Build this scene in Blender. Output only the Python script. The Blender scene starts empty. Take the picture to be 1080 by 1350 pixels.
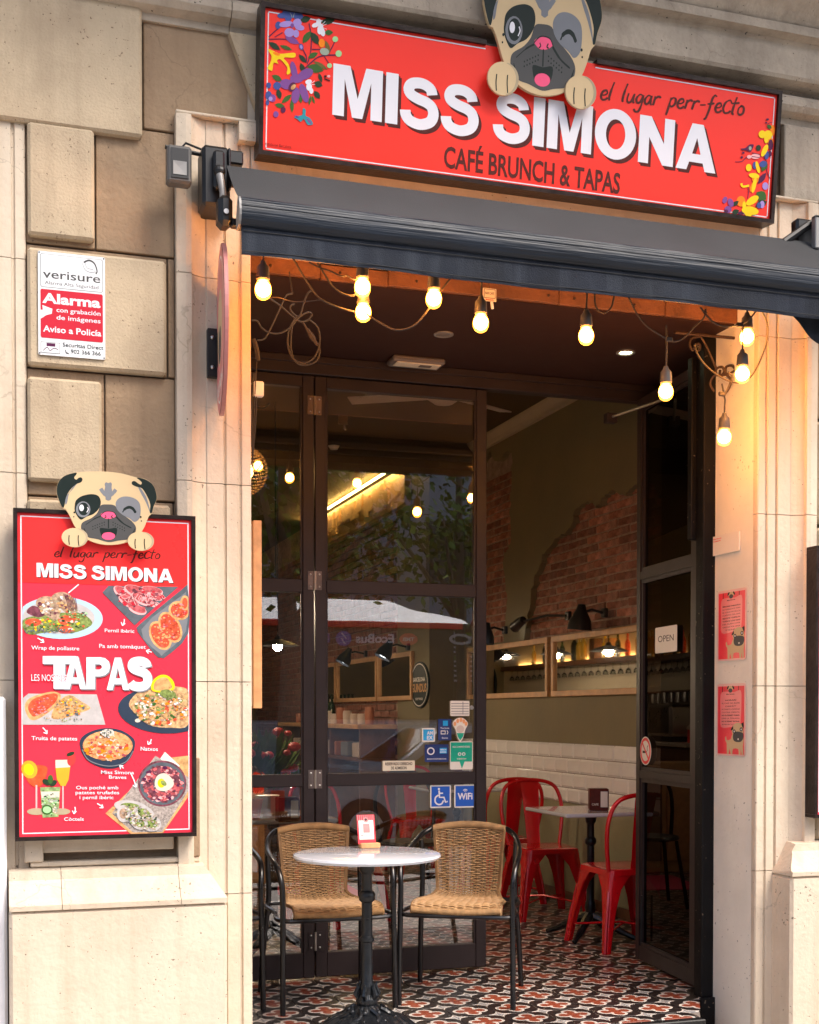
import bpy, math, random
from math import sin, cos, pi, radians, sqrt
from mathutils import Vector, Matrix
from mathutils.geometry import tessellate_polygon

random.seed(7)
sc = bpy.context.scene
COL = sc.collection

# ------------------------------------------------------------------ camera
CAM = Vector((0, 0, 1.30))
YAW = radians(17.8); PIT = radians(1.2); FPX = 1685.0
PY0 = 941 + FPX * math.tan(PIT)
cd = bpy.data.cameras.new("camera"); cam = bpy.data.objects.new("camera", cd); COL.objects.link(cam)
cam.location = CAM
cam.rotation_euler = (pi / 2 - PIT, 0, -YAW)
cd.sensor_fit = 'HORIZONTAL'; cd.sensor_width = 36
cd.lens = FPX / 1080 * 36
cd.shift_y = (PY0 - 675) / 1080
cd.clip_start = 0.05; cd.clip_end = 500
sc.camera = cam

# ------------------------------------------------------------------ world, sun, exposure
SUN_EL, SUN_AZ = radians(52), radians(148)      # azimuth clockwise from +Y
w = bpy.data.worlds.new("World"); sc.world = w; w.use_nodes = True
nt = w.node_tree; nt.nodes.clear()
bgn = nt.nodes.new('ShaderNodeBackground'); wo = nt.nodes.new('ShaderNodeOutputWorld')
sk = nt.nodes.new('ShaderNodeTexSky'); sk.sky_type = 'NISHITA'; sk.sun_disc = False
sk.sun_elevation = SUN_EL; sk.sun_rotation = SUN_AZ; sk.air_density = 1.0; sk.dust_density = 4.0; sk.ozone_density = 0.6
bgn.inputs['Strength'].default_value = 0.15
nt.links.new(sk.outputs[0], bgn.inputs[0]); nt.links.new(bgn.outputs[0], wo.inputs[0])
ld = bpy.data.lights.new("sun", 'SUN'); ld.energy = 1.5; ld.angle = radians(24); ld.color = (1.0, 0.93, 0.84)
sun = bpy.data.objects.new("sun", ld); COL.objects.link(sun)
sd = Vector((sin(SUN_AZ) * cos(SUN_EL), cos(SUN_AZ) * cos(SUN_EL), sin(SUN_EL)))
sun.rotation_euler = sd.to_track_quat('Z', 'Y').to_euler()
sun.location = (3, -10, 20)
vs = sc.view_settings
vs.view_transform = 'Standard'; vs.look = 'None'; vs.gamma = 1; vs.use_curve_mapping = False
vs.exposure = 1.12
sc.render.engine = 'CYCLES'
sc.cycles.use_denoising = True
sc.cycles.max_bounces = 10; sc.cycles.transparent_max_bounces = 24; sc.cycles.sample_clamp_indirect = 6

# ------------------------------------------------------------------ pixel to place helpers (distances are real planes of the building)
_F = Vector((sin(YAW), cos(YAW), 0)); _R = Vector((cos(YAW), -sin(YAW), 0)); _Z = Vector((0, 0, 1))
_FW = _F * cos(PIT) - _Z * sin(PIT); _UP = _F * sin(PIT) + _Z * cos(PIT)
def ray(px, py): return _FW + _R * ((px - 540) / FPX) + _UP * ((PY0 - py) / FPX)
def W(px, py, X=None, Y=None, Z=None):
    d = ray(px, py)
    if X is not None: t = (X - CAM.x) / d.x
    elif Y is not None: t = (Y - CAM.y) / d.y
    else: t = (Z - CAM.z) / d.z
    return CAM + d * t
def WX(px, Y, py=700): return W(px, py, Y=Y).x
def WZ(px, py, Y): return W(px, py, Y=Y).z

# ------------------------------------------------------------------ materials
M = {}
def new_mat(name):
    m = bpy.data.materials.new(name); m.use_nodes = True
    n = m.node_tree; n.nodes.clear()
    out = n.nodes.new('ShaderNodeOutputMaterial')
    M[name] = m
    return m, n, out
def pm(name, col, rough=.6, metal=0., var=.12, vs_=5., bump=0., bs=60., spots=0., ss=70., spot_col=(.03, .025, .02), stain=0.,
       stain_col=(.2, .14, .08), coat=0., em=None, es=0., streak=0., spec=.5, rnd=0., sheen=0., crack=0., grain=0.):
    m, n, out = new_mat(name); N = n.nodes.new; L = n.links.new
    b = N('ShaderNodeBsdfPrincipled'); L(b.outputs[0], out.inputs[0])
    tc = N('ShaderNodeTexCoord'); oc = tc.outputs['Object']
    no = N('ShaderNodeTexNoise'); no.inputs['Scale'].default_value = vs_; no.inputs['Detail'].default_value = 6; no.inputs['Roughness'].default_value = .6
    L(oc, no.inputs['Vector'])
    mr = N('ShaderNodeMapRange'); mr.inputs['From Min'].default_value = .3; mr.inputs['From Max'].default_value = .7
    mr.inputs['To Min'].default_value = 1 - var; mr.inputs['To Max'].default_value = 1 + var
    L(no.outputs['Fac'], mr.inputs['Value'])
    mul = N('ShaderNodeVectorMath'); mul.operation = 'SCALE'; mul.inputs[0].default_value = col
    L(mr.outputs[0], mul.inputs['Scale']); cur = mul.outputs[0]
    def mixc(fac, c2, cur):
        x = N('ShaderNodeMix'); x.data_type = 'RGBA'; L(fac, x.inputs[0]); L(cur, x.inputs[6]); x.inputs[7].default_value = (*c2, 1)
        return x.outputs[2]
    def thr(sock, a, c, hi):
        x = N('ShaderNodeMapRange'); x.inputs['From Min'].default_value = a; x.inputs['From Max'].default_value = c
        x.inputs['To Max'].default_value = hi; L(sock, x.inputs['Value']); return x.outputs[0]
    if stain:
        n2 = N('ShaderNodeTexNoise'); n2.inputs['Scale'].default_value = 1.7; n2.inputs['Detail'].default_value = 9; n2.inputs['Roughness'].default_value = .72
        L(oc, n2.inputs['Vector']); cur = mixc(thr(n2.outputs['Fac'], .48, .75, stain), stain_col, cur)
    if streak:
        mp = N('ShaderNodeMapping'); mp.inputs['Scale'].default_value = (14, 14, .7); L(oc, mp.inputs[0])
        n3 = N('ShaderNodeTexNoise'); n3.inputs['Scale'].default_value = 1.0; n3.inputs['Detail'].default_value = 5
        L(mp.outputs[0], n3.inputs['Vector']); cur = mixc(thr(n3.outputs['Fac'], .5, .78, streak), stain_col, cur)
    sp = None
    if spots:
        n4 = N('ShaderNodeTexNoise'); n4.inputs['Scale'].default_value = ss; n4.inputs['Detail'].default_value = 2
        L(oc, n4.inputs['Vector'])
        n5 = N('ShaderNodeTexNoise'); n5.inputs['Scale'].default_value = 5; n5.inputs['Detail'].default_value = 4; L(oc, n5.inputs['Vector'])
        a = N('ShaderNodeMath'); a.operation = 'ADD'; L(n4.outputs['Fac'], a.inputs[0])
        a2 = N('ShaderNodeMath'); a2.operation = 'MULTIPLY'; a2.inputs[1].default_value = .35; L(n5.outputs['Fac'], a2.inputs[0]); L(a2.outputs[0], a.inputs[1])
        sp = thr(a.outputs[0], .885, .93, spots); cur = mixc(sp, spot_col, cur)
    if crack:
        wv = N('ShaderNodeTexNoise'); wv.inputs['Scale'].default_value = 9; wv.inputs['Detail'].default_value = 4; L(oc, wv.inputs['Vector'])
        sc1 = N('ShaderNodeVectorMath'); sc1.operation = 'SCALE'; sc1.inputs['Scale'].default_value = .16; L(wv.outputs['Color'], sc1.inputs[0])
        ad = N('ShaderNodeVectorMath'); L(oc, ad.inputs[0]); L(sc1.outputs[0], ad.inputs[1])
        vo = N('ShaderNodeTexVoronoi'); vo.feature = 'DISTANCE_TO_EDGE'; vo.inputs['Scale'].default_value = 1.7; L(ad.outputs[0], vo.inputs['Vector'])
        ln = N('ShaderNodeMapRange'); ln.inputs['From Min'].default_value = .001; ln.inputs['From Max'].default_value = .006; ln.inputs['To Min'].default_value = 1; ln.inputs['To Max'].default_value = 0; L(vo.outputs['Distance'], ln.inputs['Value'])
        nm = N('ShaderNodeTexNoise'); nm.inputs['Scale'].default_value = 1.3; L(oc, nm.inputs['Vector'])
        mk = N('ShaderNodeMath'); mk.operation = 'MULTIPLY'; L(ln.outputs[0], mk.inputs[0]); L(thr(nm.outputs['Fac'], .5, .58, crack), mk.inputs[1]); cur = mixc(mk.outputs[0], spot_col, cur)
    if rnd:
        oi = N('ShaderNodeObjectInfo'); r2 = N('ShaderNodeMapRange'); r2.inputs['To Min'].default_value = 1 - rnd; r2.inputs['To Max'].default_value = 1 + rnd
        L(oi.outputs['Random'], r2.inputs['Value']); s2 = N('ShaderNodeVectorMath'); s2.operation = 'SCALE'; L(cur, s2.inputs[0]); L(r2.outputs[0], s2.inputs['Scale']); cur = s2.outputs[0]
    L(cur, b.inputs['Base Color'])
    b.inputs['Roughness'].default_value = rough; b.inputs['Metallic'].default_value = metal
    b.inputs['Coat Weight'].default_value = coat; b.inputs['Specular IOR Level'].default_value = spec
    if sheen: b.inputs['Sheen Weight'].default_value = sheen
    if rough > .15:
        rr = N('ShaderNodeMapRange'); rr.inputs['To Min'].default_value = max(.03, rough - .12); rr.inputs['To Max'].default_value = min(1, rough + .12)
        L(no.outputs['Fac'], rr.inputs['Value']); L(rr.outputs[0], b.inputs['Roughness'])
    if em:
        b.inputs['Emission Color'].default_value = (*em, 1); b.inputs['Emission Strength'].default_value = es
    if bump:
        nb = N('ShaderNodeTexNoise'); nb.inputs['Scale'].default_value = bs; nb.inputs['Detail'].default_value = 6; L(oc, nb.inputs['Vector'])
        hs = nb.outputs['Fac']
        if grain:
            mg = N('ShaderNodeMapping'); mg.inputs['Scale'].default_value = (.03, 1, 1); L(oc, mg.inputs[0]); L(mg.outputs[0], nb.inputs['Vector'])
        if sp is not None:
            s = N('ShaderNodeMath'); s.operation = 'SUBTRACT'; L(hs, s.inputs[0]); L(sp, s.inputs[1]); hs = s.outputs[0]
        bp = N('ShaderNodeBump'); bp.inputs['Strength'].default_value = bump; bp.inputs['Distance'].default_value = .01
        L(hs, bp.inputs['Height']); L(bp.outputs[0], b.inputs['Normal'])
    return m
def emit(name, col, s):
    m, n, out = new_mat(name); e = n.nodes.new('ShaderNodeEmission'); e.inputs[0].default_value = (*col, 1); e.inputs[1].default_value = s
    n.links.new(e.outputs[0], out.inputs[0]); return m
def glass(name, tint, ior=1.55, rough=0.0, wave=0.):
    m, n, out = new_mat(name); N = n.nodes.new; L = n.links.new
    t = N('ShaderNodeBsdfTransparent'); t.inputs[0].default_value = (*tint, 1)
    g = N('ShaderNodeBsdfGlossy'); g.inputs['Roughness'].default_value = rough
    f = N('ShaderNodeFresnel'); f.inputs[0].default_value = ior
    x = N('ShaderNodeMixShader'); L(f.outputs[0], x.inputs[0]); L(t.outputs[0], x.inputs[1]); L(g.outputs[0], x.inputs[2]); L(x.outputs[0], out.inputs[0])
    if wave:
        tc = N('ShaderNodeTexCoord'); nb = N('ShaderNodeTexNoise'); nb.inputs['Scale'].default_value = 1.6; L(tc.outputs['Object'], nb.inputs['Vector'])
        bp = N('ShaderNodeBump'); bp.inputs['Strength'].default_value = wave; bp.inputs['Distance'].default_value = .01
        L(nb.outputs['Fac'], bp.inputs['Height']); L(bp.outputs[0], g.inputs['Normal'])
    return m
def bulb_glass(name):
    m, n, out = new_mat(name); N = n.nodes.new; L = n.links.new
    t = N('ShaderNodeBsdfTransparent'); t.inputs[0].default_value = (1, .93, .8, 1)
    e = N('ShaderNodeEmission'); e.inputs[0].default_value = (1, .36, .03, 1); e.inputs[1].default_value = 2.6
    x = N('ShaderNodeAddShader'); L(t.outputs[0], x.inputs[0]); L(e.outputs[0], x.inputs[1]); L(x.outputs[0], out.inputs[0]); return m
def floor_mat(name):
    m, n, out = new_mat(name); N = n.nodes.new; L = n.links.new
    b = N('ShaderNodeBsdfPrincipled'); L(b.outputs[0], out.inputs[0]); b.inputs['Roughness'].default_value = .32
    tc = N('ShaderNodeTexCoord')
    def ma(op, a, c=None, c2=None):
        x = N('ShaderNodeMath'); x.operation = op
        for i, v in enumerate((a, c, c2)):
            if v is None: continue
            if isinstance(v, (int, float)): x.inputs[i].default_value = v
            else: L(v, x.inputs[i])
        return x.outputs[0]
    wn = N('ShaderNodeTexNoise'); wn.inputs['Scale'].default_value = 30; L(tc.outputs['Object'], wn.inputs['Vector'])
    sx = N('ShaderNodeSeparateXYZ'); L(tc.outputs['Object'], sx.inputs[0])
    jit = ma('MULTIPLY', ma('SUBTRACT', wn.outputs['Fac'], .5), .03)
    def cell(s): return ma('ADD', ma('SUBTRACT', ma('FRACT', ma('ADD', ma('DIVIDE', s, .2), 100.5)), .5), jit)
    x, y = cell(sx.outputs[0]), cell(sx.outputs[1])
    ax, ay = ma('ABSOLUTE', x), ma('ABSOLUTE', y)
    def dist(px, py):
        return ma('SQRT', ma('ADD', ma('POWER', ma('SUBTRACT', ax, px), 2), ma('POWER', ma('SUBTRACT', ay, py), 2)))
    df = ma('MINIMUM', dist(.215, .0), dist(.0, .215))          # quatrefoil
    df = ma('MINIMUM', df, ma('ADD', dist(0, 0), -.02))
    q1, q2 = ma('SUBTRACT', .5, ax), ma('SUBTRACT', .5, ay)
    st = ma('ADD', ma('SQRT', ma('MAXIMUM', q1, 0)), ma('SQRT', ma('MAXIMUM', q2, 0)))   # four pointed star at the tile corners
    rust = ma('LESS_THAN', df, .120); ring = ma('LESS_THAN', df, .182)
    star = ma('LESS_THAN', st, .50); sring = ma('LESS_THAN', st, .60)
    # black crescents swirl: ring broken by offset lobes
    dc = ma('SQRT', ma('ADD', ma('POWER', ma('SUBTRACT', ax, .38), 2), ma('POWER', ma('SUBTRACT', ay, .22), 2)))
    dots = ma('LESS_THAN', dc, .075)
    def mx(f, c, cur):
        z = N('ShaderNodeMix'); z.data_type = 'RGBA'; L(f, z.inputs[0]); z.inputs[7].default_value = (*c, 1)
        if isinstance(cur, tuple): z.inputs[6].default_value = (*cur, 1)
        else: L(cur, z.inputs[6])
        return z.outputs[2]
    cur = mx(sring, (.55, .50, .45), (.016, .011, .011))
    cur = mx(dots, (.016, .011, .011), cur)
    cur = mx(star, (.27, .26, .26), cur); cur = mx(ring, (.55, .50, .45), cur); cur = mx(rust, (.235, .05, .024), cur)
    oi = N('ShaderNodeObjectInfo'); wr = N('ShaderNodeTexNoise'); wr.inputs['Scale'].default_value = 7; wr.inputs['Detail'].default_value = 6; L(tc.outputs['Object'], wr.inputs['Vector'])
    k = ma('ADD', ma('MULTIPLY', oi.outputs['Random'], .32), ma('MULTIPLY', wr.outputs['Fac'], .5)); k = ma('ADD', k, .56)
    s2 = N('ShaderNodeVectorMath'); s2.operation = 'SCALE'; L(cur, s2.inputs[0]); L(k, s2.inputs['Scale']); L(s2.outputs[0], b.inputs['Base Color'])
    rr = ma('ADD', ma('MULTIPLY', wr.outputs['Fac'], .3), .18); L(rr, b.inputs['Roughness'])
    return m

pm('stone', (.61, .515, .40), .85, var=.08, vs_=3, bump=.35, bs=45, spots=.8, ss=85, spot_col=(.12, .09, .06), stain=.5, stain_col=(.40, .29, .19), streak=.4, crack=.28)
pm('stone_dark', (.32, .222, .136), .88, var=.16, vs_=4, bump=.55, bs=45, spots=.8, ss=80, spot_col=(.08, .055, .035), stain=.7, stain_col=(.20, .13, .08), streak=.45, crack=.3)
pm('stone_block', (.49, .39, .265), .88, var=.13, vs_=4, bump=.35, bs=110, spots=.9, ss=95, spot_col=(.15, .10, .06), stain=.6, stain_col=(.29, .21, .135), streak=.35, crack=.2)
pm('stone_grey', (.46, .385, .30), .88, var=.18, vs_=3, bump=.6, bs=40, spots=.85, ss=70, stain=.75, stain_col=(.20, .16, .12), streak=.4, crack=.28)
pm('joint', (.25, .18, .12), .95, var=.3, bump=.5)
pm('reveal_paint', (.78, .75, .66), .6, var=.05, bump=.25, bs=25, spots=.6, ss=60, stain=.15, stain_col=(.33, .29, .23))
pm('batten_wood', (.17, .065, .025), .7, var=.35, vs_=9, bump=.5, stain=.6, stain_col=(.10, .04, .02))
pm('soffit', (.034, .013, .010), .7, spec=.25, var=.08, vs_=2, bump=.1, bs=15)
pm('sign_red', (.88, .035, .022), .34, var=.03, vs_=2, spec=.22, bump=.03, bs=3)
pm('board_red', (.76, .035, .065), .3, var=.03, vs_=3, spec=.3)
pm('board_red2', (.84, .03, .03), .3, var=.03, vs_=3, spec=.3)
pm('print_white', (.76, .75, .80), .4, var=.02)
pm('print_pink', (.85, .42, .42), .4, var=.05)
pm('print_black', (.025, .012, .012), .4, var=.1)
pm('print_brown', (.085, .018, .014), .4, var=.25, vs_=60)
pm('frame_black', (.028, .020, .018), .35, .35, var=.5, vs_=12, bump=.15, spots=.25)
pm('pug_cream', (.60, .45, .26), .45, var=.03); pm('pug_shade', (.42, .34, .22), .45); pm('pug_dark', (.075, .075, .075), .45, var=.04)
pm('pug_grey', (.19, .20, .22), .45); pm('pug_black', (.012, .02, .018), .4); pm('pug_pink', (.85, .10, .22), .4)
for nm, c in dict(leaf_green=(.045, .12, .025), leaf_dark=(.02, .045, .022), lilac=(.36, .26, .60), violet=(.20, .07, .27), blue_ink=(.055, .085, .28), yellow_ink=(.88, .60, .01),
                  orange_ink=(.90, .24, .01), mint=(.35, .66, .30), plum=(.09, .015, .06), teal=(.03, .26, .32), sage=(.33, .38, .30), olive_ink=(.16, .12, .03)).items():
    pm(nm, c, .45, var=.08)
pm('white_enamel', (.72, .74, .76), .35, var=.05, spots=.3, ss=120, spot_col=(.35, .33, .3)); pm('alarm_red', (.52, .02, .04), .45, spec=.15, var=.04)
pm('awning_cloth', (.031, .032, .034), .9, spec=.2, var=.18, vs_=3, bump=.12, bs=200, sheen=.12)
pm('valance_cloth', (.009, .012, .020), .85, spec=.3, var=.5, vs_=4, bump=.35, bs=220, streak=.8, stain=.5, stain_col=(.034, .042, .056))
pm('awning_bar', (.004, .009, .018), .45, .0, spec=.45, var=.5, vs_=3, bump=.42, bs=90, grain=1)
pm('black_metal', (.007, .007, .008), .42, .1, var=.3, spots=.15)
pm('chair_black', (.004, .004, .005), .3, .0, var=.2, coat=.15)
pm('cast_iron', (.008, .010, .013), .30, .2, var=.4, vs_=14, bump=.35, bs=40)
pm('grey_metal', (.22, .215, .21), .5, .2, var=.15); pm('lamp_housing', (.10, .095, .09), .5, .1); pm('steel', (.5, .48, .46), .3, 1.)
pm('door_paint', (.023, .015, .016), .45, .0, spec=.35, var=.15, vs_=8, bump=.05)
pm('post_black', (.003, .003, .004), .5, .0, spec=.2, var=.4, bump=.3, bs=20, spots=.6, ss=55, spot_col=(.22, .17, .12))
pm('wicker', (.37, .225, .105), .5, var=.3, vs_=30, rnd=.05, coat=.15); pm('wicker_dark', (.20, .11, .045), .55, var=.3, vs_=25)
pm('marble', (.60, .635, .70), .14, var=.06, vs_=9, spots=.35, ss=60, spot_col=(.38, .36, .35), stain=.55, stain_col=(.36, .37, .41), coat=.5)
pm('red_paint', (.64, .006, .012), .24, .1, var=.12, spots=.35, ss=45, spot_col=(.12, .02, .02), coat=.6, bump=.02, bs=8)
pm('olive_wall', (.19, .155, .082), .75, var=.12, vs_=2, bump=.12, bs=30); pm('plaster_low', (.27, .25, .15), .8, var=.14, vs_=3, bump=.2)
pm('ceiling_paint', (.075, .046, .015), .8, var=.08, vs_=2)
pm('cornice_paint', (.42, .34, .24), .7, var=.06)
pm('brick', (.33, .13, .085), .9, stain=.55, stain_col=(.46, .34, .28), var=.5, vs_=14, bump=1.0, bs=50, spots=.6, ss=60, spot_col=(.10, .05, .04), rnd=.42)
pm('mortar', (.33, .23, .175), .95, var=.3, vs_=20, bump=1.0, bs=60)
pm('wall_tile', (.86, .85, .85), .08, var=.03, coat=.4, rnd=.05); pm('grout', (.20, .17, .15), .9)
pm('oak', (.50, .28, .12), .5, var=.2, vs_=12, bump=.1, streak=.2); pm('dark_wood', (.13, .055, .025), .55, var=.35, vs_=8, bump=.2)
pm('box_wood', (.58, .30, .13), .5, var=.2, vs_=20)
pm('paper', (.75, .72, .66), .6, var=.03); pm('cream_card', (.72, .66, .52), .5, var=.04)
pm('poster_red', (.85, .05, .075), .35, var=.05, coat=.4); pm('poster_pink', (.88, .26, .26), .35, coat=.4); pm('poster_edge', (.82, .52, .47), .4)
pm('mirror', (.78, .77, .74), .02, 1., var=.02, spec=.5)
pm('plastic_grey', (.15, .13, .12), .5); pm('cable', (.026, .019, .016), .6); pm('cable_dark', (.02, .018, .016), .6); pm('socket', (.06, .055, .05), .5)
pm('rust_iron', (.06, .035, .022), .55, .5, var=.5, bump=.3)
pm('leaf', (.055, .12, .02), .9, spec=.1, var=.5, vs_=3); pm('leaf_pale', (.13, .20, .03), .9, spec=.1, var=.4, vs_=4); pm('bark', (.16, .13, .09), .9, var=.4, bump=.8)  # second leaf colour is a paler, yellower green
pm('flower_red', (.75, .035, .03), .5, var=.2)
pm('asphalt', (.05, .05, .052), .9, var=.2, bump=.4); pm('paving', (.40, .37, .33), .85, var=.12, vs_=2, bump=.3, stain=.4, stain_col=(.15, .14, .12))
pm('render_grey', (.42, .42, .45), .85, var=.1); pm('render_tan', (.33, .25, .18), .85, var=.1); pm('shutter', (.19, .11, .07), .7); pm('slat_white', (.5, .5, .5), .6)
pm('bus_white', (.86, .89, .94), .25, coat=.4); pm('bus_red', (.92, .02, .01), .25, coat=.4); pm('bus_glass', (.01, .012, .014), .06, var=.0, coat=.3); pm('bus_grey', (.38, .39, .41), .3, coat=.4)
pm('car_blue', (.36, .45, .56), .18, .3, coat=.8); pm('car_silver', (.42, .43, .46), .18, .3, coat=.8); pm('rubber', (.015, .015, .016), .85); pm('tail_red', (.6, .01, .01), .2, em=(1, .05, .02), es=.6)
pm('sticker_blue', (.012, .10, .52), .3, var=.04, coat=.4); pm('sticker_navy', (.015, .035, .16), .3, coat=.3); pm('sticker_sky', (.02, .36, .75), .3); pm('sticker_green', (.01, .38, .25), .3); pm('sticker_red', (.75, .02, .03), .3); pm('sticker_orange', (.85, .38, .16), .3)
pm('food_ham', (.46, .09, .10), .5, var=.6, vs_=55, spots=.8, ss=60, spot_col=(.75, .5, .45)); pm('food_tomato', (.66, .09, .04), .45, var=.5, vs_=60, spots=.5, ss=90, spot_col=(.82, .40, .2))
pm('food_bread', (.62, .34, .14), .6, var=.4, vs_=50, spots=.5, ss=80, spot_col=(.25, .10, .04)); pm('food_wrap', (.42, .28, .19), .6, var=.6, vs_=70, spots=.9, ss=75, spot_col=(.09, .05, .04))
pm('food_greens', (.20, .26, .07), .6, var=.7, vs_=90, spots=.8, ss=100, spot_col=(.7, .62, .45)); pm('food_mix', (.55, .33, .16), .6, var=.7, vs_=70, spots=.9, ss=85, spot_col=(.78, .74, .62), stain=.9, stain_col=(.25, .24, .06))
pm('food_potato', (.70, .30, .12), .5, var=.6, vs_=80, spots=.8, ss=60, spot_col=(.5, .07, .03)); pm('food_egg', (.66, .60, .50), .5, var=.1); pm('food_purple', (.17, .05, .07), .5, var=.6, vs_=60, spots=.8, ss=70, spot_col=(.62, .33, .33))
pm('plate_blue', (.42, .58, .74), .4, var=.06); pm('plate_slate', (.10, .12, .14), .5, var=.25, vs_=25, spots=.4); pm('plate_white', (.48, .45, .44), .4, var=.12, vs_=40); pm('plate_navy', (.03, .045, .075), .4, var=.15)
pm('newsprint', (.34, .29, .26), .7, var=.5, vs_=120); pm('drink_orange', (.92, .36, .03), .4, var=.15); pm('drink_red', (.70, .09, .03), .4, var=.35, vs_=40); pm('drink_green', (.24, .34, .14), .4, var=.6, vs_=60, spots=.5, ss=60, spot_col=(.6, .68, .5))
pm('bottle_green', (.012, .03, .012), .08, coat=.5); pm('bottle_amber', (.30, .13, .01), .08, coat=.5, em=(.9, .5, .05), es=.05); pm('ceramic', (.62, .52, .46), .3); pm('copper_jar', (.42, .16, .09), .3)
pm('ghost_white', (.75, .75, .78), .4); pm('disc_print', (.66, .22, .20), .5, var=.15, vs_=15); pm('disc_edge', (.42, .16, .15), .5)
emit('bulb_glow', (1, .37, .07), 98); emit('lamp_glow', (1, .76, .52), 215); emit('led_glow', (1, .66, .20), 34); emit('spot_glow', (.85, .92, 1), 7); emit('down_glow', (.95, 1, .62), 14); emit('wicker_glow', (1, .55, .17), 16); pm('hinge_steel', (.16, .13, .12), .4, .8, var=.4)
glass('door_glass', (.88, .89, .88), 3.1, 0, .03); bulb_glass('bulb_glass'); glass('clear_glass', (.9, .92, .9), 1.5); glass('smoked_glass', (.06, .045, .04), 1.28, 0, .04); glass('lamp_lens', (.8, .8, .8), 1.5)
floor_mat('hydraulic_tile')
for nm in M:
    if nm.startswith(('print_', 'pug_', 'leaf_', 'food_', 'drink_', 'plate_')) or nm in ('lilac', 'violet', 'blue_ink', 'yellow_ink', 'orange_ink', 'mint', 'plum', 'teal', 'sage', 'olive_ink', 'newsprint', 'frame_black'):
        for n_ in M[nm].node_tree.nodes:
            if n_.type == 'BSDF_PRINCIPLED': n_.inputs['Specular IOR Level'].default_value = .15

# ------------------------------------------------------------------ object helpers
ORG = {}
def tag(o, label=None, cat=None, group=None, kind=None):
    if label: o['label'] = label
    if cat: o['category'] = cat
    if group: o['group'] = group
    if kind: o['kind'] = kind
    return o
def thing(name, label, cat, loc=(0, 0, 0), group=None):
    o = bpy.data.objects.new(name, None); COL.objects.link(o); o.empty_display_size = .1
    o.location = loc; ORG[o.name] = Vector(loc)
    return tag(o, label, cat, group)
def origin(o): return ORG.get(o.name, Vector((0, 0, 0)))
def kids(o): return [c for c in bpy.data.objects if c.parent == o]
def copy_thing(root, label=None, loc=None, rz=None):
    def rec(o, par):
        c = o.copy(); COL.objects.link(c)
        if par is not None: c.parent = par; TREE.setdefault(par.name, []).append(c)
        for ch in list(TREE.get(o.name, [])): rec(ch, c)
        return c
    r = rec(root, None)
    if label: r['label'] = label
    if loc is not None: r.location = loc
    if rz is not None: r.rotation_euler = (0, 0, rz)
    return r
TREE = {}
def link(o, parent):
    COL.objects.link(o)
    if parent is not None:
        o.parent = parent; ORG[o.name] = origin(parent); TREE.setdefault(parent.name, []).append(o)
    return o

def crv(pts, n=6, closed=True):
    out = []; m = len(pts); dim = len(pts[0])
    rng = range(m if closed else m - 1)
    for i in rng:
        if closed: p0, p1, p2, p3 = pts[(i - 1) % m], pts[i], pts[(i + 1) % m], pts[(i + 2) % m]
        else: p0, p1, p2, p3 = pts[max(i - 1, 0)], pts[i], pts[i + 1], pts[min(i + 2, m - 1)]
        for k in range(n):
            t = k / n
            out.append(tuple(.5 * (2 * p1[j] + (p2[j] - p0[j]) * t + (2 * p0[j] - 5 * p1[j] + 4 * p2[j] - p3[j]) * t * t + (3 * p1[j] - p0[j] - 3 * p2[j] + p3[j]) * t ** 3) for j in range(dim)))
    if not closed: out.append(tuple(pts[-1]))
    return out
def ell(cx, cy, rx, ry, rot=0, n=20):
    r = radians(rot)
    return [(cx + rx * cos(t) * cos(r) - ry * sin(t) * sin(r), cy + rx * cos(t) * sin(r) + ry * sin(t) * cos(r)) for t in [2 * pi * i / n for i in range(n)]]
def rect(x0, y0, x1, y1): return [(x0, y0), (x1, y0), (x1, y1), (x0, y1)]
def rrect(x0, y0, x1, y1, r, n=4):
    o = []
    for cx, cy, a in ((x1 - r, y1 - r, 0), (x0 + r, y1 - r, 90), (x0 + r, y0 + r, 180), (x1 - r, y0 + r, 270)):
        for k in range(n + 1):
            t = radians(a + 90 * k / n); o.append((cx + r * cos(t), cy + r * sin(t)))
    return o
def ribbon(pts, wd):
    """quads of a constant or tapering ribbon along pts"""
    n = len(pts); L = []; R = []
    for i, p in enumerate(pts):
        a = pts[max(i - 1, 0)]; b = pts[min(i + 1, n - 1)]
        dx, dy = b[0] - a[0], b[1] - a[1]; l = math.hypot(dx, dy) or 1
        hw = (wd[i * (len(wd) - 1) // max(n - 1, 1)] if isinstance(wd, (list, tuple)) else wd) / 2
        L.append((p[0] - dy / l * hw, p[1] + dx / l * hw)); R.append((p[0] + dy / l * hw, p[1] - dx / l * hw))
    return L + R[::-1], [(L[i], R[i], R[i + 1], L[i + 1]) for i in range(n - 1)]

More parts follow.
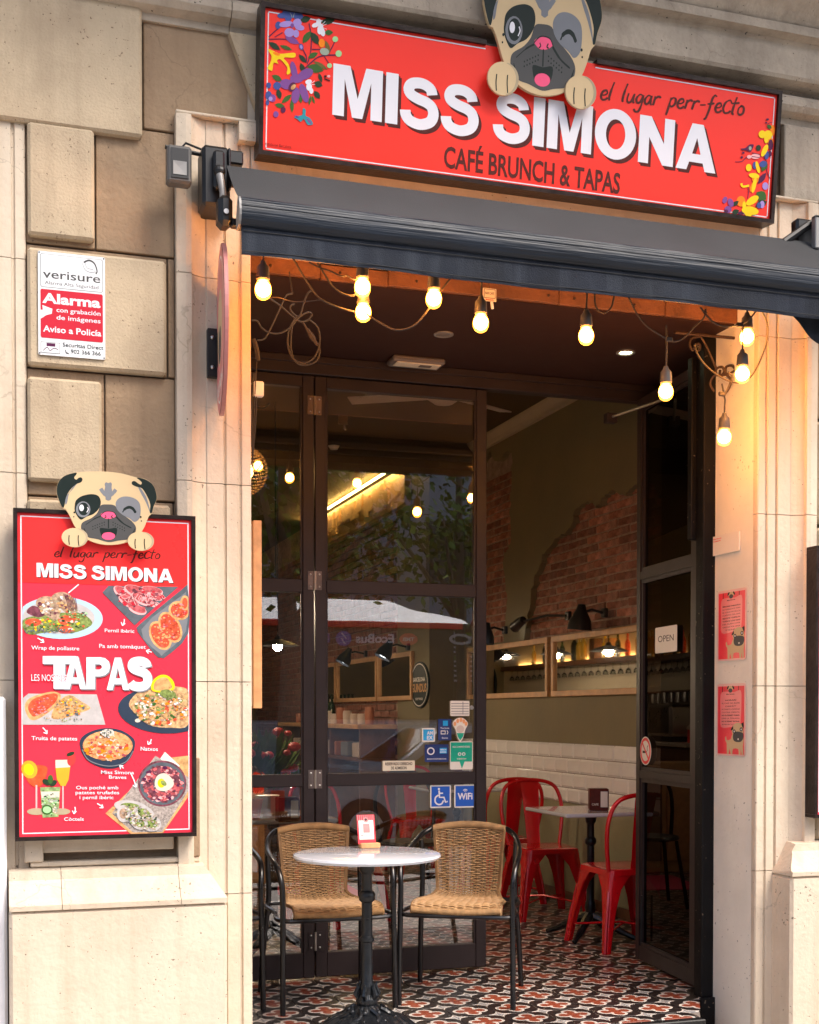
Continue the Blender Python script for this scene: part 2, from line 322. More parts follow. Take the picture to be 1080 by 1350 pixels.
class MB:
    def __init__(s): s.v = []; s.f = []
    def add(s, vs_, fs):
        k = len(s.v); s.v += [tuple(v) for v in vs_]; s.f += [tuple(i + k for i in f) for f in fs]; return s
    def box(s, x0, x1, y0, y1, z0, z1, b=0.):
        if x0 > x1: x0, x1 = x1, x0
        if y0 > y1: y0, y1 = y1, y0
        if z0 > z1: z0, z1 = z1, z0
        if b <= 0:
            return s.add([(x0, y0, z0), (x1, y0, z0), (x1, y1, z0), (x0, y1, z0), (x0, y0, z1), (x1, y0, z1), (x1, y1, z1), (x0, y1, z1)],
                         [(0, 3, 2, 1), (4, 5, 6, 7), (0, 1, 5, 4), (1, 2, 6, 5), (2, 3, 7, 6), (3, 0, 4, 7)])
        b = min(b, (x1 - x0) * .45, (y1 - y0) * .45, (z1 - z0) * .45)
        V = []; ix = {}
        for i, X in enumerate((x0, x1)):
            for j, Y in enumerate((y0, y1)):
                for k, Z in enumerate((z0, z1)):
                    sx, sy, sz = (1, -1)[i] * b, (1, -1)[j] * b, (1, -1)[k] * b
                    ix[i, j, k, 0] = len(V); V.append((X, Y + sy, Z + sz))
                    ix[i, j, k, 1] = len(V); V.append((X + sx, Y, Z + sz))
                    ix[i, j, k, 2] = len(V); V.append((X + sx, Y + sy, Z))
        F = []
        for i in (0, 1): F.append([ix[i, j, k, 0] for j, k in ((0, 0), (1, 0), (1, 1), (0, 1))])
        for j in (0, 1): F.append([ix[i, j, k, 1] for i, k in ((0, 0), (1, 0), (1, 1), (0, 1))])
        for k in (0, 1): F.append([ix[i, j, k, 2] for i, j in ((0, 0), (1, 0), (1, 1), (0, 1))])
        for i in (0, 1):
            for j in (0, 1):
                F.append([ix[i, j, 0, 0], ix[i, j, 1, 0], ix[i, j, 1, 1], ix[i, j, 0, 1]])
                F.append([ix[i, 0, j, 0], ix[i, 1, j, 0], ix[i, 1, j, 2], ix[i, 0, j, 2]])
                F.append([ix[0, i, j, 1], ix[1, i, j, 1], ix[1, i, j, 2], ix[0, i, j, 2]])
                for k in (0, 1): F.append([ix[i, j, k, 0], ix[i, j, k, 1], ix[i, j, k, 2]])
        return s.add(V, F)
    def tube(s, pts, r=.01, n=8, closed=False):
        pts = [Vector(p) for p in pts]; m = len(pts); V = []; F = []
        up = None
        for i, p in enumerate(pts):
            a = pts[(i - 1) % m] if closed else pts[max(i - 1, 0)]; b = pts[(i + 1) % m] if closed else pts[min(i + 1, m - 1)]
            t = (b - a).normalized() if (b - a).length > 1e-9 else Vector((0, 0, 1))
            if up is None: up = Vector((0, 0, 1)) if abs(t.z) < .9 else Vector((1, 0, 0))
            x = up.cross(t).normalized(); y = t.cross(x); up = y
            rr = r[i] if isinstance(r, (list, tuple)) else r
            for k in range(n):
                g = 2 * pi * k / n; V.append(p + x * cos(g) * rr + y * sin(g) * rr)
        for i in range(m if closed else m - 1):
            j = (i + 1) % m
            for k in range(n): F.append((i * n + k, i * n + (k + 1) % n, j * n + (k + 1) % n, j * n + k))
        if not closed: F.append(tuple(range(n))[::-1]); F.append(tuple((m - 1) * n + k for k in range(n)))
        return s.add(V, F)
    def lathe(s, prof, c=(0, 0, 0), n=24, ax=2, mod=None, cap=True):
        V = []; F = []; m = len(prof)
        for i, (r, h) in enumerate(prof):
            for k in range(n):
                g = 2 * pi * k / n; rr = r * (mod(g, h) if mod else 1)
                q = [rr * cos(g), rr * sin(g)]; q.insert(ax, h); V.append((q[0] + c[0], q[1] + c[1], q[2] + c[2]))
        for i in range(m - 1):
            for k in range(n): F.append((i * n + k, i * n + (k + 1) % n, (i + 1) * n + (k + 1) % n, (i + 1) * n + k))
        if cap and prof[0][0] > 1e-6: F.append(tuple(range(n))[::-1])
        if cap and prof[-1][0] > 1e-6: F.append(tuple((m - 1) * n + k for k in range(n)))
        return s.add(V, F)
    def ball(s, c, r, n=14, m=9, sc_=(1, 1, 1)):
        V = []; F = []
        for i in range(m + 1):
            t = pi * i / m
            for k in range(n):
                g = 2 * pi * k / n; V.append((c[0] + r * sc_[0] * sin(t) * cos(g), c[1] + r * sc_[1] * sin(t) * sin(g), c[2] + r * sc_[2] * cos(t)))
        for i in range(m):
            for k in range(n): F.append((i * n + k, (i + 1) * n + k, (i + 1) * n + (k + 1) % n, i * n + (k + 1) % n))
        return s.add(V, F)
    def extrude(s, prof, axis, a, b, cap=True):
        """prof: list of 2D points in the two other axes (cyclic order kept), extruded along axis from a to b"""
        def pt(p, t):
            q = [p[0], p[1]]; q.insert(axis, t); return tuple(q)
        m = len(prof); V = [pt(p, a) for p in prof] + [pt(p, b) for p in prof]
        F = [(i, (i + 1) % m, m + (i + 1) % m, m + i) for i in range(m)]
        s.add(V, F)
        if cap:
            tris = tessellate_polygon([[Vector((p[0], p[1], 0)) for p in prof]])
            s.add([pt(p, a) for p in prof], tris); s.add([pt(p, b) for p in prof], tris)
        return s
    def build(s, name, mat, parent=None, smooth=False, label=None, kind=None, flat=False):
        me = bpy.data.meshes.new(name); og = origin(parent) if parent is not None else Vector((0, 0, 0))
        me.from_pydata([(v[0] - og.x, v[1] - og.y, v[2] - og.z) for v in s.v], [], s.f)
        me.materials.append(M[mat] if isinstance(mat, str) else mat)
        if not flat: bmf(me)
        if smooth:
            me.polygons.foreach_set('use_smooth', [True] * len(me.polygons)); 
            try: me.set_sharp_from_angle(angle=radians(42))
            except Exception: pass
        me.update()
        o = bpy.data.objects.new(name, me); link(o, parent)
        return tag(o, label, None, None, kind)
import bmesh
def bmf(me):
    b = bmesh.new(); b.from_mesh(me); bmesh.ops.recalc_face_normals(b, faces=b.faces); b.to_mesh(me); b.free()
def solo(o, label, cat, group=None): return tag(o, label, cat, group)

class Frame:
    """a flat face of a sign: origin, right, up; normal towards the viewer"""
    def __init__(s, o, u, v): s.o = Vector(o); s.u = Vector(u).normalized(); s.v = Vector(v).normalized(); s.n = s.u.cross(s.v).normalized()
    def pt(s, a, b, d=0.): return s.o + s.u * a + s.v * b + s.n * d
    def uv(s, px, py):
        D = ray(px, py); t = (s.o - CAM).dot(s.n) / D.dot(s.n); P = CAM + D * t - s.o; return (P.dot(s.u), P.dot(s.v))

class Draw:
    """flat print on a Frame; mp maps drawing coordinates to frame coordinates"""
    def __init__(s, fr, mp, parent, base=.0008):
        s.fr, s.mp, s.parent, s.d = fr, mp, parent, base; s.L = {}; s.sub = 0
    def _mb(s, key, mat):
        if key in ('dish_photo',): key = (key, s.sub)
        return s.L.setdefault(key, {}).setdefault(mat, MB())
    def poly(s, key, mat, pts, holes=(), raw=False):
        s.d += .000012; loops = [list(pts)] + [list(h) for h in holes]
        fl = [p for l in loops for p in l]; q = fl if raw else [s.mp(*p) for p in fl]
        k = 0; lv = []
        for l in loops: lv.append([Vector((q[k + i][0], q[k + i][1], 0)) for i in range(len(l))]); k += len(l)
        tr = tessellate_polygon(lv); s._mb(key, mat).add([s.fr.pt(x, y, s.d) for x, y in q], tr)
    def quads(s, key, mat, qs, raw=False):
        s.d += .000012
        for qd in qs:
            s._mb(key, mat).add([s.fr.pt(*(p if raw else s.mp(*p)), s.d) for p in qd], [(0, 1, 2, 3)])
    def stroke(s, key, mat, pts, wd, sm=5, raw=False):
        p = crv(pts, sm, False) if sm > 1 and len(pts) > 2 else pts
        s.quads(key, mat, ribbon(p, wd)[1], raw)
    def ell(s, key, mat, cx, cy, rx, ry, rot=0, n=18): s.poly(key, mat, ell(cx, cy, rx, ry, rot, n))
    def text(s, key, mat, st, p0, p1, cap, bold=0., shear=0., off=(0, 0)):
        s.d += .000012
        c = bpy.data.curves.new('t', 'FONT'); c.body = st; c.offset = bold; c.shear = shear; c.resolution_u = 3
        o = bpy.data.objects.new('t', c); me = o.to_mesh()
        V = [v.co.copy() for v in me.vertices]; F = [tuple(p.vertices) for p in me.polygons]; o.to_mesh_clear()
        bpy.data.objects.remove(o); bpy.data.curves.remove(c)
        if not V: return
        x0 = min(v.x for v in V); x1 = max(v.x for v in V)
        a0, b0 = s.mp(*p0); a1, b1 = s.mp(*p1); at, bt = s.mp(p0[0], p0[1] - cap)
        hs = (bt - b0) / (CAPH + bold * 1.2); ws = (a1 - a0) / (x1 - x0)
        s._mb(key, mat).add([s.fr.pt(a0 + (v.x - x0) * ws + off[0], b0 + (b1 - b0) * (v.x - x0) / (x1 - x0) + v.y * hs + off[1], s.d) for v in V], F)
    def flush(s):
        for k, ms in s.L.items():
            mb = MB(); ids = []
            for i, (mt, q) in enumerate(ms.items()): mb.add(q.v, q.f); ids += [i] * len(q.f)
            o = mb.build(k if isinstance(k, str) else k[0], list(ms)[0], s.parent, flat=True)
            for mt in list(ms)[1:]: o.data.materials.append(M[mt])
            if len(ms) > 1: o.data.polygons.foreach_set('material_index', ids)
        s.L = {}
def _caph():
    c = bpy.data.curves.new('t', 'FONT'); c.body = 'H'; o = bpy.data.objects.new('t', c); me = o.to_mesh()
    h = max(v.co.y for v in me.vertices); o.to_mesh_clear(); bpy.data.objects.remove(o); bpy.data.curves.remove(c); return h
CAPH = _caph()
def board(mb, fr, a0, a1, b0, b1, d0, d1):
    """box in frame coordinates"""
    P = [fr.pt(a, b, d) for d in (d0, d1) for a, b in ((a0, b0), (a1, b0), (a1, b1), (a0, b1))]
    mb.add(P, [(0, 3, 2, 1), (4, 5, 6, 7), (0, 1, 5, 4), (1, 2, 6, 5), (2, 3, 7, 6), (3, 0, 4, 7)]); return mb
def cut(mb, fr, pts, d0, d1):
    m = len(pts); V = [fr.pt(a, b, d0) for a, b in pts] + [fr.pt(a, b, d1) for a, b in pts]
    tr = tessellate_polygon([[Vector((a, b, 0)) for a, b in pts]])
    mb.add(V, [(i, (i + 1) % m, m + (i + 1) % m, m + i) for i in range(m)]); mb.add(V[:m], tr); mb.add(V[m:], tr); return mb

# ================================================================== THE BUILDING FRONT
YF = 4.80                       # plane of the front
ZS = -0.15                      # pavement level; shop floor at 0
XA, XP, XJ = WX(37, YF), WX(232, YF), WX(331, YF)
XR, XQ = WX(997, YF), WX(1061, YF)
LIN = 3.08                      # underside of the lintel
CEIL0 = 3.02                    # ceiling of the entrance recess
YG = 6.07                       # plane of the folding glass doors
XW = 3.76                       # right wall of the room
fac = thing('cafe_facade', 'cream and brown stone street front with raised blocks, pilasters and cornice around the cafe entrance', 'facade', (XJ, YF, ZS))

def B(name, mat, x0, x1, y0, y1, z0, z1, b=0., parent=fac, kind=None):
    return MB().box(x0, x1, y0, y1, z0, z1, b).build(name, mat, parent, kind=kind)

# backing walls
B('pier_wall', 'joint', -2.6, XJ - .02, YF + .022, YF + .62, ZS, 4.6)
B('pier_wall', 'joint', XR + .02, 7.5, YF + .022, YF + .33, ZS, 4.6)
B('lintel', 'stone', XJ - .02, XR + .02, YF + .004, YF + .15, LIN, 4.6)
B('lintel_core', 'stone_dark', XJ - .02, XR + .02, YF + .152, YF + .62, CEIL0 + .1, 4.6)
B('upper_wall', 'stone_dark', -2.6, 7.5, YF + .03, YF + .62, 4.602, 8)

# raised pale blocks and flat brown blocks of the left pier
def px_block(mat, x0, y0, x1, y1, Y, back, b, name='stone_block'):
    """a stone of the pier, its corners measured on the front face"""
    a = W(x0, y1, Y=Y); c = W(x1, y0, Y=Y)
    return B(name, mat, a.x, c.x, Y, back, a.z, c.z, b)
for q in ((-40, -26, 187, 157), (37, 165, 124, 315), (37, 333, 219, 487), (37, 497, 134, 640), (37, 655, 225, 815), (37, 826, 134, 972), (37, 984, 225, 1090)):
    x0, y0, x1, y1 = q
    a = W(x0, y1, Y=4.765); c = W(x1, y0 + (x1 - x0) * .06, Y=4.765)
    B('stone_block', 'stone_block', a.x, c.x, 4.765, YF + .02, a.z + .02, c.z, .010)
xs = [(192, 296), (128, 229), (None, None), (142, 229), (None, None), (142, 229)]
zc = [W(240, y, Y=YF).z for y in (15, 177, 342, 500, 663, 830, 985, 1110)]
xe = [(WX(192, YF), WX(328, YF)), (WX(129, YF), XP - .002), (WX(223, YF), XP - .002), (WX(140, YF), XP - .002), (WX(230, YF), XP - .002), (WX(140, YF), XP - .002), (WX(230, YF), XP - .002)]
for i, (a, c) in enumerate(xe):
    B('flat_stone', 'stone_dark', a, c, YF, YF + .02, zc[i + 1] + .004, zc[i] - .004, .003)
xb = [(None, WX(188, YF)), (XA, WX(127, YF)), (XA, WX(221, YF)), (XA, WX(138, YF)), (XA, WX(228, YF)), (XA, WX(138, YF)), (XA, WX(228, YF))]
for i, (a, c) in enumerate(xb):
    B('bed_stone', 'stone_dark', -2.6 if a is None else a, c, YF + .002, YF + .02, zc[i + 1] + .004, zc[i] - .004, .003)
ZC = WZ(300, 42, 4.775)
# voussoirs of the flat arch over the door: slanted joints
a0, c0 = W(341, 190, Y=YF), W(298, 38, Y=YF)
for k in range(7):
    xa = a0.x + k * .31; sl = (c0.x - a0.x) * (1 - k / 4.2)
    xb_ = xa + .305; sl2 = (c0.x - a0.x) * (1 - (k + 1) / 4.2)
    MB().extrude([(xa, 3.51), (xb_, 3.51), (xb_ + sl2, ZC - .003), (xa + sl, ZC - .003)], 1, 0, 1, True)
    m = MB(); P = [(xa + .006, 3.51), (xb_ - .006, 3.51), (xb_ + sl2 - .006, ZC - .003), (xa + sl + .006, ZC - .003)]
    tri = tessellate_polygon([[Vector((p[0], p[1], 0)) for p in P]])
    y0, y1 = YF - .035, YF + .0035
    V = [(p[0], y0, p[1]) for p in P] + [(p[0], y1, p[1]) for p in P]
    m.add(V, [(i, (i + 1) % 4, 4 + (i + 1) % 4, 4 + i) for i in range(4)] + [tuple(t) for t in tri]); m.build('arch_stone', 'stone_block' if k == 0 else 'stone_grey', fac)

B('flat_stone', 'stone_grey', xb_ + .11, 7.5, YF - .03, YF + .0035, 3.515, ZC - .004, .004)
# door surround: moulded pilasters extruded upwards, band across the top
ZT = 3.50
def pilaster(x0, x1, flip, z0=ZS, z1=ZT):
    Wd = x1 - x0
    pr = [(0, .022), (0, -.045), (.035, -.052), (.055, -.050), (.058, -.034), (.085, -.020), (.112, -.010), (.115, -.014), (.175, -.014), (.178, -.002), (.185, -.002), (.188, -.012), (Wd - .05, -.012), (Wd - .047, -.002), (Wd - .04, -.002), (Wd - .035, -.012), (Wd - .004, -.010), (Wd, -.004), (Wd, .022)]
    m = MB(); P = [((x0 + a) if not flip else (x1 - a), YF + d) for a, d in pr]
    zs = [z0] + [z for z in (.62, 1.42, 2.16, 2.92) if z0 < z < z1] + [z1]
    for za, zb in zip(zs[:-1], zs[1:]):
        MB().extrude(P, 2, za + .0015, zb - .0015).build('pilaster_stone', 'stone', fac)
pilaster(XP, XJ, False)
pilaster(XR, XQ + .03, True)
pilaster(XA - .30, XA - .002, False, .70, WZ(20, 152, YF))
pilaster(XQ + .40, XQ + .7, True)
B('surround_band', 'stone', XP, XQ + .03, YF - .045, YF + .003, ZT + .001, ZT + .012, .003)
MB().extrude([(YF + .003, 3.43), (YF - .046, 3.432), (YF - .052, 3.455), (YF - .050, 3.499), (YF + .003, 3.499)], 0, XJ - .05, XR + .05).build('surround_band', 'stone', fac)
B('surround_face', 'stone', XJ + .001, XR - .001, YF - .012, YF + .0035, LIN + .002, 3.43, .003)
# jambs of the recess and right reveal with pasted papers
B('door_reveal', 'stone', XJ - .018, XJ, YF + .024, 5.40, 0, LIN - .001)
B('door_reveal', 'reveal_paint', XR, XR + .018, YF + .024, 5.19, ZS, LIN - .001)
B('door_reveal', 'soffit', XR + .0185, XR + .30, 5.14, 5.18, 0, LIN - .001)
B('recess_wall', 'olive_wall', XJ - .62, XJ - .52, YF + .62, YG - .03, 0, 3.6)
B('recess_wall', 'soffit', XR + .30, XR + .42, 5.14, YG + .1, 0, 3.6)
# wooden lintel board, broken here and there
zw0, zw1 = CEIL0 + .002, LIN + .02
for a, c, h in ((XJ, 1.22, .0), (1.222, 1.50, -.022), (1.502, 2.25, .0), (2.252, 2.75, -.006), (2.752, XR, -.012)):
    B('lintel_board', 'batten_wood', a, c, YF + .153, YF + .175 + h * .3, zw0 - abs(h) * .2, zw1 + h, .003)
m = MB()
for x in (1.02, 1.3, 1.62, 1.9, 2.2, 2.32, 2.6, 2.95): m.ball((x, YF + .150, 3.05), .006, 8, 5)
m.build('nail', 'rust_iron', fac)
B('recess_ceiling', 'soffit', XJ - .62, XR + .42, YF + .18, YG + .08, CEIL0, CEIL0 + .08)

# cornice
ZC = WZ(300, 42, 4.775)
prof = [(4.83, ZC), (4.785, ZC), (4.782, ZC + .025), (4.765, ZC + .030), (4.74, ZC + .036), (4.722, ZC + .055), (4.72, ZC + .080), (4.735, ZC + .100), (4.765, ZC + .108), (4.765, ZC + .135), (4.685, ZC + .138), (4.675, ZC + .15), (4.668, ZC + .27), (4.66, ZC + .285), (4.615, ZC + .29), (4.615, ZC + .325), (4.63, ZC + .335), (4.60, ZC + .37), (4.54, ZC + .42), (4.46, ZC + .455), (4.42, ZC + .46), (4.42, ZC + .50), (4.36, ZC + .52), (4.30, ZC + .60), (4.28, 4.60), (4.83, 4.60)]
for a, c in ((-2.6, -.4), (-.397, .83), (.833, 2.05), (2.053, 3.42), (3.423, 4.8), (4.803, 7.5)):
    MB().extrude(prof, 0, a, c).build('cornice_stone', 'stone_grey', fac, smooth=False)
# unseen slab added above the cornice to shade the upper wall
B('added_shade_slab', 'stone_grey', -2.6, 7.5, 3.95, 4.32, 4.602, 4.80, .02)

# plinth with its sloping moulding
def plinth(x0, x1, side):
    zt = W(137, 1196, Y=4.66).z
    yb = 4.645
    B('plinth', 'stone', x0, x1, yb, YF + .02, ZS, zt - .002, .012)
    pr = [(YF + .02, zt), (yb - .006, zt), (yb - .008, zt + .018), (yb + .006, zt + .024), (yb + .022, zt + .040), (yb + .058, zt + .088), (yb + .072, zt + .098), (yb + .074, zt + .128), (yb + .112, zt + .134), (YF + .02, zt + .136)]
    segs = []; n = 3; xs_ = [x0 + (x1 - x0) * t for t in (0, .235, .78, 1)]
    for a, c in zip(xs_[:-1], xs_[1:]):
        m = MB(); P = pr
        ea = .07 if (a == x0 and side < 0) else 0; ec = .07 if (c == x1 and side > 0) else 0
        h0 = pr[0][1]; H_ = .13
        V = []
        for e, xx, sg in ((ea, a, 1), (ec, c, -1)):
            for (y, z) in P: V.append((xx + sg * (e * min(1, max(0, (z - zt - .02) / .11)) + .001), y, z))
        k = len(P); F = [(i, (i + 1) % k, k + (i + 1) % k, k + i) for i in range(k)]
        t = tessellate_polygon([[Vector((p[0], p[1], 0)) for p in P]]); F += [tuple(q) for q in t] + [tuple(i + k for i in q) for q in t]
        m.add(V, F).build('plinth_moulding', 'stone', fac)
plinth(WX(12, 4.645, 1250), WX(300, 4.645, 1250), 1)
plinth(WX(1043, 4.645, 1250), WX(1043, 4.645, 1250) + 1.6, -1)
B('plinth', 'ghost_white', -2.6, WX(10, 4.645, 1250), 4.72, YF + .02, ZS, 1.36, .01)
# recessed window bench under the left menu board
zb = lambda y: W(140, y, Y=4.78).z
B('ledge', 'stone', XA + .0, WX(262, 4.77), 4.765, YF + .02, zb(1140) , zb(1133), .004)
B('ledge', 'stone', XA + .02, WX(228, 4.77), 4.775, YF + .02, zb(1122), zb(1104), .004)
B('ledge', 'stone_dark', WX(236, 4.77), WX(262, 4.77), 4.760, YF + .02, zb(1133) , zb(1000), .004)
B('ledge', 'stone', XA - .02, XA + .045, 4.755, YF + .02, zb(1133), zb(1000), .004)
# right pier blocks
for i in range(6):
    B('stone_block', 'stone_block', XQ + .04, XQ + .38 - .1 * (i % 2), 4.765, YF + .02, .75 + i * .46, 1.19 + i * .46, .014)

# ================================================================== BIG SIGN
A0 = W(340, 204, Y=4.715); top = ray(343.5, 3); 
yt = A0.x / (top.x / top.y); T0 = CAM + top * (yt / top.y)
SF = Frame(A0, (1, 0, 0), T0 - A0)
SW_ = SF.uv(1032, 122)[0]; SH_ = (T0 - A0).length; SW_ = (SW_ + SF.uv(1016, 297)[0]) / 2
sign = thing('cafe_sign', 'long red lightbox sign reading MISS SIMONA with winking pug and flowers, above the black awning', 'sign', tuple(A0))
mb = MB(); board(mb, SF, .014, SW_ - .014, .014, SH_ - .014, -.07, 0); mb.build('panel', 'sign_red', sign)
mb = MB()
for a0, a1, b0, b1 in ((0, SW_, 0, .016), (0, .016, .016, SH_ - .016), (SW_ - .016, SW_, .016, SH_ - .016)): board(mb, SF, a0, a1, b0, b1, -.075, .014)
sg = SF.uv(641, 40)[0]; sg2 = SF.uv(786, 70)[0]
board(mb, SF, 0, sg, SH_ - .016, SH_, -.075, .014); board(mb, SF, sg2, SW_, SH_ - .016, SH_, -.075, .014)
mb.build('frame', 'frame_black', sign)
mb = MB()
for a in (.35, SW_ - .35): board(mb, SF, a - .02, a + .02, .06, SH_ - .1, -.10, -.07)
mb.build('bracket', 'black_metal', sign)
S = Draw(SF, lambda x, y: SF.uv(x, y), sign)
# thin white line
e = .030; t = .0042
for a0, a1, b0, b1 in ((e, SW_ - e, e - .006, e - .006 + t), (e - .002, e - .002 + t, e, SH_ - e), (SW_ - e, SW_ - e + t, e, SH_ - e), (e, sg, SH_ - e, SH_ - e + t), (sg2, SW_ - e, SH_ - e, SH_ - e + t)):
    S.poly('border_line', 'print_white', rect(a0, b0, a1, b1), raw=True)
# block capitals
def cap_S():
    o = crv([(.62, .69), (.585, .80), (.47, .875), (.33, .89), (.20, .85), (.145, .745), (.19, .645), (.34, .575), (.50, .53), (.615, .45), (.655, .30), (.60, .16), (.46, .085), (.33, .075), (.18, .125), (.105, .215), (.085, .32)], 4, False)
    return [ribbon(o, .215)[0]], .76
GL = dict(
    M=([[(0, 0), (0, 1), (.33, 1), (.485, .38), (.64, 1), (.97, 1), (.97, 0), (.745, 0), (.745, .73), (.585, 0), (.385, 0), (.225, .73), (.225, 0)]], .97),
    I=([rect(0, 0, .245, 1)], .245),
    N=([[(0, 0), (0, 1), (.26, 1), (.57, .46), (.57, 1), (.80, 1), (.80, 0), (.555, 0), (.23, .56), (.23, 0)]], .80),
    A=([[(0, 0), (.335, 1), (.595, 1), (.93, 0), (.675, 0), (.62, .175), (.305, .175), (.25, 0)], [(.365, .355), (.56, .355), (.4625, .70)]], .93),
    O=([ell(.46, .5, .46, .53, 0, 36), ell(.46, .5, .215, .315, 0, 30)], .92),
    T=([[(.26, 0), (.26, .76), (0, .76), (0, 1), (.80, 1), (.80, .76), (.54, .76), (.54, 0)]], .80),
    P=([[(0, 0), (0, 1), (.45, 1), (.60, .97), (.72, .87), (.76, .71), (.72, .54), (.60, .44), (.45, .40), (.28, .40), (.28, 0)], [(.28, .78), (.28, .61), (.42, .61), (.49, .65), (.50, .70), (.48, .75), (.42, .78)]], .76))
def block_word(D, key, mat, st, p0, p1, cap, off=(0, 0), gap=.065, space=.32, warp=0):
    a0, b0 = D.mp(*p0); a1, b1 = D.mp(*p1); h = D.mp(p0[0], p0[1] - cap)[1] - b0
    x = 0; items = []
    for ch in st:
        if ch == ' ': x += space - gap; continue
        g, wd = cap_S() if ch == 'S' else GL[ch]
        items.append((g, x)); x += wd + gap
    x -= gap; k = (a1 - a0) / x
    for g, gx in items:
        loops = [[(a0 + (gx + u) * k + off[0], b0 + (b1 - b0) * (gx + u) / x + v * h + off[1]) for u, v in lp] for lp in g]
        D.n = getattr(D, 'n', 0) + 1; D.poly((key, D.n), mat, loops[0], loops[1:], raw=True)
def baseline_fix(D, p0, p1): return p0, p1
for off, mt, key in (((.013, -.013), 'print_brown', 'letter_shadow'), ((.007, -.007), 'print_brown', 'letter_shadow'), ((0, 0), 'print_white', 'letter')):
    block_word(S, key, mt, 'MISS SIMONA', (438, 151), (943, 229), 68, off)
S.text('lettering', 'print_brown', 'CAFÉ BRUNCH & TAPAS', (585, 220), (817, 255), 28, .022)
# brush script
SCR = {'e': ([[(.02, .24), (.2, .27), (.30, .38), (.22, .52), (.08, .44), (.02, .2), (.10, .02), (.24, .02), (.36, .14)]], .40),
       'l': ([[(.14, 1.0), (.06, .55), (.03, .12), (.08, 0)]], .24), 'u': ([[(.04, .5), (.01, .16), (.10, 0), (.24, .12), (.33, .5)], [(.33, .5), (.31, .12), (.38, 0)]], .44),
       'g': ([[(.31, .44), (.16, .5), (.02, .27), (.10, .04), (.24, .12), (.34, .48)], [(.34, .48), (.32, 0), (.24, -.38), (.08, -.44), (-.02, -.3)]], .42),
       'a': ([[(.31, .44), (.16, .5), (.02, .25), (.10, .02), (.24, .12), (.34, .5)], [(.34, .5), (.32, .12), (.40, 0)]], .44),
       'r': ([[(.06, .5), (.05, .2), (.02, 0)], [(.05, .26), (.16, .46), (.28, .50), (.33, .42)]], .36),
       'p': ([[(.08, .52), (.04, 0), (-.02, -.46)], [(.05, .30), (.18, .52), (.32, .46), (.32, .2), (.18, .04), (.04, .12)]], .44),
       'f': ([[(.38, .84), (.28, .92), (.18, .7), (.12, .1), (.02, -.4), (-.08, -.42)], [(-.02, .40), (.14, .42), (.32, .48)]], .40),
       'c': ([[(.42, .56), (.30, .74), (.10, .60), (.02, .28), (.12, .02), (.30, .04), (.42, .16)]], .44), 't': ([[(.18, .95), (.10, .4), (.08, .05), (.18, 0)], [(-.04, .58), (.14, .60), (.36, .66)]], .34),
       'o': ([[(.18, .5), (.04, .36), (.04, .1), (.16, 0), (.30, .12), (.30, .38), (.18, .5), (.10, .46)]], .38), '-': ([[(.04, .30), (.32, .34)]], .42)}
def script(D, key, mat, st, p0, p1, cap, wd=.085):
    a0, b0 = D.mp(*p0); a1, b1 = D.mp(*p1); h = D.mp(p0[0], p0[1] - cap)[1] - b0
    tot = sum(.42 if c == ' ' else SCR[c][1] for c in st); k = (a1 - a0) / tot; x = 0
    for ch in st:
        if ch == ' ': x += .42; continue
        for ln in SCR[ch][0]:
            pts = [(x + u + v * .13, v) for u, v in ln]; pts = crv(pts, 4, False) if len(pts) > 2 else pts
            P, Q = ribbon(pts, [wd * .75, wd * 1.1, wd * 1.05, wd * .6])
            D.quads(key, mat, [[(a0 + u * k, b0 + (b1 - b0) * u / tot + v * h) for u, v in q] for q in Q], raw=True)
        x += SCR[ch][1]
script(S, 'script', 'print_brown', 'el lugar perr-fecto', (791, 131), (981, 152), 25, .105)

# flowers, left cluster (coordinates of the drawn bouquet)
FA = lambda x, y: (340 + x / 6.75, y / 6.75)
FB = lambda x, y: (940 + x / 8.44, 140 + y / 8.44)
def bouquet(tr, items):
    for it in items:
        k, mt = it[0], it[1]
        if k == 'e': S.poly('flowers', mt, [tr(*p) for p in ell(*it[2:], n=14)])
        elif k == 's': S.stroke('flowers', mt, [tr(*p) for p in it[3]], it[2] / (6.75 if tr is FA else 8.44))
        elif k == 'p': S.poly('flowers', mt, [tr(*p) for p in crv(it[2], 4)])
        elif k == 'l':
            x0, y0, x1, y1, wd = it[2:]; dx, dy = x1 - x0, y1 - y0; l = math.hypot(dx, dy); nx, ny = -dy / l * wd / 2, dx / l * wd / 2
            P = [(x0 + dx * t + nx * s_, y0 + dy * t + ny * s_) for t, s_ in ((0, 0), (.25, .75), (.5, 1), (.75, .7), (1, 0), (.75, -.7), (.5, -1), (.25, -.75))]
            S.poly('flowers', mt, [tr(*p) for p in P])
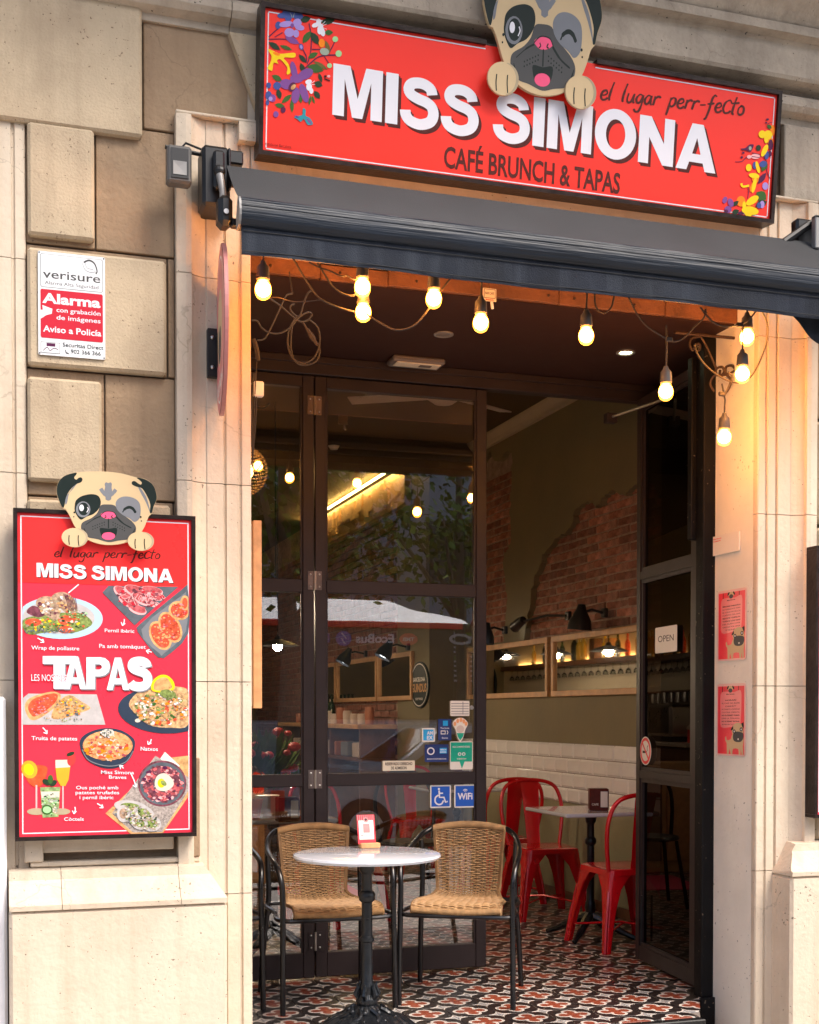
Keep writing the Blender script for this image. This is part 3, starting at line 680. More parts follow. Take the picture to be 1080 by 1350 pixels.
bouquet(FA, [
    ('s', 'plum', 9, [(95, 350), (250, 350), (370, 390)]), ('s', 'plum', 10, [(95, 330), (150, 280), (210, 230)]), ('s', 'plum', 9, [(150, 330), (220, 290)]), ('s', 'plum', 11, [(360, 670), (470, 560), (560, 500), (700, 490)]),
    ('s', 'plum', 9, [(430, 560), (430, 500), (400, 440)]), ('s', 'plum', 9, [(455, 210), (475, 330), (470, 460), (440, 570)]), ('s', 'plum', 8, [(640, 460), (685, 370)]), ('s', 'plum', 8, [(480, 440), (560, 440)]), ('s', 'plum', 7, [(590, 500), (635, 570)]),
    ('l', 'leaf_green', 400, 385, 470, 275, 60), ('l', 'leaf_dark', 470, 285, 545, 400, 66), ('l', 'leaf_dark', 375, 185, 470, 160, 60), ('l', 'leaf_dark', 560, 200, 685, 180, 60), ('l', 'leaf_green', 590, 290, 670, 290, 50), ('l', 'leaf_dark', 95, 375, 200, 445, 52), ('l', 'leaf_green', 195, 405, 305, 445, 36),
    ('l', 'violet', 240, 325, 370, 390, 60), ('l', 'leaf_dark', 365, 485, 430, 560, 44), ('l', 'leaf_green', 445, 515, 535, 470, 50), ('l', 'olive_ink', 495, 545, 620, 620, 40), ('l', 'leaf_green', 440, 590, 585, 630, 80), ('l', 'leaf_dark', 380, 560, 410, 650, 46), ('l', 'leaf_green', 125, 670, 215, 720, 52), ('l', 'leaf_dark', 175, 790, 200, 885, 50),
    ('l', 'leaf_green', 300, 840, 210, 920, 44), ('l', 'leaf_green', 150, 930, 240, 950, 44), ('l', 'leaf_green', 300, 880, 305, 1005, 36), ('l', 'leaf_dark', 500, 735, 575, 765, 60), ('l', 'leaf_dark', 500, 810, 552, 880, 50), ('l', 'leaf_green', 470, 850, 455, 940, 24), ('l', 'leaf_green', 480, 850, 505, 925, 22), ('l', 'leaf_dark', 540, 650, 570, 735, 34), ('l', 'leaf_green', 370, 830, 385, 920, 36), ('l', 'olive_ink', 600, 360, 640, 480, 40),
    ('e', 'blue_ink', 215, 140, 42, 24, 0), ('e', 'blue_ink', 355, 145, 48, 30, 5), ('e', 'blue_ink', 285, 120, 70, 44, 0), ('e', 'blue_ink', 270, 165, 30, 26, 0), ('e', 'blue_ink', 180, 225, 26, 34, 10),
    ('e', 'lilac', 250, 215, 62, 28, -8), ('e', 'lilac', 350, 205, 38, 40, 30), ('e', 'lilac', 370, 245, 44, 26, 15), ('e', 'lilac', 280, 290, 45, 40, 0), ('e', 'lilac', 340, 300, 26, 36, 0), ('e', 'violet', 305, 228, 16, 20, 0), ('s', 'sage', 5, [(285, 115), (300, 140), (302, 158)]), ('s', 'sage', 5, [(325, 112), (318, 140), (312, 158)]),
    ('e', 'print_white', 510, 225, 32, 20, -20), ('e', 'print_white', 540, 200, 22, 34, 0), ('e', 'print_white', 555, 260, 26, 48, 10), ('e', 'print_white', 575, 285, 22, 40, -12), ('s', 'print_white', 4, [(550, 240), (610, 215)]), ('s', 'print_white', 4, [(550, 240), (612, 260)]), ('s', 'print_white', 4, [(550, 240), (600, 190)]),
    ('e', 'orange_ink', 568, 385, 28, 40, 0), ('e', 'sage', 592, 460, 42, 32, 15), ('e', 'mint', 688, 350, 26, 26, 0), ('e', 'mint', 718, 478, 28, 30, 0), ('e', 'mint', 637, 585, 22, 22, 0), ('e', 'blue_ink', 385, 418, 20, 28, -20), ('e', 'lilac', 385, 418, 12, 18, -20),
    ('p', 'yellow_ink', [(90, 440), (140, 455), (200, 480), (320, 470), (335, 500), (310, 515), (230, 515), (270, 570), (290, 640), (265, 665), (255, 650), (260, 600), (200, 530), (170, 540), (180, 570), (140, 560), (125, 630), (85, 605), (110, 560), (120, 500)]), ('e', 'orange_ink', 165, 480, 34, 14, 20),
    ('e', 'violet', 320, 630, 28, 85, -12), ('e', 'violet', 425, 660, 72, 44, -28), ('e', 'violet', 345, 700, 60, 40, 0), ('e', 'lilac', 245, 745, 40, 36, 0), ('e', 'violet', 255, 750, 62, 46, 10), ('e', 'violet', 335, 850, 36, 72, 8), ('e', 'violet', 410, 830, 34, 88, -18), ('e', 'plum', 305, 775, 32, 44, 30), ('e', 'food_bread', 315, 775, 18, 28, 40),
    ('e', 'print_white', 450, 730, 30, 22, -20), ('e', 'print_white', 455, 775, 26, 34, 0), ('e', 'print_white', 475, 810, 18, 26, 0), ('s', 'print_white', 4, [(455, 760), (505, 720)]), ('s', 'print_white', 4, [(455, 760), (510, 750)]),
    ('e', 'blue_ink', 170, 765, 34, 36, 0), ('e', 'blue_ink', 95, 760, 22, 26, 0), ('e', 'blue_ink', 95, 850, 28, 40, 0), ('e', 'violet', 130, 875, 30, 34, 0), ('e', 'lilac', 112, 880, 18, 20, 0), ('e', 'blue_ink', 85, 915, 16, 24, 0), ('e', 'plum', 225, 978, 22, 28, 0), ('e', 'violet', 160, 1018, 24, 28, 0),
    ('p', 'teal', [(320, 1045), (370, 1030), (395, 1020), (400, 965), (425, 980), (425, 1030), (460, 1050), (490, 1105), (440, 1110), (410, 1060), (380, 1085), (350, 1060)]), ('l', 'violet', 430, 1050, 480, 1110, 20), ('l', 'blue_ink', 325, 1030, 370, 1050, 20), ('e', 'print_black', 600, 680, 12, 10, 0), ('s', 'print_black', 10, [(590, 700), (640, 720)]), ('e', 'print_pink', 630, 680, 14, 12, 0)])
bouquet(FB, [
    ('s', 'plum', 8, [(245, 620), (320, 615), (390, 560), (530, 560)]), ('s', 'plum', 7, [(385, 1030), (395, 930), (380, 880)]), ('s', 'plum', 8, [(560, 560), (600, 640), (600, 730), (635, 810)]), ('e', 'orange_ink', 660, 270, 26, 60, 0), ('e', 'orange_ink', 640, 400, 32, 44, 0), ('e', 'orange_ink', 310, 1060, 50, 60, 0), ('e', 'orange_ink', 470, 800, 40, 60, 0), ('e', 'orange_ink', 440, 900, 28, 60, 20),
    ('l', 'leaf_green', 600, 210, 650, 250, 46), ('e', 'leaf_dark', 505, 465, 28, 34, 0), ('l', 'leaf_green', 540, 730, 600, 620, 60), ('l', 'leaf_green', 480, 960, 590, 1040, 120), ('l', 'leaf_dark', 470, 1120, 600, 1060, 90), ('l', 'leaf_dark', 215, 1110, 285, 1055, 50), ('l', 'leaf_dark', 210, 1190, 290, 1160, 60), ('e', 'plum', 640, 430, 28, 60, 0), ('e', 'plum', 630, 530, 22, 34, 0), ('l', 'plum', 500, 865, 590, 740, 60),
    ('e', 'blue_ink', 595, 545, 24, 50, 0), ('e', 'blue_ink', 555, 645, 44, 36, -20), ('e', 'blue_ink', 462, 660, 22, 40, 0), ('e', 'lilac', 580, 890, 34, 42, 0), ('e', 'lilac', 545, 1095, 26, 42, 0), ('e', 'blue_ink', 510, 1105, 24, 34, 0), ('e', 'violet', 130, 1045, 26, 40, 20), ('e', 'violet', 195, 1075, 32, 50, -20), ('e', 'violet', 165, 1150, 40, 40, 0), ('e', 'plum', 145, 1170, 22, 20, 0), ('e', 'plum', 310, 1190, 36, 18, 0),
    ('p', 'plum', [(305, 475), (360, 465), (400, 430), (450, 430), (440, 470), (415, 510), (370, 495), (330, 490)]), ('e', 'sage', 412, 470, 16, 22, 0), ('e', 'print_pink', 400, 565, 24, 22, 0), ('e', 'print_pink', 470, 560, 50, 30, 0), ('s', 'plum', 8, [(430, 520), (520, 540)]), ('s', 'plum', 8, [(430, 560), (520, 575)]), ('e', 'plum', 335, 520, 16, 12, 0), ('e', 'plum', 318, 570, 14, 14, 0), ('e', 'plum', 605, 148, 16, 12, 0), ('e', 'plum', 590, 185, 10, 10, 0), ('s', 'plum', 6, [(600, 200), (650, 180)]),
    ('e', 'yellow_ink', 545, 315, 40, 44, 0), ('e', 'yellow_ink', 610, 320, 48, 50, 0), ('e', 'yellow_ink', 590, 370, 24, 44, 0), ('e', 'yellow_ink', 572, 495, 28, 74, 25), ('e', 'yellow_ink', 395, 685, 32, 42, 0), ('e', 'yellow_ink', 495, 680, 20, 70, -14), ('e', 'yellow_ink', 455, 775, 60, 28, 10), ('e', 'yellow_ink', 455, 880, 22, 90, 12), ('s', 'yellow_ink', 24, [(312, 860), (330, 895), (400, 885)]), ('e', 'yellow_ink', 435, 1050, 82, 40, -35), ('e', 'yellow_ink', 345, 1110, 22, 50, 0), ('e', 'yellow_ink', 410, 1165, 96, 48, 8), ('e', 'yellow_ink', 395, 1195, 44, 36, 0), ('s', 'orange_ink', 8, [(380, 1115), (460, 1110)])])
S.text('small_print', 'print_brown', 'rotulacion Barcelona', (350, 191), (384, 196), 4)

# ---- the pug emblem, drawn once in its own coordinates
PG = lambda x, y: (x / 4, 610 + y / 4)
SIL = [(400, 58), (480, 53), (560, 54), (640, 64), (715, 84), (760, 92), (800, 120), (820, 165), (822, 200), (806, 240), (797, 272), (780, 290), (762, 335), (738, 375), (690, 412), (640, 431), (570, 438), (500, 427), (440, 397), (395, 345), (368, 290), (345, 252), (330, 246), (312, 215), (297, 160), (305, 110), (340, 75), (385, 62)]
def pug(parent, fr, mp, th=.014, lift=.0):
    em = MB(); cut(em, fr, [mp(*p) for p in crv(SIL, 4)], lift, lift + th); e_ = em.build('pug_head', 'pug_cream', parent)
    D = Draw(fr, mp, e_, lift + th + .0004)
    P = lambda k, m, pts, n=4: D.poly(k, m, crv(pts, n))
    P('ear', 'pug_grey', [(378, 150), (402, 120), (412, 112), (385, 132), (362, 170), (352, 218), (342, 224), (346, 185)]); P('ear', 'pug_grey', [(722, 128), (745, 150), (768, 190), (782, 235), (788, 270), (776, 240), (760, 205), (738, 165)])
    P('ear', 'pug_black', [(402, 60), (385, 62), (340, 76), (306, 110), (298, 160), (313, 213), (329, 243), (338, 232), (346, 190), (368, 150), (400, 120), (425, 110), (433, 94), (424, 84), (410, 88), (402, 96), (392, 92), (390, 82), (400, 70)])
    P('ear', 'pug_black', [(718, 86), (760, 94), (800, 121), (819, 165), (821, 200), (805, 238), (797, 270), (786, 268), (788, 225), (770, 180), (745, 142), (715, 133), (692, 120), (694, 106), (708, 104), (722, 114), (738, 122), (744, 112), (734, 100)])
    D.stroke('mark', 'pug_grey', [(569, 114), (568, 160), (569, 206)], [34, 40, 30, 6]); D.ell('mark', 'pug_grey', 558, 122, 9, 12); D.ell('mark', 'pug_grey', 578, 122, 9, 12)
    D.stroke('mark', 'pug_grey', [(528, 143), (545, 168), (566, 192)], [20, 18, 12, 8]); D.stroke('mark', 'pug_grey', [(608, 148), (592, 168), (572, 192)], [20, 18, 12, 8])
    P('muzzle', 'pug_dark', [(528, 232), (560, 226), (602, 232), (628, 268), (662, 292), (697, 320), (714, 350), (704, 385), (676, 408), (620, 416), (570, 424), (510, 408), (462, 398), (432, 372), (425, 340), (437, 318), (482, 296), (512, 268)])
    P('eye', 'pug_black', [(392, 235), (399, 205), (430, 182), (480, 172), (516, 182), (529, 212), (520, 246), (492, 275), (455, 290), (425, 306), (404, 285), (392, 258)])
    D.ell('eye', 'pug_grey', 436, 252, 38, 42); D.ell('eye', 'pug_black', 438, 250, 28, 34); D.ell('eye', 'print_white', 428, 244, 12, 17); D.stroke('eye', 'print_white', [(458, 240), (463, 252), (455, 268)], 4)
    P('eye', 'pug_grey', [(607, 218), (625, 193), (660, 184), (702, 193), (731, 217), (738, 258), (731, 300), (706, 318), (680, 300), (642, 280), (614, 252)])
    D.stroke('eye', 'pug_black', [(643, 268), (655, 250), (678, 241), (698, 250), (712, 271)], [6, 13, 15, 15, 13, 6])
    P('nose', 'pug_pink', [(527, 280), (545, 267), (570, 263), (595, 268), (609, 285), (592, 297), (568, 302), (545, 297)]); D.stroke('nose', 'pug_black', [(526, 284), (548, 266), (570, 262), (597, 268), (611, 288)], 4); D.stroke('nose', 'pug_black', [(552, 282), (556, 292), (548, 297)], 5); D.stroke('nose', 'pug_black', [(590, 282), (584, 292), (592, 296)], 5)
    D.stroke('mouth', 'pug_black', [(450, 332), (495, 302), (528, 288)], [3, 6, 8]); D.stroke('mouth', 'pug_black', [(609, 290), (645, 325), (690, 350)], [8, 6, 3]); D.stroke('mouth', 'pug_black', [(569, 300), (569, 352)], 6, 1)
    P('mouth', 'pug_black', [(525, 350), (570, 354), (612, 350), (610, 385), (592, 406), (565, 412), (540, 402), (528, 380)], 3); D.ell('mouth', 'pug_pink', 569, 392, 35, 20)
    D.stroke('mouth', 'pug_black', [(440, 350), (447, 372)], [2, 8]); D.stroke('mouth', 'pug_black', [(708, 352), (698, 378)], [2, 8])
    for i in range(6):
        for j in range(2):
            D.ell('freckle', 'pug_black', 487 + i * 12, 342 - i * 4.5 + j * 14, 3, 3, n=8); D.ell('freckle', 'pug_black', 593 + i * 12, 320 + i * 6 + j * 14, 3, 3, n=8)
    for x, y, r in ((390, 268, 5), (387, 291, 3.5), (738, 292, 5), (742, 313, 3.5)): D.ell('freckle', 'pug_black', x, y, r, r, n=10)
    D.flush()
    for cx, cy in ((391, 402), (737, 421)):
        m2 = MB(); cut(m2, fr, [mp(*p) for p in ell(cx, cy, 69, 50, 5, 28)], lift + th + .001, lift + th + .012); p_ = m2.build('paw', 'pug_cream', parent)
        D2 = Draw(fr, mp, p_, lift + th + .0125)
        D2.poly('paw_shade', 'pug_shade', [(cx + 69 * cos(t) , cy + 50 * sin(t)) for t in [radians(a) for a in range(-75, 80, 8)]] + [(cx + 57 * cos(t), cy + 47 * sin(t)) for t in [radians(a) for a in range(75, -80, -8)]])
        D2.stroke('toe_line', 'pug_black', [(cx - 29, cy - 12), (cx - 31, cy + 12), (cx - 28, cy + 38)], 5); D2.stroke('toe_line', 'pug_black', [(cx + 19, cy - 12), (cx + 18, cy + 12), (cx + 22, cy + 42)], 5)
        D2.flush()

# ================================================================== MENU BOARD (left)
BO = W(20, 1109, Y=4.69); BT = W(17, 669, Y=4.69)
BF = Frame(BO, (1, 0, 0), (0, 0, 1))
BW_ = (BF.uv(259, 1104)[0] + BF.uv(257, 682)[0]) / 2; BH_ = (BF.uv(17, 669)[1] + BF.uv(257, 682)[1]) / 2
def menu_case(x, lab, name='menu_board'):
    t_ = thing(name, lab, 'menu board', (x, 4.69, BO.z)); f_ = Frame((x, 4.69, BO.z), (1, 0, 0), (0, 0, 1))
    m = MB(); board(m, f_, .012, BW_ - .012, .012, BH_ - .012, -.055, 0); m.build('panel', 'board_red', t_)
    m = MB()
    for a0, a1, b0, b1 in ((0, BW_, 0, .014), (0, .014, .0145, BH_ - .0145), (BW_ - .014, BW_, .0145, BH_ - .0145), (0, BW_, BH_ - .014, BH_)): board(m, f_, a0, a1, b0, b1, -.06, .012)
    m.build('frame', 'frame_black', t_)
    m = MB(); board(m, f_, .1, BW_ - .1, .2, BH_ - .2, -.075, -.0555); m.build('back_plate', 'black_metal', t_)
    return t_, f_
menu, BF = menu_case(BO.x, 'red menu board with pug head and tapas photos left of the door')
mpx = lambda x, y: BF.uv(x, y)
D = Draw(BF, lambda x, y: BF.uv(x, y), menu, .001)
D.poly('header', 'board_red2', rect(.016, BF.uv(30, 768)[1], BW_ - .016, BH_ - .016), raw=True)
for a0, a1, b0, b1 in ((.024, BW_ - .024, .024, .028), (.024, .028, .028, BH_ - .028), (BW_ - .028, BW_ - .024, .028, BH_ - .028), (.024, BW_ - .024, BH_ - .028, BH_ - .024)):
    D.poly('border_line', 'print_white', rect(a0, b0, a1, b1), raw=True)
def bits(cx, cy, rx, ry, n, mats, s0, s1, rot=0.):
    rd = random.Random(int(cx * 7 + cy))
    for _ in range(n):
        a_ = rd.uniform(0, 6.283); q_ = sqrt(rd.random()); x = rx * q_ * cos(a_); y = ry * q_ * sin(a_); x, y = x * cos(rot) - y * sin(rot), x * sin(rot) + y * cos(rot)
        s_ = rd.uniform(s0, s1); k_n = rd.choice((4, 5, 6, 7)); ph = rd.uniform(0, 6)
        pts = [(max(118, min(994, cx + x + s_ * rd.uniform(.6, 1.2) * cos(ph + 6.283 * i / k_n))), cy + y + s_ * .7 * rd.uniform(.6, 1.2) * sin(ph + 6.283 * i / k_n)) for i in range(k_n)]
        if len(set(p[0] for p in pts)) > 2: D.poly('dish_photo', rd.choice(mats), pts)
TA = lambda x, y: BF.uv(x / 4, 610 + y / 4)
TB = lambda x, y: BF.uv(x / 4, 860 + y / 4)
D.mp = TA
script(D, 'script', 'print_brown', 'el lugar perr-fecto', (285, 497), (845, 507), 54, .11)
for off, mt, key in (((.0035, -.0035), 'print_brown', 'letter_shadow'), ((0, 0), 'print_white', 'letter')): block_word(D, key, mt, 'MISS SIMONA', (193, 602), (914, 634), 74, off)
# wrap plate
clip = lambda pts: [(max(118, min(994, x)), y) for x, y in pts]
D.poly('dish_photo', 'plate_blue', clip(ell(318, 818, 224, 112, 2, 40))); D.poly('dish_photo', 'plate_white', clip(ell(310, 815, 190, 88, 2, 36)))
for k, mt, pts in (('dish_photo', 'food_greens', [(120, 830), (240, 800), (400, 790), (470, 820), (480, 860), (380, 900), (280, 890), (150, 905)]), ('dish_photo', 'food_purple', [(140, 790), (170, 755), (215, 770), (240, 800), (200, 815)]), ('dish_photo', 'food_wrap', [(188, 740), (210, 712), (260, 705), (300, 730), (320, 775), (300, 830), (250, 810), (215, 780)]), ('dish_photo', 'food_wrap', [(268, 715), (290, 690), (340, 683), (385, 715), (408, 770), (390, 795), (345, 790), (310, 760), (275, 735)])):
    D.poly(k, mt, clip(crv(pts, 4)))
for x, y, rx, ry in ((175, 842, 44, 20), (350, 832, 44, 26), (345, 880, 40, 20)): D.ell('dish_photo', 'food_tomato', x, y, rx, ry)
for x, y in ((225, 750), (250, 740), (330, 715), (270, 770), (240, 785)): D.ell('dish_photo', 'print_white', x, y, 16, 7, 40)
D.stroke('dish_photo', 'print_white', [(360, 688), (415, 642)], 6, 1)
bits(300, 855, 165, 40, 90, ['food_greens', 'leaf_green', 'food_egg', 'leaf_dark', 'food_tomato', 'yellow_ink', 'food_wrap'], 4, 11); bits(265, 762, 60, 44, 50, ['food_wrap', 'food_purple', 'food_egg', 'food_bread', 'pug_shade'], 5, 13); bits(350, 740, 46, 36, 36, ['food_wrap', 'food_bread', 'pug_shade', 'food_purple'], 5, 12); bits(400, 800, 60, 30, 40, ['food_greens', 'mint', 'leaf_dark', 'food_egg', 'food_tomato'], 3, 8)
for k in range(7): D.stroke('dish_photo', 'food_purple', [(335 + k * 10, 690 + k * 3), (352 + k * 9, 730 + k * 5), (362 + k * 7, 780)], 3)
for i in range(16): D.stroke('dish_photo', 'plate_slate', [(130 + i * 16, 880 + 14 * sin(i)), (140 + i * 16, 892 + 9 * cos(i * 2)), (152 + i * 16, 884 + 8 * sin(i * 3))], 4, 2)
# ham slate + toast slate
D.sub += 1; D.d = .0018; D.poly('dish_photo', 'plate_slate', [(540, 685), (572, 650), (940, 655), (710, 858)])
for i, (x, y, rx, ry, r) in enumerate(((650, 690, 60, 28, 35), (720, 680, 70, 30, 20), (800, 676, 60, 24, 10), (680, 735, 62, 26, 30), (750, 720, 64, 28, 25), (820, 705, 50, 22, 10), (725, 775, 50, 24, 20))):
    D.poly('dish_photo', 'print_pink', ell(x, y, rx, ry, r)); D.poly('dish_photo', 'food_ham', ell(x + 2, y - 4, rx - 6, ry - 6, r))
bits(735, 715, 130, 52, 90, ['food_ham', 'print_pink', 'food_purple', 'food_ham', 'poster_pink', 'alarm_red'], 5, 15, .1)
for k in range(14): D.stroke('dish_photo', 'print_pink', [(620 + k * 18, 690 + (k % 4) * 16), (640 + k * 17, 700 + (k % 3) * 18), (665 + k * 16, 692 + (k % 4) * 18)], 3)
D.sub += 1; D.d = .0018; D.poly('dish_photo', 'plate_slate', crv([(725, 880), (740, 850), (960, 668), (990, 664), (992, 900), (880, 1020), (850, 1028), (820, 1015), (735, 905)], 3)); D.poly('dish_photo', 'pug_grey', crv([(745, 880), (960, 700), (980, 700), (980, 890), (865, 1005), (840, 1005)], 3))
for x, y, rx, ry, r in ((845, 912, 46, 76, -28), (898, 868, 48, 82, -28), (945, 780, 50, 44, 20), (975, 740, 18, 34, 0)):
    D.poly('dish_photo', 'food_bread', clip(ell(x, y, rx + 7, ry + 6, r))); D.poly('dish_photo', 'food_tomato', clip(ell(x, y, rx - 4, ry - 6, r)))
for x, y, rx, ry, r in ((845, 912, 40, 66, -.49), (898, 868, 42, 72, -.49), (945, 780, 42, 36, .3)): bits(x, y, rx, ry, 60, ['food_tomato', 'flower_red', 'food_bread', 'sticker_orange', 'food_ham', 'poster_pink'], 3, 9, r)
def arrow(p, q, mp_=None):
    D.stroke('arrow', 'print_white', [p, ((p[0] + q[0]) / 2 + 4, (p[1] + q[1]) / 2), q], 6, 2)
    a = math.atan2(q[1] - p[1], q[0] - p[0])
    for s_ in (-.6, .6): D.stroke('arrow', 'print_white', [(q[0] - 20 * cos(a + s_), q[1] - 20 * sin(a + s_)), q], 5, 1)
arrow((655, 825), (645, 860)); arrow((198, 925), (232, 948)); arrow((800, 1000), (770, 992))
D.text('caption', 'print_white', 'Pernil ibèric', (552, 893), (708, 898), 18, .01); D.text('caption', 'print_white', 'Pa amb tomàquet', (523, 976), (768, 982), 20, .01); D.text('caption', 'print_white', 'Wrap de pollastre', (165, 985), (418, 990), 20, .01)
D.mp = TB
arrow((225, 397), (248, 430)); arrow((797, 458), (780, 487)); arrow((395, 815), (390, 852)); arrow((512, 797), (544, 820)); arrow((650, 612), (630, 597)); arrow((690, 640), (716, 712))
D.text('caption', 'print_white', 'Truita de patates', (166, 462), (407, 465), 20, .01); D.text('caption', 'print_white', 'Natxos', (741, 518), (832, 520), 20, .01)
D.text('caption', 'print_white', 'Miss Simona', (533, 641), (706, 643), 18, .01); D.text('caption', 'print_white', 'Braves', (574, 666), (666, 668), 18, .01)
for i, (t_, a, c) in enumerate((('Ous poché amb', 401, 624), ('patates trufades', 398, 628), ('i pernil ibèric', 419, 598))): D.text('caption', 'print_white', t_, (a, 722 + 26 * i), (c, 722 + 26 * i), 18, .01)
D.text('caption', 'print_white', 'Còctels', (338, 888), (442, 888), 18, .01)
# TAPAS, chunky
for off, mt in (((.004, -.004), 'pug_grey'), ((0, 0), 'print_white')):
    for ch, x0, x1, yb, ht in (('T', 225, 400, 192, 172), ('A', 335, 455, 194, 172), ('P', 455, 580, 194, 168), ('A', 562, 680, 198, 170), ('S', 668, 800, 200, 176)):
        g, wd = cap_S() if ch == 'S' else GL[ch]
        loops = [[TB(x0 + (x1 - x0) * u / wd, yb - ht * v) for u, v in lp] for lp in g]
        if ch == 'S': 
            o = crv([(.62, .69), (.585, .80), (.47, .86), (.33, .87), (.20, .83), (.16, .745), (.19, .655), (.34, .585), (.50, .53), (.60, .45), (.635, .30), (.58, .17), (.46, .115), (.33, .105), (.18, .145), (.105, .225)], 4, False); loops = [[TB(x0 + (x1 - x0) * u / .76, yb - ht * v) for u, v in ribbon(o, .27)[0]]]
        loops = [[(a + off[0], b + off[1]) for a, b in lp] for lp in loops]; D.n += 1; D.poly(('letter' if mt == 'print_white' else 'letter_shadow', D.n), mt, loops[0], loops[1:], raw=True)
D.text('small_letters', 'board_red', 'LES NOSTRES', (165, 150), (352, 153), 34, .035); D.text('small_letters', 'print_white', 'LES NOSTRES', (165, 150), (352, 153), 34, .0)
D.sub += 1; D.d = .0018; D.poly('dish_photo', 'plate_white', [(122, 240), (150, 218), (510, 222), (556, 382), (118, 382)]); D.poly('dish_photo', 'food_bread', crv([(130, 290), (160, 240), (270, 208), (320, 225), (300, 280), (215, 345), (160, 355)], 4)); D.poly('dish_photo', 'food_tomato', crv([(148, 290), (180, 245), (270, 218), (305, 228), (285, 272), (205, 330), (170, 335)], 4))
D.poly('dish_photo', 'food_bread', crv([(270, 345), (300, 270), (365, 225), (430, 260), (478, 295), (420, 320), (330, 350)], 3)); D.poly('dish_photo', 'food_mix', crv([(300, 280), (365, 228), (430, 262), (470, 292), (360, 300)], 3))
bits(225, 285, 62, 40, 70, ['food_tomato', 'flower_red', 'food_ham', 'poster_pink'], 3, 9, -.5); bits(370, 290, 80, 44, 110, ['food_bread', 'yellow_ink', 'food_wrap', 'plate_slate', 'food_mix', 'orange_ink'], 3, 9, .1); bits(330, 352, 110, 14, 40, ['leaf_dark', 'plate_slate', 'food_greens', 'food_bread'], 2, 5)
D.sub += 1; D.d = .0018; D.poly('dish_photo', 'plate_navy', clip(ell(860, 308, 238, 120, 4, 40))); D.poly('dish_photo', 'food_mix', clip(crv([(680, 270), (740, 200), (820, 170), (930, 180), (994, 210), (994, 380), (900, 398), (790, 385), (720, 330)], 4)))
for i in range(26):
    x = random.uniform(720, 985); y = random.uniform(215, 380); D.ell('dish_photo', random.choice(['food_tomato', 'food_greens', 'print_white', 'food_bread', 'food_egg', 'food_greens']), x, y, random.uniform(10, 26), random.uniform(6, 13), random.uniform(0, 180), n=10)
bits(850, 300, 140, 85, 240, ['food_mix', 'food_egg', 'food_greens', 'food_tomato', 'food_bread', 'leaf_green', 'food_wrap', 'print_white', 'food_potato', 'orange_ink'], 4, 14)
D.poly('dish_photo', 'yellow_ink', crv([(800, 200), (802, 155), (840, 122), (880, 122), (912, 150), (920, 185), (900, 205), (850, 212)], 4)); D.poly('dish_photo', 'food_bread', crv([(812, 196), (815, 160), (845, 135), (880, 136), (900, 165), (905, 190), (850, 202)], 4)); D.poly('dish_photo', 'food_greens', ell(885, 220, 44, 24, 10))
D.sub += 1; D.d = .0018; D.poly('dish_photo', 'plate_navy', crv([(420, 480), (440, 440), (500, 410), (570, 400), (640, 412), (700, 450), (712, 490), (690, 555), (640, 600), (570, 614), (490, 590), (440, 545)], 4)); D.poly('dish_photo', 'food_potato', ell(568, 492, 132, 78, 0, 30))
for i in range(24): a = random.uniform(0, 6.28); r = random.uniform(.2, .9); D.ell('dish_photo', random.choice(['food_potato', 'food_bread', 'food_tomato', 'food_egg', 'orange_ink']), 568 + 115 * r * cos(a), 500 + 60 * r * sin(a), random.uniform(12, 24), random.uniform(9, 15), random.uniform(0, 180), n=10)
bits(568, 500, 120, 66, 150, ['food_potato', 'food_bread', 'food_tomato', 'food_egg', 'orange_ink', 'food_ham', 'sticker_orange', 'food_potato'], 6, 17); D.ell('dish_photo', 'food_egg', 568, 425, 36, 20); bits(568, 428, 38, 22, 50, ['food_egg', 'plate_slate', 'print_white', 'leaf_dark'], 3, 6); D.stroke('dish_photo', 'pug_grey', [(432, 512), (470, 570), (570, 600), (660, 580), (702, 520)], 5)
# drinks
D.sub += 1; D.d = .0018; D.poly('dish_photo', 'drink_red', crv([(128, 600), (240, 600), (244, 650), (215, 705), (170, 705), (132, 655)], 4)); D.ell('dish_photo', 'drink_orange', 155, 618, 42, 48, -20); D.ell('dish_photo', 'yellow_ink', 152, 618, 26, 32, -20); D.stroke('dish_photo', 'print_pink', [(192, 700), (192, 830)], 9, 1); D.ell('dish_photo', 'pug_shade', 192, 840, 50, 18)
D.sub += 1; D.d = .0018; D.poly('dish_photo', 'drink_orange', [(293, 610), (370, 606), (362, 670), (345, 705), (320, 705), (300, 670)]); D.poly('dish_photo', 'food_egg', [(292, 568), (372, 566), (370, 606), (293, 610)]); D.stroke('dish_photo', 'print_pink', [(332, 705), (332, 830)], 8, 1); D.ell('dish_photo', 'pug_shade', 325, 840, 46, 17); D.ell('dish_photo', 'flower_red', 377, 568, 22, 32, 15); D.ell('dish_photo', 'leaf_dark', 372, 536, 22, 10, -20)
D.sub += 1; D.d = .0018; D.poly('dish_photo', 'drink_green', [(212, 712), (318, 710), (308, 868), (225, 872)]); D.poly('dish_photo', 'food_egg', [(216, 735), (314, 733), (313, 765), (219, 768)]); bits(265, 800, 46, 60, 90, ['drink_green', 'leaf_green', 'mint', 'food_egg', 'leaf_dark', 'sage'], 4, 10); D.ell('dish_photo', 'leaf_green', 248, 830, 30, 26); D.ell('dish_photo', 'mint', 248, 830, 22, 18); D.ell('dish_photo', 'leaf_dark', 245, 685, 24, 14, 30); D.ell('dish_photo', 'leaf_dark', 280, 690, 22, 14, -30); D.ell('dish_photo', 'leaf_green', 266, 670, 14, 24)
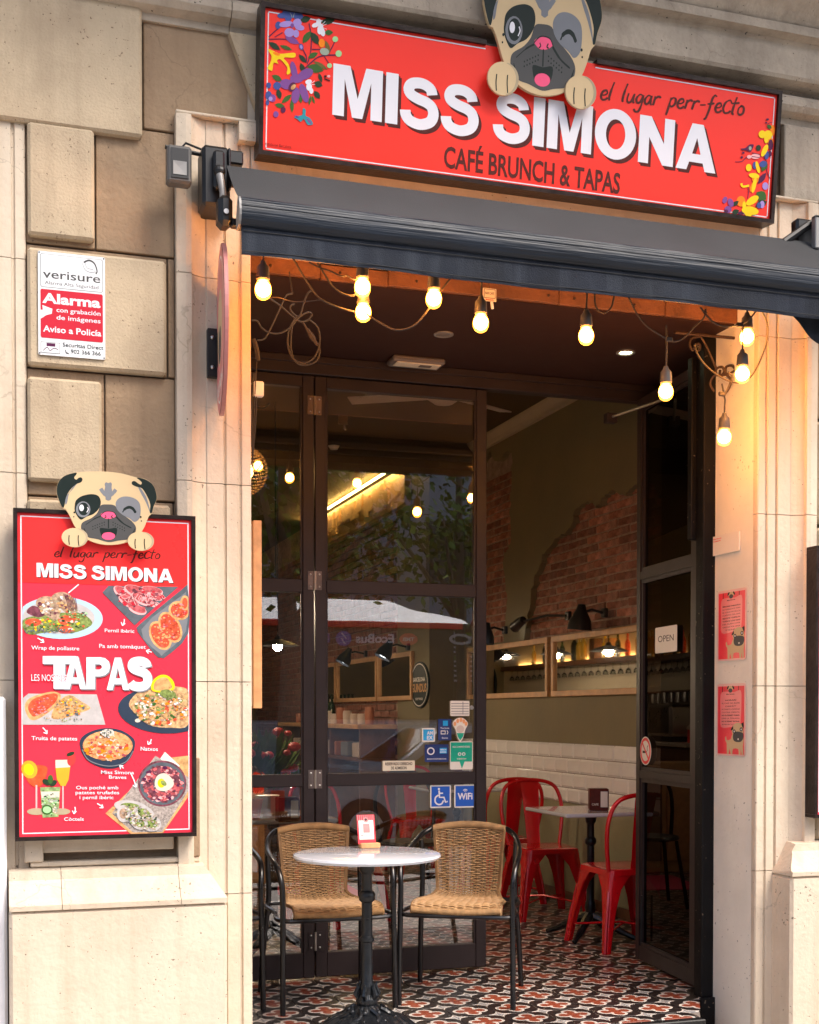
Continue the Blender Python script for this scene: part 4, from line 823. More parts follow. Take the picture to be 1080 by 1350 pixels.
# egg on board
D.sub += 1; D.d = .0018; D.poly('dish_photo', 'food_bread', [(556, 850), (860, 560), (994, 545), (994, 760), (860, 952), (690, 958)]); D.poly('dish_photo', 'newsprint', [(590, 850), (820, 545), (994, 660), (994, 730), (855, 948), (700, 950)]); D.poly('dish_photo', 'paper', [(845, 560), (870, 525), (950, 600), (900, 620)])
for i in range(5): D.text('newspaper_text', 'pug_dark', 'noticies', (700 + i * 34, 905 + (i % 2) * 12), (770 + i * 34, 860 + (i % 2) * 12), 5)
D.poly('dish_photo', 'food_purple', ell(855, 692, 128, 122, 0, 40)); D.poly('dish_photo', 'plate_slate', ell(855, 692, 118, 112, 0, 36))
for i in range(11): a = i * .571; D.poly('dish_photo', 'food_ham' if i % 2 else 'food_purple', ell(855 + 75 * cos(a), 692 + 68 * sin(a), 42, 26, math.degrees(a) + 90)); D.stroke('dish_photo', 'print_pink', [(855 + 100 * cos(a), 692 + 92 * sin(a)), (855 + 92 * cos(a + .3), 692 + 86 * sin(a + .3)), (855 + 100 * cos(a + .5), 692 + 90 * sin(a + .5))], 5, 2)
bits(855, 692, 104, 98, 170, ['food_ham', 'food_purple', 'print_pink', 'food_purple', 'plum', 'poster_pink', 'food_ham'], 5, 16)
D.poly('dish_photo', 'food_egg', crv([(815, 690), (830, 650), (870, 638), (905, 665), (915, 700), (880, 730), (830, 725)], 4)); D.ell('dish_photo', 'yellow_ink', 850, 690, 20, 24); D.poly('dish_photo', 'food_greens', ell(862, 690, 18, 12, 40))
bits(700, 860, 110, 40, 60, ['newsprint', 'pug_shade', 'food_bread', 'pug_grey'], 5, 14, .3)
for x, y, rx, ry, r in ((690, 815, 90, 34, 8), (650, 850, 34, 46, 0), (760, 850, 60, 40, 30), (800, 905, 50, 40, 0), (735, 900, 46, 34, 20)): D.poly('dish_photo', 'plate_white', ell(x, y, rx, ry, r)); D.poly('dish_photo', 'food_greens' if x != 650 else 'food_wrap', ell(x, y, rx * .62, ry * .6, r))
bits(740, 870, 105, 52, 190, ['newsprint', 'food_egg', 'leaf_dark', 'pug_shade', 'plate_white', 'food_greens', 'food_wrap'], 3, 9, .45)
D.flush()
pug(menu, BF, TA, .013, .013)
la, lb = TA(391, 402), TA(737, 421)
ta, tb = SF.uv(657.8, 109), SF.uv(759.5, 126)
k_ = (tb[0] - ta[0]) / (lb[0] - la[0]); rt = math.atan2(tb[1] - ta[1], tb[0] - ta[0]) - math.atan2(lb[1] - la[1], lb[0] - la[0])
def mp2(x, y):
    a, b = TA(x, y); a -= la[0]; b = (b - la[1]) * 1.27; return (ta[0] + k_ * (a * cos(rt) - b * sin(rt)), ta[1] + k_ * (a * sin(rt) + b * cos(rt)))
S.flush()
pug(sign, SF, mp2, .016, .017)
# right board, seen edge on
mb2, BF2 = menu_case(WX(1075, 4.69), 'red menu board at the right edge, on the pier right of the door')
D = Draw(BF2, lambda x, y: (x, y), mb2, .001); D.poly('header', 'board_red2', rect(.016, BH_ - .26, BW_ - .016, BH_ - .016))
for a0, a1, b0, b1 in ((.024, BW_ - .024, .024, .028), (.024, .028, .028, BH_ - .028), (BW_ - .028, BW_ - .024, .028, BH_ - .028)): D.poly('border_line', 'print_white', rect(a0, b0, a1, b1))
D.poly('dish_photo', 'plate_blue', ell(.2, .75, .12, .08)); D.poly('dish_photo', 'food_mix', ell(.2, .75, .09, .06)); D.poly('dish_photo', 'plate_navy', ell(.4, .4, .14, .1)); D.poly('dish_photo', 'food_potato', ell(.4, .4, .11, .07))
block_word(D, 'letter', 'print_white', 'MISS SIMONA', (.1, 1.02), (.56, 1.02), -.06)
D.flush()

# ================================================================== ALARM PLATE
AO = W(50.7, 467, Y=4.757); AFm = Frame(AO, (1, 0, 0), (0, 0, 1)); aw = AFm.uv(139, 475)[0]; ah = (AFm.uv(48.3, 330.7)[1] + AFm.uv(138, 339.6)[1] - AFm.uv(140, 475.3)[1]) / 2
al = thing('alarm_plate', 'white and red verisure alarm warning plate with rounded corners on the stone block', 'sign', tuple(AO))
m = MB(); cut(m, AFm, rrect(0, 0, aw, ah, .006), -.006, 0); m.build('plate', 'white_enamel', al)
ZA = lambda x, y: AFm.uv(40 + x / 8.436, 320 + y / 8.436)
D = Draw(AFm, ZA, al, .0008)
def uvr(x0, y0, x1, y1):  # axis-aligned box from slanted picture corners
    a = ZA(x0, y0); b = ZA(x1, y1); return a[0], b[1], b[0], a[1]
def fx(x, y): # (fraction) to frame
    return (x * aw, y * ah)
D.mp = fx
for q, c in (((.035, .655, .965, .975), 'pug_dark'), ((.041, .658, .959, .972), 'white_enamel')): D.poly('panel', c, rrect(*q, .02))
D.poly('panel', 'alarm_red', rrect(.035, .165, .965, .635, .02))
D.text('lettering', 'print_black', 'verisure', (.07, .755), (.93, .755), -.0, .02) if False else None
def tx(st, x0, x1, y, cap, mat_, bold=.01, key='lettering'): D.text(key, mat_, st, (x0, y), (x1, y), -cap, bold)
D.mp = lambda x, y: (x * aw, y * ah)
tx('verisure', .07, .93, .745, .082, 'pug_dark', .012); tx('Alarma Alta Seguridad', .10, .90, .683, .034, 'pug_dark', .005)
tx('Alarma', .06, .93, .505, .095, 'print_white', .035); tx('con grabación', .27, .93, .425, .043, 'print_white', .011); tx('de imágenes', .27, .93, .352, .043, 'print_white', .011); tx('Aviso a Policía', .07, .94, .225, .06, 'print_white', .02)
tx('Securitas Direct', .36, .97, .095, .038, 'pug_black', .006); tx('902 366 366', .48, .93, .035, .038, 'pug_black', .006)
D.poly('panel', 'pug_dark', rect(.035, .02, .32, .125)); D.poly('panel', 'white_enamel', rect(.041, .024, .314, .121)); D.poly('panel', 'plum', rect(.12, .085, .25, .117)); D.stroke('logo', 'plum', [(.07, .04), (.13, .075), (.17, .045), (.23, .07), (.29, .06)], .008)
D.poly('logo', 'print_white', [(.035, .43), (.21, .45), (.19, .40), (.12, .385), (.035, .345)]); D.poly('logo', 'white_enamel', [(.06, .478), (.07, .432), (.20, .40), (.21, .45)]); D.stroke('logo', 'pug_dark', [(.40, .065), (.41, .04), (.45, .03)], .012)
D.stroke('logo', 'pug_dark', [(.68, .93), (.76, .955), (.84, .93), (.88, .86), (.86, .83)], .018); D.stroke('logo', 'pug_grey', [(.66, .92), (.70, .86), (.78, .84), (.86, .85)], .006); D.stroke('logo', 'pug_grey', [(.70, .93), (.73, .88), (.82, .87)], .005)
for x, y in ((.02, .985), (.98, .985), (.02, .015), (.98, .015)): D.poly('rivet', 'pug_dark', [(x + .012 * cos(t), y + .008 * sin(t)) for t in [i * pi / 4 for i in range(8)]])
D.flush()

# ================================================================== ROUND HANGING SIGN
c = W(293.5, 435, X=WX(293.5, 4.56)); cx_ = c.x
rs = thing('projecting_sign', 'round pinkish projecting sign seen nearly edge on, on a black bracket left of the door', 'sign', (cx_, 4.56, c.z))
rad = abs(W(293, 325, X=cx_).z - W(293, 545, X=cx_).z) / 2
d_edge = WX(300, 4.5) - WX(287, 4.5)
phi = math.atan2(cx_, 4.56) - .052; du = Vector((-sin(phi), -cos(phi), 0)); fr = Frame((cx_, 4.56, c.z), du, (0, 0, 1))
m = MB(); cut(m, fr, ell(0, 0, rad, rad, 0, 48), -.008, .006); m.build('disc', 'disc_edge', rs)
fr = Frame(Vector((cx_, 4.56, c.z)) + fr.n * .0065, du, (0, 0, 1)); D = Draw(fr, lambda a, b: (a, b), rs, .001)
D.poly('face', 'disc_print', ell(0, 0, rad * .97, rad * .97, 0, 48)); D.poly('face', 'paper', ell(0, 0, rad * .86, rad * .86, 0, 40), [ell(0, 0, rad * .83, rad * .83, 0, 40)]); D.poly('face', 'pug_cream', ell(0, .01, rad * .5, rad * .45, 0, 30)); D.poly('face', 'pug_dark', ell(0, -.05, rad * .28, rad * .22, 0, 20)); D.text('lettering', 'paper', 'MISS SIMONA', (-rad * .6, -rad * .72), (rad * .6, -rad * .72), -.045, .02); D.flush()
bz0, bz1 = WZ(280, 498, 4.77), WZ(280, 434, 4.77); bx0, bx1 = WX(274, 4.765), WX(286, 4.765)
m = MB().box(bx0, bx1 + .02, 4.755, 4.786, bz0, bz1, .003); m.box(bx1 + .0, bx1 + .018, 4.70, 4.7545, bz0 + .03, bz0 + .05); m.box(bx1, bx1 + .018, 4.70, 4.7545, bz1 - .05, bz1 - .03); m.box(bx1 - .004, bx1 + .012, 4.66, 4.74, bz0 + .03, bz1 - .03); m.build('bracket', 'black_metal', rs)
m = MB()
for z in (bz0 + .035, bz1 - .035): m.ball(((bx0 + bx1) / 2, 4.754, z), .008, 8, 5)
m.build('bolt', 'steel', rs)

# ================================================================== FLOODLIGHT
fl0, fl1 = W(220, 241, Y=4.62), W(252, 196, Y=4.62)
fl = thing('floodlight', 'small grey outdoor floodlight with square reflector at the top left corner of the door surround', 'floodlight', (fl0.x, 4.62, fl0.z))
m = MB().box(fl0.x, fl1.x, 4.60, 4.66, fl0.z, fl1.z, .008); m.build('housing', 'lamp_housing', fl)
cxm, czm = (fl0.x + fl1.x) / 2, (fl0.z + fl1.z) / 2; hw, hh = (fl1.x - fl0.x) / 2, (fl1.z - fl0.z) / 2
m = MB().box(cxm - hw * .72, cxm + hw * .72, 4.596, 4.6005, czm - hh * .78, czm + hh * .8); m.build('lens_recess', 'black_metal', fl)
m = MB().add([(cxm - hw * .55, 4.594, czm - hh * .62), (cxm + hw * .55, 4.594, czm - hh * .62), (cxm + hw * .55, 4.594, czm + hh * .1), (cxm - hw * .55, 4.594, czm + hh * .1), (cxm - .004, 4.5955, czm - hh * .2)], [(0, 1, 4), (1, 2, 4), (2, 3, 4), (3, 0, 4)]); m.build('reflector', 'grey_metal', fl)
m = MB().box(cxm - .02, cxm + .02, 4.661, 4.73, czm - .02, czm + .01); m.tube([(fl0.x, 4.66, fl1.z + .012), (fl1.x + .2, 4.70, fl1.z + .006)], .008); m.tube([(cxm, 4.66, fl1.z + .0), (cxm + .03, 4.66, fl1.z + .035), (cxm + .12, 4.68, fl1.z + .02), (cxm + .2, 4.69, fl1.z + .0)], .004); m.build('arm', 'black_metal', fl)

# ================================================================== AWNING
YV = 4.28; YR = 4.56                               # front bar, roller
ax0 = WX(319, YV); ax1 = 3.52
aw_ = thing('awning', 'half closed black and grey retractable awning with front bar and hanging valance over the doorway', 'awning', (ax0, YR, W(319, 335, Y=YV).z))
zv = W(320, 335, Y=YV).z; zb0 = W(318, 297, Y=YV).z; zb1 = W(318, 257, Y=YV).z; zr = W(300, 218, Y=YR).z
# cloth from roller to bar, slightly slack
m = MB(); NX, NY = 40, 8; V = []
for i in range(NX + 1):
    for j in range(NY + 1):
        t = j / NY; x = ax0 + (ax1 - ax0) * i / NX; y = YR + (YV + .01 - YR) * t; z = zr + (zb1 - .012 - zr) * t - .012 * sin(pi * t) * (1 + .3 * sin(x * 3)); V.append((x, y, z))
F = [(i * (NY + 1) + j, (i + 1) * (NY + 1) + j, (i + 1) * (NY + 1) + j + 1, i * (NY + 1) + j + 1) for i in range(NX) for j in range(NY)]
m.add(V + [(a, b, c - .002) for a, b, c in V], F + [tuple(q + len(V) for q in f[::-1]) for f in F]); m.build('awning_cloth', 'awning_cloth', aw_, True)
m = MB(); pr = []
hB = zb1 - zb0; cz = (zb1 + zb0) / 2; rB = hB / 2
for k in range(9): a = radians(90 + 180 * k / 8); pr.append((YV + .015 + .032 * cos(a), cz + rB * sin(a)))
pr += [(YV + .05, zb0), (YV + .05, zb0 + hB * .45), (YV + .02, zb1)]
m.extrude(pr, 0, ax0, ax1)
for k in range(4): z = cz + rB * (.25 + .16 * k); m.box(ax0, ax1, YV - .018 + .004 * k, YV - .012 + .004 * k, z, z + .0045)
m.build('front_bar', 'awning_bar', aw_, True)
m = MB().extrude([(y - .0, z) for y, z in pr], 0, ax0 - .008, ax0 - .0005); m.build('end_cap', 'grey_metal', aw_)
m = MB(); V = []; NX = 90
for i in range(NX + 1):
    for j in range(6):
        t = j / 5; x = ax0 + .003 + (ax1 - ax0 - .006) * i / NX; V.append((x, YV + .012 + .006 * sin(x * 5) * t + .003 * sin(x * 17 + 1) * t, zb0 + .002 + (zv - zb0) * t - .003 * sin(x * 4.2) * t))
F = [(i * 6 + j, (i + 1) * 6 + j, (i + 1) * 6 + j + 1, i * 6 + j + 1) for i in range(NX) for j in range(5)]
m.add(V + [(a, b + .0015, c) for a, b, c in V], F + [tuple(q + len(V) for q in f[::-1]) for f in F]); m.build('valance', 'valance_cloth', aw_, True)
m = MB()
for z_ in (zb0 - .012, zv + .014): m.tube([(ax0 + .01 + (ax1 - ax0 - .02) * k / 60, YV + .0085 + .006 * sin((ax0 + .01 + (ax1 - ax0 - .02) * k / 60) * 5) * (.1 if z_ > zv + .05 else .85), z_ - (0 if z_ > zv + .05 else .003 * sin((ax0 + (ax1 - ax0) * k / 60) * 4.2))) for k in range(61)], .0016, 4)
m.build('hem', 'awning_cloth', aw_)
# loose corner of cloth hanging at the right
q0, q1, q2 = W(1040, 408, Y=4.36), W(1078, 452, Y=4.36), W(1125, 425, Y=4.36)
m = MB(); pl = crv([(q0.x, q0.z), (q0.x + .05, q0.z - .045), (q1.x, q1.z), (q1.x + .16, q1.z - .01), (q1.x + .3, q0.z + .02), (q0.x + .3, q0.z + .1), (q0.x, q0.z + .05)], 4)
m.extrude([(a, b) for a, b in pl], 1, 4.36, 4.364); P_ = m
m2 = MB(); tr = tessellate_polygon([[Vector((a, b, 0)) for a, b in pl]]); m2.add([(a, 4.36, b) for a, b in pl] + [(a, 4.364, b) for a, b in pl], [tuple(t) for t in tr] + [tuple(i + len(pl) for i in t) for t in tr]); m2.build('loose_corner', 'valance_cloth', aw_)
# roller, wall brackets, arms
m = MB().tube([(ax0 + .02, YR + .02, zr - .03), (ax1, YR + .02, zr - .03)], .036, 14); m.build('roller', 'awning_cloth', aw_, True)
k0, k1 = W(266, 272, Y=4.62), W(314, 198, Y=4.62)
m = MB().box(k0.x, k0.x + .10, 4.60, 4.72, k0.z, k1.z, .012); m.box(k0.x + .03, k1.x + .02, 4.62, 4.66, k1.z - .05, k1.z, .006); m.box(k0.x + .035, k0.x + .075, 4.565, 4.60, k0.z + .05, k1.z - .03, .008); m.box(k0.x + .02, k0.x + .12, 4.72, 4.80, k0.z + .02, k1.z - .02, .004)
m.build('wall_bracket', 'black_metal', aw_)
m = MB().ball((k0.x + .055, 4.565, k0.z + .11), .022, 12, 8); m.box(k0.x + .10, ax0 + .01, 4.585, 4.615, k1.z - .16, k1.z - .01, .004); m.build('wall_bracket', 'black_metal', aw_)
e0, e1 = W(286, 300, Y=4.50), W(305, 262, Y=4.50)
m = MB().tube([(k0.x + .055, 4.562, k0.z + .10), (k0.x + .062, 4.54, k0.z + .03), ((e0.x + e1.x) / 2, 4.51, e1.z - .02)], [.014, .012, .014], 10); m.build('arm', 'grey_metal', aw_, True)
m = MB().box(e0.x, e1.x, 4.46, 4.54, e0.z, e1.z, .016); m.box(e1.x - .005, ax0 + .03, 4.47, 4.50, e0.z + .0, e0.z + .03, .004); m.build('arm_elbow', 'black_metal', aw_)
m = MB().lathe([(0, 4.452), (.009, 4.452), (.009, 4.46)], ((e0.x + e1.x) / 2, 0, (e0.z + e1.z) / 2 - .01), 10, 1); m.build('bolt', 'steel', aw_)
m = MB().box(ax0 + .1, ax1 - .5, YV + .055, YV + .085, cz - .02, cz + .02, .006); m.build('folding_arm', 'black_metal', aw_)
g0, g1 = W(1060, 338, Y=4.55), W(1090, 282, Y=4.55)
m = MB().tube([(g0.x - .09, 4.56, g0.z + .05), (g0.x + .02, 4.55, g0.z + .13), (g1.x + .05, 4.54, g1.z + .01)], .016, 8); m.box(g0.x - .02, g0.x + .12, 4.57, 4.62, g0.z + .05, g1.z - .02, .01); m.build('wall_bracket', 'black_metal', aw_)
m = MB().box(g0.x + .02, g0.x + .045, 4.50, 4.53, g0.z + .02, g1.z - .03, .004); m.box(g0.x + .02, g0.x + .09, 4.50, 4.53, g1.z - .045, g1.z - .03, .004); m.box(g0.x + .085, g0.x + .12, 4.49, 4.53, g0.z - .0, g1.z, .006); m.build('arm', 'grey_metal', aw_)

# ================================================================== STRING LIGHTS
YB_ = 4.42
bulbs = [(347, 380, YB_), (478, 377, YB_ + .03), (479, 410, YB_ + .10), (572, 392, YB_), (634, 424, YB_ + .02), (773, 441, YB_ + .02), (878, 515, 4.50), (985, 443, 4.56), (979, 492, 4.52), (955, 575, 4.66)]
sl = thing('string_lights', 'string of ten glowing amber bulbs on looping cable hung under the awning across the doorway', 'string lights', (2.0, YB_, 2.9))
def cable(pts, r=.0036, name='cable', mat='cable', parent=sl, n=6, sm=6):
    P = [tuple(W(x, y, Y=Y)) for x, y, Y in pts]; P = crv(P, sm, False) if len(P) > 2 else P
    return MB().tube(P, r, n).build(name, mat, parent, True)
Zm = lambda x, y, Y=4.46: (320 + x / 6.75, 330 + y / 6.75, Y)
cable([Zm(440, 60), Zm(490, 140), Zm(560, 260), Zm(640, 380), Zm(720, 450), Zm(860, 510), Zm(990, 545, 4.5)])
cable([(479, 411, 4.5), (500, 425, 4.5), (522, 435, 4.48), (545, 430, 4.46), (562, 412, 4.45), (580, 385, 4.44), (594, 367, 4.44)])
cable([Zm(665, 110), Zm(740, 230), Zm(800, 320), Zm(880, 380), Zm(960, 405), Zm(1010, 390)])
cable([Zm(590, 105), Zm(680, 150), Zm(780, 185), Zm(880, 230), Zm(930, 225), Zm(1000, 260), Zm(1030, 200)], .003)
Zr = lambda x, y, Y=4.48: (820 + x / 3.857, 270 + y / 3.857, Y)
cable([Zr(35, 470), Zr(80, 560), Zr(130, 620), Zr(215, 675), Zr(260, 695), Zr(310, 680), Zr(370, 620), Zr(420, 570), Zr(425, 530)])
cable([Zr(400, 520), Zr(430, 560), Zr(470, 600), Zr(530, 620), Zr(590, 610, 4.52), Zr(640, 590, 4.52), Zr(690, 530, 4.5)])
cable([Zr(715, 545, 4.5), Zr(740, 610, 4.52), Zr(735, 700, 4.55), Zr(700, 800, 4.58), Zr(655, 875, 4.6), Zr(600, 905, 4.62), Zr(530, 890, 4.62), Zr(440, 830, 4.62), Zr(385, 760, 4.6), Zr(370, 710, 4.6), Zr(400, 735, 4.6)])
cable([Zr(525, 960, 4.63), Zr(545, 920, 4.63), Zr(560, 870, 4.63), Zr(540, 850, 4.63)])
cable([(784, 385, 4.45), (786, 405, 4.45), (796, 413, 4.45), (806, 405, 4.45), (810, 390, 4.45)])
cable([(340, 395, 4.7), (365, 392, 4.5), (390, 398, 4.46), (426, 395, 4.46)], .002)
for i, (px, py, Y) in enumerate(bulbs):
    p = W(px, py, Y=Y); zt_ = p.z + .055
    m = MB().lathe([(.0, .075), (.008, .074), (.012, .062), (.021, .052), (.023, .028), (.024, .010), (.019, .004), (0, .004)], (p.x, p.y, zt_ - .034), 14); so = m.build('lamp_socket', 'socket', sl, True)
    m = MB().lathe([(0, -.035), (.012, -.033), (.022, -.026), (.028, -.014), (.0295, 0), (.027, .014), (.021, .026), (.016, .034), (0, .034)], (p.x, p.y, p.z - .005), 16); m.build('bulb', 'bulb_glass', so, True); MB().ball((p.x, p.y, p.z - .003), .0265, 12, 8).build('filament', 'bulb_glow', so, True)
    hgt = {0: .12, 3: .04, 4: .12, 5: .13, 6: .17, 7: .14, 8: .12, 9: .13}.get(i, .03)
    topx = p.x; m = MB().tube([(p.x, p.y, zt_ + .03), (p.x + .003, p.y, zt_ + .03 + hgt * .5), (p.x + (.0 if i != 9 else -.012), p.y, zt_ + .03 + hgt)], .0035, 6); m.build('drop_cable', 'cable_dark', sl, True)
for x, y, Y in (Zr(240, 685), Zr(600, 610, 4.52), Zr(510, 962, 4.63)):
    p = W(x, y, Y=Y); MB().box(p.x - .016, p.x + .016, p.y - .006, p.y + .006, p.z - .009, p.z + .009, .004).build('cable_joint', 'cable', sl)

# tangle of cable with loop and plug
tg = thing('cable_tangle', 'knotted grey cable with hanging loop and plug at the top left of the entrance', 'cable', tuple(W(395, 430, Y=4.9)))
T_ = lambda x, y: Zm(x, y, 4.9)
cable([T_(240, 430), T_(330, 490), T_(400, 550), T_(460, 600), T_(520, 635), T_(580, 620), T_(615, 575), T_(590, 550), T_(540, 570), T_(490, 610), T_(430, 680), T_(340, 735), T_(240, 735), T_(170, 690), T_(130, 630), T_(80, 625)], .0036, 'cable', 'cable_dark', tg)
cable([T_(480, 590), T_(425, 680), T_(400, 790), T_(415, 900), T_(460, 970), T_(540, 1005), T_(620, 970), T_(670, 890), T_(688, 780), T_(665, 680), T_(590, 615)], .0036, 'cable', 'cable_dark', tg)
cable([T_(440, 660), T_(430, 880), T_(480, 1000), T_(570, 1020), T_(650, 990), T_(685, 920), T_(680, 840)], .0036, 'cable', 'cable_dark', tg)
cable([T_(640, 370), T_(600, 365), T_(570, 400), T_(540, 480), T_(510, 580), T_(470, 580), T_(425, 530), T_(430, 490), T_(460, 480)], .0036, 'cable', 'cable_dark', tg)
cable([T_(440, 390), T_(390, 400), T_(340, 500), T_(280, 630), T_(230, 730), T_(190, 790), T_(130, 800)], .0036, 'cable', 'cable_dark', tg)
cable([T_(535, 640), T_(560, 680), T_(590, 740), T_(665, 850)], .004, 'cable', 'cable', tg)
cable([T_(575, 700), T_(610, 765)], .008, 'plug', 'cable', tg); cable([T_(600, 745), T_(635, 800)], .011, 'plug', 'cable', tg); cable([T_(625, 785), T_(665, 845)], .007, 'plug', 'cable', tg)
cable([T_(415, 190), T_(430, 300), T_(445, 390)], .003, 'cable', 'cable_dark', tg)
cable([T_(95, 790), T_(120, 860), T_(140, 980)], .009, 'plug', 'cable', tg); cable([T_(125, 980), T_(120, 1100), T_(110, 1280)], .002, 'cable', 'cable', tg)
for a in (-8, 0, 7): cable([(336 + a * .2, 492, 5.0), (335 + a * .4, 540, 5.0), (333, 600 + a, 5.0)], .003, 'cable', 'cable_dark', tg)
p = W(341, 513, Y=5.0); MB().box(p.x - .02, p.x + .02, 4.99, 5.02, p.z - .03, p.z + .03, .005).build('junction_box', 'paper', tg)
# small tag
p = W(646, 388, Y=4.9); pt = thing('paper_tag', 'small printed cardboard tag hanging from the lintel beside a bulb', 'tag', tuple(p))
fr = Frame((p.x - .03, 4.9, p.z - .028), (1, 0, 0), (0, 0, 1)); m = MB(); board(m, fr, 0, .058, 0, .052, -.003, 0); m.build('card', 'cream_card', pt); D = Draw(fr, lambda a, b: (a, b), pt, .0006)
D.poly('print', 'print_brown', rect(.004, .012, .054, .049), [rect(.006, .014, .052, .047)]); D.text('lettering', 'print_brown', 'BAR CAFE', (.010, .027), (.048, .027), -.010, .01); D.text('lettering', 'sticker_red', 'MISS', (.012, .003), (.046, .003), -.006, .01); D.flush()
MB().tube([(p.x, 4.905, p.z + .024), (p.x, 4.92, LIN)], .0015, 5).build('string', 'cable_dark', pt)
MB().tube([(p.x + .008, 4.9, p.z - .03), (p.x + .012, 4.9, p.z - .058)], .006, 6).build('clip', 'paper', pt)

# wrought iron bracket at the right jamb
ib = thing('iron_bracket', 'rusty wrought iron scroll bracket at the top of the right door jamb', 'bracket', tuple(W(970, 500, Y=4.98)))
J = lambda x, y: (820 + x / 3.857, 270 + y / 3.857, 4.98)
for pts, r in (([J(270, 650), J(600, 680)], .007), ([J(585, 680), J(585, 980)], .008), ([J(400, 670), J(430, 720), J(480, 830)], .005), ([J(375, 750), J(395, 735), J(395, 710), J(375, 710), J(360, 740), J(345, 710), J(355, 680), J(395, 670)], .006),
               ([J(480, 870), J(480, 835), J(510, 825), J(520, 850), J(500, 870), J(500, 840)], .006), ([J(500, 870), J(540, 860), J(575, 840), J(560, 818), J(530, 825), J(530, 860), J(555, 890), J(545, 930), J(525, 960)], .006), ([J(470, 950), J(450, 910), J(470, 870), J(510, 870)], .005), ([J(575, 935), J(590, 950), J(590, 975), J(575, 980)], .006)):
    cable(pts, r, 'scroll', 'rust_iron', ib)

# ================================================================== RECESS CEILING FITTINGS
p0, p1 = W(515, 470, Z=CEIL0), W(601, 462, Z=CEIL0); eh = (p1.x - p0.x)
ex = thing('emergency_light', 'dead cream emergency light fitting on the dark entrance ceiling', 'light fitting', (p0.x, p0.y, CEIL0))
MB().box(p0.x, p1.x, p0.y - .05, p0.y + .07, CEIL0 - .03, CEIL0 - .0005, .008).build('housing', 'plastic_grey', ex); MB().box(p0.x + .02, p1.x - .02, p0.y - .045, p0.y + .03, CEIL0 - .036, CEIL0 - .0305, .004).build('diffuser', 'cream_card', ex); MB().box(p0.x + .14, p0.x + .20, p0.y - .03, p0.y + .0, CEIL0 - .040, CEIL0 - .0365, .001).build('label_strip', 'plastic_grey', ex)
def downlight(px, py, lit, lab):
    q = W(px, py, Z=CEIL0); t = thing('recessed_light', lab, 'ceiling light', (q.x, q.y, CEIL0), 'recessed lights in the entrance ceiling')
    MB().lathe([(.030, -.001), (.045, -.001), (.045, -.006), (.036, -.008), (.030, -.004)], (q.x, q.y, CEIL0), 24, cap=False).build('ring', 'grey_metal', t, True); MB().lathe([(0, -.003), (.029, -.003), (.029, -.001), (0, -.001)], (q.x, q.y, CEIL0), 20).build('lens', 'down_glow' if lit else 'plastic_grey', t)
downlight(825, 464, True, 'lit round recessed spotlight in the entrance ceiling near the right bulb'); downlight(585, 440, False, 'unlit round recessed spotlight in the entrance ceiling behind the emergency light')

# ================================================================== GLASS DOORS
ZD = 2.975
def leaf(parent, x0, x1, Y, z0, z1, rails, st=.055, name='door_leaf', th=.045):
    """one framed glass leaf parallel to the front, rails = list of (z0,z1)"""
    m = MB(); m.box(x0, x0 + st, Y - th / 2, Y + th / 2, z0, z1, .003); m.box(x1 - st, x1, Y - th / 2, Y + th / 2, z0, z1, .003)
    for a, c in rails: m.box(x0 + st + .0005, x1 - st - .0005, Y - th / 2 + .001, Y + th / 2 - .001, a, c, .003)
    f = m.build(name, 'door_paint', parent)
    for (a, c), (d, e_) in zip(rails[:-1], rails[1:]):
        mg = MB(); mg.add([(x0 + st + .001, Y, c + .001), (x1 - st - .001, Y, c + .001), (x1 - st - .001, Y, d - .001), (x0 + st + .001, Y, d - .001)], [(0, 1, 2, 3)]); mg.build('pane', 'door_glass', f)
        b_ = MB()
        for q in ((x0 + st, x0 + st + .008, c, d), (x1 - st - .008, x1 - st, c, d)): b_.box(q[0], q[1], Y - .014, Y - .006, q[2], q[3])
        b_.build('bead', 'door_paint', f)
    return f
gd = thing('folding_glass_door', 'closed dark metal folding glass door of two leaves behind the terrace table, stickers on its right pane', 'door', (WX(520, YG), YG, 0))
xh = WX(413.5, YG); xr_ = WX(639.5, YG, 900)
rl = [(.015, .135), (W(520, 1035, Y=YG).z, W(520, 1019, Y=YG).z), (W(520, 785, Y=YG).z, W(520, 768, Y=YG).z), (2.875, 2.93)]
leaf(gd, xh + .003, xr_, YG, .015, 2.93, rl, .056); leaf(gd, xh - .95, xh - .003, YG, .015, 2.93, rl, .056)
for y in (536, 766, 1027, 1240):
    z = W(413, y, Y=YG).z; m = MB()
    for s_ in (-1, 1): m.box(xh + s_ * .019 - .015, xh + s_ * .019 + .015, YG - .027, YG - .0232, z - .045, z + .045)
    m.build('hinge', 'hinge_steel' if y < 1200 else 'door_paint', gd)
    m = MB().tube([(xh, YG - .029, z - .045), (xh, YG - .029, z + .045)], .006, 8)
    for s_ in (-1, 1):
        for dz in (-.03, .03): m.ball((xh + s_ * .022, YG - .028, z + dz), .005, 6, 4)
    m.build('hinge_pin', 'steel', gd)
hd = thing('door_header', 'dark metal header rail running across the whole entrance above the glass doors', 'door frame', (2.0, YG, 2.94))
MB().box(XJ - .5, XR + .29, YG - .035, YG + .035, 2.935, CEIL0 - .001, .004).build('rail', 'door_paint', hd); MB().box(XJ - .2, XR + .29, YG - .05, YG - .036, 2.985, CEIL0 - .002, .002).build('rail_trim', 'door_paint', hd)
